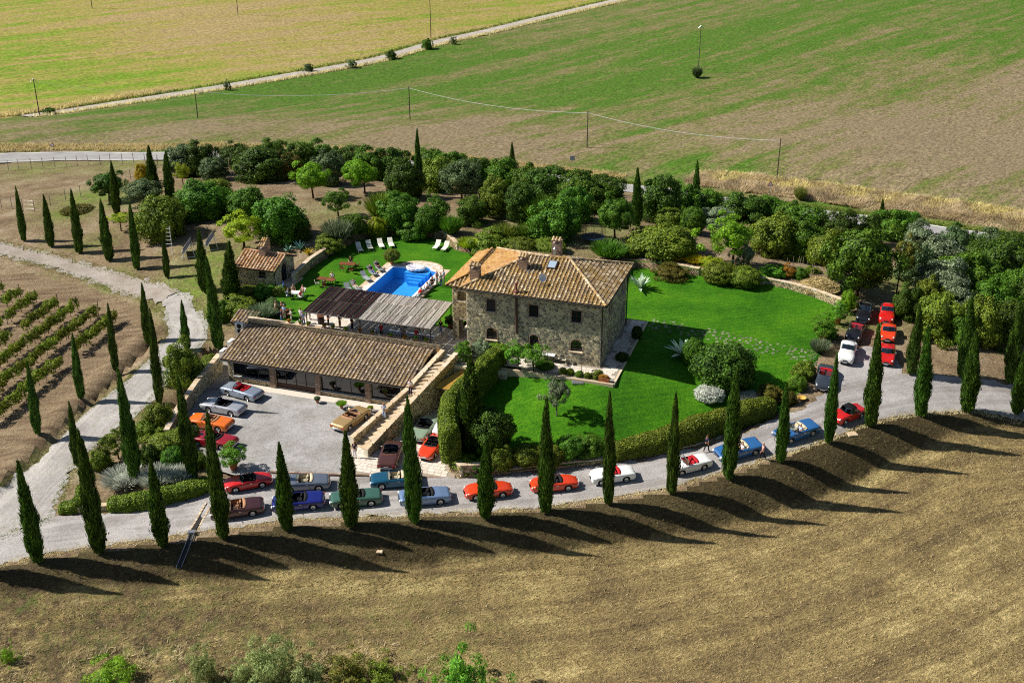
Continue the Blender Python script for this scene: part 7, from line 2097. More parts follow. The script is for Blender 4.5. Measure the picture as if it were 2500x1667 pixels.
def person(kind, p, face, shirt, trous, hair, label, h=1.0):
    if kind not in FIG: FIG[kind] = figure(kind)
    bm, st, tm_, hr, shoes = FIG[kind]
    for me in (bm, st, tm_, hr, *shoes):
        if not me.materials: me.materials.append(M_SKIN)
    o = thing('person', label, 'person', p, face - math.pi / 2, 'guests')
    o.scale = (h, h, h)
    c_ = lambda n, t: plain('cloth_' + n, (*CLO[n], 1), .85, .15, 0, .15)
    put('body', bm, o); put('shirt', st, o, mats=[c_(shirt, 0)]); put('trousers', tm_, o, mats=[c_(trous, 0)]); put('hair', hr, o, mats=[plain('hair_' + hair, (*HAIR[hair], 1), .7, .2)])
    for s in shoes: put('shoe', s, o, mats=[plain('shoe_leather', (.05, .04, .035, 1), .5)])
    return o
def at_face(px, py, fx, fy, z=None):
    a = G(px, py) if z is None else P(px, py, z); b = G(fx, fy) if z is None else P(fx, fy, z)
    return a, math.atan2(b.y - a.y, b.x - a.x)
def stander(kind, px, py, fx, fy, sh, tr, hr, label, z=None, h=1.0):
    a, f = at_face(px, py, fx, fy, z); return person(kind, a, f, sh, tr, hr, label, h)
ZT = .035
stander('walk', 1861, 1122, 1840, 1124, 'pink', 'black', 'black', 'person in pale shirt and black trousers walking beside the blue convertible')
stander('walk', 1724, 1103, 1740, 1090, 'navy', 'black', 'black', 'person in dark clothes walking between hedge and white roadster')
stander('stand', 867, 1117, 850, 1140, 'navy', 'white', 'grey', 'person in navy jacket and white trousers at the foot of the staircase', -3.6)
tq = Lb.lerp(Lt, .58).lerp(Rb.lerp(Rt, .58), .4); person('hold', Vector((tq.x, tq.y, -3.6 + 3.6 * 13 / 21)), R(-100), 'white', 'navy', 'brown', 'person in white top and dark trousers on the upper stairs')
tq = Lb.lerp(Lt, .30).lerp(Rb.lerp(Rt, .30), .3); person('talk', Vector((tq.x, tq.y, -3.6 + 3.6 * 7 / 21)), R(-110), 'lightblue', 'lightblue', 'blond', 'person in light blue clothes on the lower stairs')
# terrace guests left of the pergola
for k, (px, py, fx, fy, kd, a, b, c_, lb) in enumerate([
    (675, 772, 700, 770, 'hold', 'beige', 'khaki', 'grey', 'person in beige standing left of the barrel table'), (690, 772, 675, 775, 'stand', 'brown', 'brown', 'brown', 'person in brown standing behind the barrel table'),
    (695, 779, 712, 765, 'talk', 'lightblue', 'beige', 'white', 'person in light blue shirt and beige trousers at the barrel table'), (688, 790, 720, 788, 'hold', 'navy', 'blue', 'black', 'person in dark top by the parapet near the barrel table'),
    (712, 788, 690, 790, 'hold', 'white', 'white', 'grey', 'person in white by the parapet, facing the terrace'), (736, 789, 745, 780, 'hold', 'white', 'black', 'brown', 'person in white shirt near the pergola corner post, looking away'),
    (742, 797, 735, 785, 'talk', 'lightblue', 'jeans', 'black', 'person in light blue shirt and jeans leaning over the parapet'), (757, 780, 790, 780, 'stand', 'white', 'khaki', 'brown', 'person in white behind the pergola corner post'),
    (830, 800, 850, 805, 'hold', 'brown', 'brown', 'brown', 'person in brown under the dark half of the pergola'), (802, 797, 830, 800, 'talk', 'purple', 'black', 'black', 'person in purple by the parapet under the pergola'),
    (860, 805, 900, 812, 'stand', 'black', 'black', 'black', 'person in black under the pergola, left of the buffet')]):
    stander(kd, px, py, fx, fy, a, b, c_, lb, ZT, random.uniform(.96, 1.04))
for k in range(9):
    u_ = -10.0 + k * .78; v_ = random.choice((-.3, 2.2)) + random.uniform(-.2, .2)
    person(random.choice(('talk', 'hold', 'stand')), L(u_, v_, ZT), HA + R(-90 if v_ > 1 else 90), ('navy', 'red', 'white', 'blue', 'grey', 'check', 'red', 'white', 'black')[k], ('jeans', 'black', 'khaki', 'navy')[k % 4], ('brown', 'grey', 'black')[k % 3], f'guest at the buffet under the pale half of the pergola, {ordw(k + 1)} from the left', random.uniform(.95, 1.04))
# pool side
for px, py, fx, fy, kd, a, b, c_, lb in [(1067, 695, 1078, 698, 'hold', 'pink', 'white', 'blond', 'person in pink top and white shorts at the pool corner'), (1077, 700, 1068, 694, 'talk', 'white', 'jeans', 'brown', 'person in white shirt and jeans at the pool corner'), (1084, 692, 1072, 694, 'stand', 'check', 'grey', 'brown', 'tall person in checked shirt behind the pair at the pool corner')]:
    stander(kd, px, py, fx, fy, a, b, c_, lb, ZT)

# ------------------------------------------------------------------ garden furniture
def lounger_parts(slope=38):
    fr = MB()
    for s in (-1, 1):
        fr.tube([(-.95, s * .3, .3), (.35, s * .3, .3)], .022, 6)
        for x in (-.8, .2): fr.tube([(x, s * .3, .3), (x, s * .3, 0)], .02, 6)
    b = R(slope); ex, ez = .35 + .75 * math.cos(b), .3 + .75 * math.sin(b)
    for s in (-1, 1): fr.tube([(.35, s * .3, .3), (ex, s * .3, ez)], .02, 6); fr.tube([(.2, s * .26, .05), (.35 + .45 * math.cos(b), s * .26, .3 + .45 * math.sin(b))], .015, 5)
    se = MB(); se.box((-.3, 0, .32), (1.3, .58, .03)); 
    bk = MB(); M_ = Matrix.Rotation(-b, 3, 'Y'); bk.box((.35 + .38 * math.cos(b), 0, .315 + .38 * math.sin(b)), (.76, .58, .03), M=M_)
    return fr.mesh('frame', M_WHITE), se.mesh('seat', M_CREAM), bk.mesh('backrest', M_CREAM)
LG = lounger_parts()
def lounger(hx, hy, fx, fy, label, z=0.0, mats=None):
    a, b = P(hx, hy, z + .4), P(fx, fy, z + .3)
    c_ = (a + b) / 2; o = thing('sun_lounger', label, 'sun lounger', (c_.x, c_.y, z), math.atan2(a.y - b.y, a.x - b.x), 'sun loungers round the pool')
    put('frame', LG[0], o, mats=[mats[0]] if mats else None); put('seat', LG[1], o, mats=[mats[1]] if mats else None); put('backrest', LG[2], o, mats=[mats[1]] if mats else None)
    return o
for i, q in enumerate([(873, 597, 882, 613), (898, 592, 906, 608), (926, 588, 934, 604), (951, 586, 958, 602)]): lounger(*q, f'cream sun lounger in the row of four under the garden wall, {ordw(i + 1)} from the left')
lounger(1074, 590, 1058, 609, 'cream sun lounger of the pair near the house, the left one'); lounger(1095, 593, 1079, 613, 'cream sun lounger of the pair near the house, the right one')
GR = (M_STEEL, plain('grey_sling', (.3, .33, .33, 1), .8))
DKZ = .05
def rest(hx, hy, fx, fy, label, who=None, z=DKZ):
    o = lounger(hx, hy, fx, fy, label, z, GR)
    if who:
        kd, a, b, c_, lb = who
        person('lie', Vector((o.location.x, o.location.y, z - .05)) + Vector((math.cos(o.rotation_euler.z), math.sin(o.rotation_euler.z), 0)) * .22, o.rotation_euler.z + math.pi, a, b, c_, lb)
rest(884, 668, 902, 684, 'empty grey sling lounger on the left pool edge')
rest(901, 655, 916, 670, 'grey sling lounger on the left pool edge, the nearer of two in use', ('lie', 'navy', 'jeans', 'blond', 'person in navy reclining on the left pool edge'))
rest(917, 645, 932, 660, 'grey sling lounger on the left pool edge, the farther of two in use', ('lie', 'black', 'black', 'brown', 'person in black reclining on the left pool edge'))
rest(860, 692, 876, 706, 'grey sling lounger next to the dark end of the pergola', ('lie', 'grey', 'beige', 'brown', 'person in grey reclining next to the dark end of the pergola'))
rest(846, 698, 858, 712, 'empty grey sling lounger half hidden behind the pergola roof', None, 0.0)
rest(1057, 686, 1042, 700, 'sling lounger on the right pool edge, farthest of three', ('lie', 'black', 'black', 'black', 'person in black reclining on the right pool edge'))
rest(1044, 699, 1029, 713, 'sling lounger on the right pool edge, middle of three', ('lie', 'white', 'white', 'brown', 'person in white reclining on the right pool edge'))
rest(1029, 713, 1014, 727, 'sling lounger on the right pool edge, nearest of three', ('lie', 'red', 'white', 'brown', 'person in red and white reclining on the right pool edge'))
def table(p, rz, lx, ly, h, label, mat, name='garden_table', cloth=None):
    o = thing(name, label, 'table', p, rz)
    MB().box((0, 0, h - .02), (lx, ly, .04)).build('tabletop', mat, o)
    for sx in (-1, 1):
        for sy in (-1, 1): MB().tube([(sx * (lx / 2 - .08), sy * (ly / 2 - .08), h - .04), (sx * (lx / 2 - .05), sy * (ly / 2 - .05), 0)], .022, 6).build('leg', M_BLACKM, o)
    if cloth:
        c_ = MB(); c_.box((0, 0, h + .012), (lx + .04, ly + .04, .012))
        for sx in (-1, 1): c_.box((0, sx * (ly / 2 + .02), h - .17), (lx + .04, .012, .36)); c_.box((sx * (lx / 2 + .02), 0, h - .17), (.012, ly + .04, .36))
        tag(c_.build('tablecloth', cloth, None, loc=p, rz=rz), 'cloth over the ' + label, 'tablecloth')
    return o
CHM = None
def chair_meshes():
    fr = MB()
    for sx in (-1, 1):
        for sy in (-1, 1): fr.tube([(sx * .2, sy * .2, .45), (sx * .22, sy * .22, 0)], .014, 5)
        fr.tube([(sx * .2, -.2, .45), (sx * .2, -.28, .88)], .014, 5)
    se = MB(); se.box((0, 0, .455), (.44, .44, .03)); bk = MB(); bk.box((0, -.255, .72), (.42, .025, .3), M=Matrix.Rotation(R(10), 3, 'X'))
    return fr.mesh('frame', M_BLACKM), se.mesh('seat', M_WOODT), bk.mesh('backrest', M_WOODT)
CHM = chair_meshes()
def chair(p, face, label, mat=None):
    o = thing('garden_chair', label, 'chair', p, face - math.pi / 2, 'garden chairs')
    put('frame', CHM[0], o); put('seat', CHM[1], o, mats=[mat or M_WOODT]); put('backrest', CHM[2], o, mats=[mat or M_WOODT])
    return o
def seated(px, py, fx, fy, sh, tr, hr, label, clabel, z=0.0, mat=None):
    a, f = at_face(px, py, fx, fy, z); chair(a, f, clabel, mat)
    person('sit', a + Vector((math.cos(f), math.sin(f), 0)) * .03 - UP * .05, f, sh, tr, hr, label)
table(P(849, 658, 0), HA + R(8), 1.9, .95, .76, 'rust-brown table on the lawn, farthest from the pergola', M_WOODT)
seated(857, 650, 850, 658, 'black', 'jeans', 'grey', 'person in black sitting at the farthest rust-brown table', 'chair behind the farthest rust-brown table')
for k, (x_, y_) in enumerate(((838, 664), (858, 668), (872, 656))): chair(P(x_, y_, 0), math.atan2(P(849, 658).y - P(x_, y_).y, P(849, 658).x - P(x_, y_).x), f'empty chair at the farthest rust-brown table, {ordw(k + 1)} from the left')
table(P(787, 694, 0), HA, 1.0, .9, .76, 'rust-brown table of the middle pair on the lawn, left one', M_WOODT); table(P(808, 697, 0), HA, 1.0, .9, .76, 'rust-brown table of the middle pair on the lawn, right one', M_WOODT)
seated(812, 688, 806, 697, 'white', 'black', 'white', 'person in white shirt sitting at the middle tables', 'chair behind the middle tables')
seated(792, 706, 790, 694, 'navy', 'blue', 'black', 'person with blue trousers sitting in front of the middle tables', 'chair in front of the middle tables')
chair(P(775, 700, 0), R(20), 'pale wicker chair left of the middle tables', plain('wicker', (.5, .46, .36, 1), .8))
table(P(723, 728, 0), 0, .9, .9, .72, 'small white table nearest the blue bench', M_WHITE)
for q in [(704, 730, 'check', 'navy', 'grey', 'person in checked shirt at the small white table, left'), (717, 720, 'beige', 'white', 'blond', 'person in beige at the small white table, behind left'), (741, 721, 'pink', 'beige', 'brown', 'person in pale top at the small white table, behind right'), (736, 733, 'red', 'white', 'grey', 'person in red shirt at the small white table, front right')]:
    seated(q[0], q[1], 723, 728, q[2], q[3], q[4], q[5], 'white chair of the ' + q[5], 0.0, M_WHITE)
bn = thing('blue_bench', 'bright blue bench by the arched door of the oven house', 'bench', P(686, 708, 0), HA + R(118))
M_BLUE = plain('blue_paint', (.03, .16, .5, 1), .5)
for k in range(4): MB().box((0, -.12 + k * .11, .45), (1.3, .09, .03)).build('seat_slat', M_BLUE, bn)
for k in range(3): MB().box((0, -.26 - k * .03, .6 + k * .12), (1.3, .03, .1)).build('back_slat', M_BLUE, bn)
for s in (-1, 1):
    l_ = MB(); l_.box((s * .55, .2, .22), (.06, .06, .44)); l_.box((s * .55, -.22, .44), (.06, .06, .88)); l_.box((s * .55, 0, .41), (.05, .5, .05)); l_.build('leg', M_WHITE, bn)
def barrel(p, label):
    o = thing('barrel', label, 'barrel', p)
    pr = [(.29, 0), (.345, .22), (.37, .45), (.345, .68), (.29, .9)]
    for k in range(14):
        a0, a1 = 2 * math.pi * k / 14 + .02, 2 * math.pi * (k + 1) / 14 - .02; s_ = MB(); vs = []
        for r_, z_ in pr: vs += [(r_ * math.cos(a0), r_ * math.sin(a0), z_), (r_ * math.cos(a1), r_ * math.sin(a1), z_)]
        s_.add(vs, [(2 * i, 2 * i + 1, 2 * i + 3, 2 * i + 2) for i in range(4)]).build('stave', M_WOODD, o)
    h_ = MB(); [h_.lathe([(r_ + .008, z_ - .025), (r_ + .008, z_ + .025)], 18) for r_, z_ in ((.325, .13), (.368, .38), (.368, .52), (.325, .77))]; h_.build('hoops', M_BLACKM, o)
    MB().lathe([(.42, .9), (.42, .94), (.01, .94)], 18).build('top', M_WOODT, o)
barrel(P(697, 775, ZT), 'wooden barrel used as a table at the open end of the terrace'); barrel(P(784, 790, ZT), 'wooden barrel standing just inside the pergola')
M_CLOTH = plain('blue_white_cloth', (.5, .56, .66, 1), .85)
table(L(-8.6, .55, ZT), HA, 3.0, .9, .78, 'left buffet table under the pale half of the pergola', M_WOODT, 'buffet_table', M_CLOTH); table(L(-5.2, .55, ZT), HA, 3.0, .9, .78, 'right buffet table under the pale half of the pergola', M_WOODT, 'buffet_table', M_CLOTH)
M_DISH = plain('white_china', (.75, .74, .7, 1), .3, .5, 0, .04)
dish = MB().lathe([(.02, .0), (.12, .005), (.17, .035), (.165, .04), (.11, .015), (.01, .012)], 12).mesh('platter', M_DISH)
for k in range(12):
    tag(put('platter', dish, None, L(-9.8 + k * .52, .5 + .2 * (k % 2), ZT + .805)), f'white platter on the buffet tables, {ordw(k + 1)} from the left', 'platter', 'platters on the buffet')
# pots
POTM = MB().lathe([(.02, 0), (.17, 0), (.235, .34), (.27, .36), (.27, .42), (.235, .42), (.22, .36), (.01, .36)], 16).mesh('pot', M_TERRA, True)
def potted(px, py, r, ppx, ty, kind, mat, label, z=None, h=1.0):
    p = G(px, py) if z is None else P(px, py, z)
    o = thing('potted_plant', label, 'potted plant', p)
    put('pot', POTM, o, (0, 0, 0), (0, 0, 0), (r / .27, r / .27, r / .27 * h))
    w = ppx / mpp(p) / 2; top = (py - ty) / mpp(p) * 1.06 - r * 1.3
    put('plant', PROTO[kind][0], o, (0, 0, r * 1.35 * h), (0, 0, random.uniform(0, 6)), (w, w, max(.12, top / 2)), [ML[mat]])
    if kind in ('loose', 'tree'): put('stem', TRUNK[0], o, (0, 0, r * 1.2), (0, 0, 0), (.35, .35, max(.15, top * .4)))
potted(2044, 790, .42, 44, 743, 'loose', 'lemon', 'big terracotta pot with lemon tree, nearest the curved wall', None, 1.2); potted(2007, 832, .42, 52, 776, 'loose', 'lemon', 'big terracotta pot with lemon tree, nearer the parked tourers', None, 1.2)
potted(571, 1145, .45, 62, 1085, 'loose', 'lemon', 'big potted lemon tree at the courtyard entrance', -3.6, 1.0)
potted(775, 982, .2, 16, 966, 'ball', 'grey', 'small potted plant on the garage walkway, leftmost', -3.55); potted(834, 996, .2, 26, 972, 'broom', 'bright', 'ferny potted plant on the garage walkway, middle', -3.55); potted(905, 1004, .22, 12, 990, 'bush', 'lime', 'small potted plant by the gold convertible', -3.55)
potted(1073, 866, .25, 12, 852, 'ball', 'orange', 'terracotta pot at the head of the staircase', ZT); potted(957, 644, .32, 40, 605, 'ball', 'hedge', 'potted bush at the far left pool corner', .05)
potted(1100, 800, .35, 22, 770, 'bush', 'dark', 'dark potted plant beside the loggia', ZT)
for k, x_ in enumerate((672, 700, 722, 762, 783, 815, 850, 880, 925, 958, 985, 1010)):
    t_ = (x_ - 672) / (1010 - 672); q = L(-19.0 + t_ * 15.3, -1.8, 1.02)
    o = thing('flower_pot', f'flower pot on the terrace parapet, {ordw(k + 1)} from the left', 'flower pot', q, 0, 'parapet flower pots')
    put('pot', POTM, o, (0, 0, 0), (0, 0, 0), (.55, .55, .6)); put('flowers', PROTO['bush'][k % 3], o, (0, 0, .2), (0, 0, k), (.2, .2, .12), [ML[('orange', 'lemon', 'bright')[k % 3]]])
pbx = thing('planter_box', 'terracotta planter box at the right front corner of the patio', 'planter', L(14.9, -2.85, .03), HA)
MB().box((0, 0, .22), (1.0, .4, .44)).build('box', M_TERRA, pbx); put('plants', PROTO['bush'][1], pbx, (0, 0, .4), (0, 0, 0), (.45, .2, .15), [ML['orange']])
dh = thing('dish_pot', 'shallow yellow clay bowl at the lower lawn corner', 'bowl', G(1957, 975)); MB().lathe([(.02, 0), (.3, .02), (.42, .2), (.45, .2), (.45, .24), (.4, .24), (.3, .08), (.01, .06)], 16).build('bowl', plain('yellow_clay', srgb('#c9a04a'), .7), dh, smooth=True)
# patio table, wicker chairs, wire posts
table(P(1335, 880, .04), HA, 1.7, .8, .76, 'white table on the patio below the arched windows', M_WHITE, 'patio_table')
for k, (x_, y_) in enumerate(((1361, 884), (1377, 888), (1352, 876))): chair(P(x_, y_, .04), R(170), f'wicker chair on the patio, {ordw(k + 1)} from the picture front', plain('wicker', (.5, .46, .36, 1), .8))
pr_ = thing('patio_wire_frame', 'thin metal posts with wires along the front of the patio', 'trellis')
for u_ in (9.3, 12.7): MB().tube([L(u_, -2.9, 0), L(u_, -2.9, 2.35)], .035, 6).build('post', M_BLACKM, pr_)
for z_ in (2.3, 1.9): MB().tube([L(6.6, -2.9, z_), L(9.3, -2.9, z_), L(12.7, -2.9, z_)], .012, 4).build('wire', M_STEEL, pr_)
rl_ = thing('iron_railing', 'black iron railing at the head of the parking bay', 'railing')
MB().tube([L(.6, -3.3, 1.0), L(4.4, -3.3, 1.0)], .025, 6).build('rail', M_BLACKM, rl_)
for k in range(20): MB().tube([L(.6 + k * .2, -3.3, .05), L(.6 + k * .2, -3.3, 1.0)], .01, 4).build('baluster', M_BLACKM, rl_)
# stepping stones over the lawn
M_STEP = mat_stone('stepping_stone', ['#5c6146', '#6f735a', '#83846f', '#646a4c', '#96957f'])
sp_ = thing('stone_path', 'irregular stepping-stone path across the main lawn', 'path')
va = [P(1588, 790, -.1), P(1720, 815, -.25), P(1850, 845, -.5), P(1995, 873, -.85)]
cl_ = smooth_line(va, 10); made = 0
for i in range(len(cl_) - 1):
    d_ = (cl_[i + 1] - cl_[i]); d_.z = 0; n_ = Vector((-d_.y, d_.x, 0)).normalized(); k_ = max(1, int(d_.length / .42))
    for j in range(k_):
        for m_ in range(6):
            if random.random() < .2 or made > 290: continue
            w_ = -1.25 + m_ * .5 + random.gauss(0, .08); p = cl_[i] + d_ * ((j + random.uniform(.1, .9)) / k_) + n_ * w_
            z_ = float(lawn_z(p.x, p.y)[0]); nn = random.randint(5, 7); r_ = random.uniform(.12, .21); a0 = random.uniform(0, 6)
            ring = [(r_ * random.uniform(.8, 1.15) * math.cos(a0 + 6.283 * q / nn) * 1.25, r_ * random.uniform(.8, 1.15) * math.sin(a0 + 6.283 * q / nn)) for q in range(nn)]
            s_ = MB(); s_.add([(x, y, -.05) for x, y in ring] + [(x * .93, y * .93, .015) for x, y in ring], [tuple(range(nn, 2 * nn))] + [(q, (q + 1) % nn, nn + (q + 1) % nn, nn + q) for q in range(nn)], random.random())
            s_.build('stepping_stone', M_STEP, sp_, loc=(p.x, p.y, z_), rz=random.uniform(0, 6)); made += 1

# ------------------------------------------------------------------ poles, wires, fences, signs
def pole(bx, by, ty, label, arm=False, h=None, r=.11):
    p = T(bx, by)
    if h is None:
        lo_, hi_ = 1, 20
        for _ in range(30):
            h = (lo_ + hi_) / 2
            if PROJ(p.x, p.y, p.z + h)[1] > ty: lo_ = h
            else: hi_ = h
    o = thing('utility_pole', label, 'pole', p, 0, 'utility poles')
    MB().tube([(0, 0, -.4), (0, 0, h)], [r, r * .7], 8).build('pole', M_POLE, o)
    c_ = MB()
    if arm:
        c_.tube([(-.6, 0, h - .5), (0, 0, h + .1), (.6, 0, h - .5)], .04, 5)
        for x in (-.6, 0, .6): c_.lathe([(.05, 0), (.09, .08), (.05, .16), (.08, .24), (.02, .3)], 8, (x, 0, h - .75 if x else h - .2))
        c_.build('crossarm', M_STEEL, o)
    else:
        c_.tube([(-.22, 0, h - .35), (.22, 0, h - .35)], .03, 5); c_.lathe([(.04, 0), (.06, .08), (.02, .14)], 8, (.2, 0, h - .33)); c_.build('bracket', M_STEEL, o)
    return p + UP * (h - .35)
tops = [pole(97, 284, 193, 'wooden pole at the left end of the white road', True), pole(483, 289, 219, 'wooden telephone pole in the green field, leftmost of four'), pole(1001, 292, 211, 'wooden telephone pole in the green field, second of four'), pole(1433, 361, 271, 'wooden telephone pole in the green field, third of four'), pole(1896, 441, 338, 'wooden telephone pole above the golden grass bank')]
pole(1704, 180, 64, 'power pole with a triangular head standing alone in the far field', True)
pole(1052, 93, -20, 'pole beside the far white road, cut by the top edge', True); pole(225, 21, -70, 'pole at the top edge of the straw field, left one', True); pole(581, 36, -60, 'pole at the top edge of the straw field, right one', True)
M_CABLE = plain('cable_grey', (.42, .44, .42, 1), .5)
for i, (a, b) in enumerate(zip(tops[:-1], tops[1:])):
    sag = (a - b).length * .028; pts = [a.lerp(b, t) - UP * sag * 4 * t * (1 - t) for t in np.linspace(0, 1, 22)]
    tag(MB().tube(pts, .04 if i else .018, 5, cap=False).build('cable', M_CABLE), f'sagging telephone cable, {ordw(i + 1)} span from the left', 'cable', 'cable spans')
def fence(pxs, h, label, wire=3):
    o = thing('wire_fence', label, 'fence')
    ps = [T(*c_) for c_ in pxs]
    for p in ps: MB().tube([(p.x, p.y, p.z - .2), (p.x + random.gauss(0, .03), p.y, p.z + h * random.uniform(.94, 1.05))], .05, 6).build('post', M_POST, o)
    w_ = MB()
    for k in range(wire): w_.tube([p + UP * h * (.25 + .65 * k / max(1, wire - 1)) for p in ps], .01, 3, cap=False)
    w_.build('wires', M_STEEL, o)
fence([(-8, 418), (21, 416), (46, 415), (77, 413), (105, 411), (134, 409), (162, 407), (189, 406), (216, 404), (245, 403), (270, 401), (299, 400), (327, 400), (355, 401), (386, 404), (416, 412)], 1.8, 'post and wire fence along the near side of the asphalt road')
fence([(5, 512), (30, 511), (57, 516), (85, 517), (124, 504), (161, 491), (197, 480), (232, 468), (275, 455), (320, 441), (352, 425), (386, 410)], 1.8, 'post and wire fence round the brown plot behind the left cypresses')
fence([(560, 410), (610, 412), (660, 412), (720, 415), (800, 420), (860, 424), (930, 430), (1000, 440), (1100, 452)], 1.6, 'wire fence behind the evergreen belt, left stretch')
def sign(px, py, h, label, tri=True, tilt=0.0, col=(.75, .74, .72)):
    p = T(px, py); o = thing('road_sign', label, 'sign', p, 0); o.rotation_euler = (0, tilt, 0)
    MB().tube([(0, 0, -.2), (0, 0, h)], .035, 6).build('post', M_STEEL, o)
    pts = [(math.sin(w) * .55, -.05, h - .1 + math.cos(w) * .55) for w in ((0, 2.094, 4.189) if tri else (.78, 2.36, 3.93, 5.5))]; n_ = len(pts)
    pl = MB(); pl.add(pts + [(x, y + .03, z) for x, y, z in pts], [tuple(range(n_)), tuple(reversed(range(n_, 2 * n_)))] + [(i, (i + 1) % n_, n_ + (i + 1) % n_, n_ + i) for i in range(n_)])
    b = pl.build('plate', plain('sign_red', (.45, .03, .03, 1), .4) if tri else plain('sign_grey', (*col, 1), .4), o)
    if tri:
        q = [(x * .66, -.058, h - .1 + (z - h + .1) * .66) for x, y, z in pts]; MB().add(q, [(0, 1, 2)]).build('sign_face', M_WHITE, b)
sign(1878, 482, 2.2, 'red-edged triangular road sign before the golden grass bank'); sign(1397, 408, 1.6, 'small grey plate on a post by the asphalt road', False, 0, (.3, .36, .45)); sign(122, 372, 1.5, 'leaning triangular road sign on the left verge', True, R(25))
# solar panels, mast, trampoline
def solar(px, py, rz, label):
    o = thing('solar_panel', label, 'solar panel', G(px, py), rz)
    M_ = Matrix.Rotation(R(52), 3, 'X'); MB().box((0, 0, 1.05), (2.3, 1.7, .06), M=M_).build('panel', plain('solar_cell', (.03, .032, .04, 1), .25, .6), o)
    f_ = MB()
    for s in (-1, 1): f_.tube([(s * 1.05, -.5, .35), (s * 1.05, -.75, 0)], .04, 5); f_.tube([(s * 1.05, .5, 1.7), (s * 1.05, .9, 0)], .04, 5); f_.tube([(s * 1.05, -.75, .04), (s * 1.05, .9, .04)], .04, 5); f_.tube([(s * 1.18, -.55, .37), (s * 1.18, .55, 1.75)], .035, 5)
    f_.build('stand', M_WHITE, o)
solar(458, 622, R(-75), 'tilted solar panel on a white stand, left one'); solar(514, 604, R(-75), 'tilted solar panel on a white stand, right one')
ms_ = thing('antenna_mast', 'white antenna mast with rungs beside the solar panels', 'mast', G(422, 620))
MB().tube([(0, 0, 0), (0, 0, 3.6)], .05, 6).build('mast', M_WHITE, ms_)
for k in range(5): MB().tube([(-.7 + .06 * k, 0, 1.3 + k * .5), (.08, 0, 1.3 + k * .5)], .03, 5).build('rung', M_WHITE, ms_)
tr_ = thing('trampoline', 'round trampoline with safety net among the shrubs', 'trampoline', G(1449, 590))
MB().lathe([(1.35, .62), (1.35, .72), (1.1, .73)], 24).build('pad', plain('blue_pad', (.03, .06, .16, 1), .6), tr_); MB().lathe([(1.1, .7), (.01, .66)], 24).build('mat', M_DARK, tr_)
for k in range(8):
    a = 2 * math.pi * k / 8; MB().tube([(1.4 * math.cos(a), 1.4 * math.sin(a), 0), (1.4 * math.cos(a), 1.4 * math.sin(a), 2.5)], .025, 5).build('pole', M_BLACKM, tr_)
nt = MB()
for k in range(40):
    a = 2 * math.pi * k / 40; nt.tube([(1.3 * math.cos(a), 1.3 * math.sin(a), .75), (1.3 * math.cos(a), 1.3 * math.sin(a), 2.35)], .006, 3, cap=False)
for z_ in (1.0, 1.4, 1.8, 2.35): nt.tube([(1.3 * math.cos(a), 1.3 * math.sin(a), z_) for a in np.linspace(0, 2 * math.pi, 25)], .008, 3, cap=False)
nt.build('net', M_DARK, tr_)
# bean poles, mulch heap, brush heap
bp = thing('bean_poles', 'wooden bean poles in the vegetable patch behind the lawn wall', 'bean poles')
for k in range(9):
    p = G(1915 + k * 9 + random.uniform(-3, 3), 668 + random.uniform(-8, 8)); MB().tube([p - UP * .1, p + Vector((random.gauss(0, .1), random.gauss(0, .1), 1.9))], .025, 5).build('pole', M_POST, bp)
for b_ in [(1925, 680, 40, 648, 'loose', 'orange'), (1955, 684, 36, 655, 'bush', 'green'), (1890, 690, 60, 676, 'bush', 'lemon'), (1985, 668, 30, 652, 'bush', 'hedge'), (1700, 660, 50, 644, 'broom', 'yellow'), (1650, 652, 50, 640, 'broom', 'yellow'), (1600, 645, 50, 632, 'broom', 'yellow'), (1740, 655, 50, 636, 'bush', 'lime')]:
    o = bush(*b_, 'vegetable or flower clump behind the lawn wall')
def heap(px, py, r, h, label, mat, n, name):
    p = G(px, py); q = np.random.default_rng(int(px)); a = q.uniform(0, 6.28, n); d = np.sqrt(q.random(n)) * r; C = np.c_[p.x + d * np.cos(a), p.y + d * np.sin(a), p.z + h * np.clip(1 - (d / r) ** 2, 0, 1) * q.uniform(.7, 1.1, n)]
    V, Fq = leaf_quads(C, unit(q.normal(0, .5, (n, 3)) + [0, 0, 1]), .12, 4.5, 3)
    tag(put(name, np_mesh(name, V, Fq, ML[mat], {'rnd': ('FACE', q.random(n))})), label, 'heap')
heap(1998, 700, 2.4, .8, 'heap of pale mulch beside the olive-green tree', 'straw', 5000, 'mulch_heap'); heap(192, 515, 2.4, .7, 'heap of cut brushwood behind the left cypresses', 'brown', 3500, 'brush_heap')
# drain channel and pipe, covers, stakes
dc = thing('drain_channel', 'stone-edged drain channel crossing the drive', 'drain')
d0, d1 = G(511, 1228), G(471, 1299)
for s in (-1, 1):
    n_ = Vector((-(d1 - d0).y, (d1 - d0).x, 0)).normalized() * s * .28; k_ = MB()
    for j in range(9):
        a, b = d0.lerp(d1, j / 9) + n_, d0.lerp(d1, (j + .95) / 9) + n_; k_.box((a + b) / 2 + UP * .03, ((b - a).length, .16, .12), math.atan2((b - a).y, (b - a).x))
    k_.build('edging', M_COPING, dc)
g_ = MB(); a, b = d0, d1; g_.box((a + b) / 2 + UP * .035, ((b - a).length, .38, .03), math.atan2((b - a).y, (b - a).x)); g_.build('grate', M_BLACKM, dc)
dp_ = thing('drain_chute', 'metal drain chute running down the grass bank', 'drain'); pts = [T(a, b) + UP * .06 for a, b in [(469, 1304), (460, 1330), (449, 1358), (437, 1388)]]
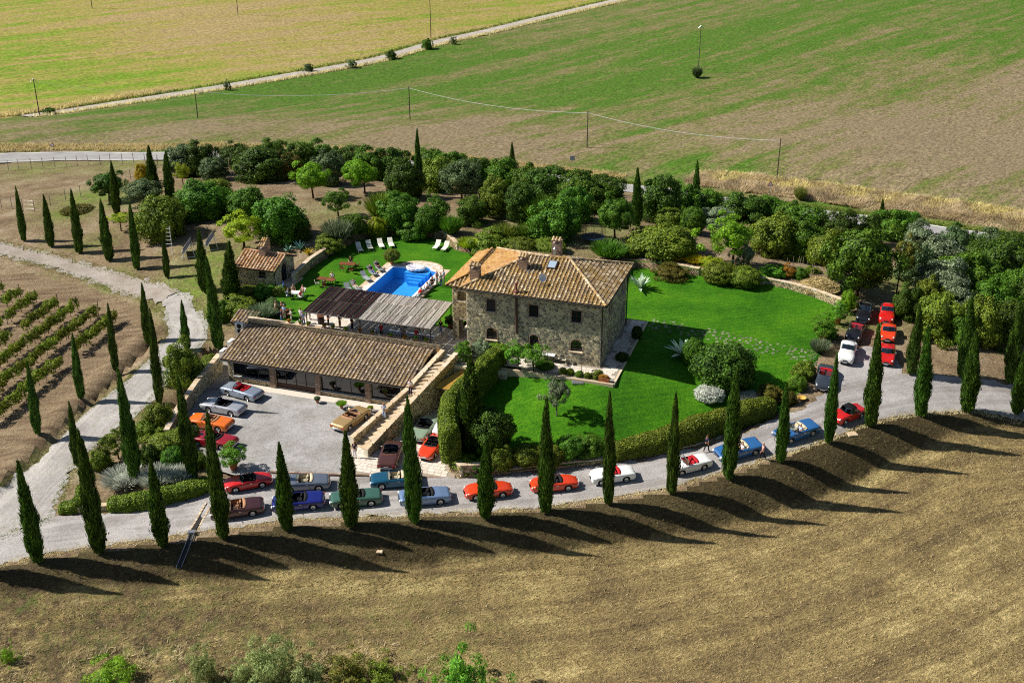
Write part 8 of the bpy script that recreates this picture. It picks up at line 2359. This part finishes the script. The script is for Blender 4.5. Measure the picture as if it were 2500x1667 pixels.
for s in (-1, 1): MB().tube([p + Vector((s * .2, 0, .1)) for p in pts], .04, 5).build('side', M_STEEL, dp_)
c_ = MB(); [c_.add([p + Vector((-.2, 0, 0)), p + Vector((.2, 0, 0)), q + Vector((.2, 0, 0)), q + Vector((-.2, 0, 0))], [(0, 1, 2, 3)]) for p, q in zip(pts[:-1], pts[1:])]; c_.build('trough', M_BLACKM, dp_); MB().box(pts[0] + UP * .12, (.6, .4, .3)).build('inlet', M_STEEL, dp_)
for (x_, y_, s_, lb, m_) in [(2080, 1060, .9, 'square concrete cover at the right end of the bank', M_COPING), (927, 1347, .5, 'small concrete cover on the grass bank', M_COPING), (1410, 933, 1.1, 'dark metal cover on the lawn before the patio', M_STEEL), (1290, 915, .8, 'dark metal cover beside the tall hedge', M_STEEL)]:
    p = G(x_, y_); o = thing('inspection_cover', lb, 'cover', p, random.uniform(-.2, .2)); MB().box((0, 0, .02), (s_, s_ * .8, .12)).build('frame', m_, o); MB().box((0, 0, .09), (s_ * .85, s_ * .66, .03)).build('lid', m_, o)
for x_, y_, lb in [(1634, 1207, 'grey wooden stake beside a cypress of the front row, left one'), (2027, 1083, 'grey wooden stake beside a cypress of the front row, right one')]:
    p = T(x_, y_); tag(MB().tube([p - UP * .2, p + UP * 2.0, p + UP * 2.05], [.05, .05, .02], 6).build('stake', M_POST), lb, 'stake')
# people in the open cars
for nm, lb, sh in (('blue convertible with cream seats and a person', ('driver of the left blue convertible', 'passenger of the left blue convertible'), ('white', 'pink')), ('blue convertible with cream seats, the right', ('driver of the right blue convertible',), ('lightblue',)), ('dark maroon convertible', ('driver of the dark maroon convertible',), ('brown',))):
    co = next(o for o in bpy.data.objects if o.get('label', '').startswith(nm))
    for i, l_ in enumerate(lb):
        M_ = Matrix.Translation(co.location) @ co.rotation_euler.to_matrix().to_4x4()
        s = M_ @ Vector((-.72 + .6, (.36, -.36)[i], -.1)); person('drive', s, co.rotation_euler.to_matrix().to_euler().z, sh[i], 'jeans', ('brown', 'blond')[i], l_)
label_plants()
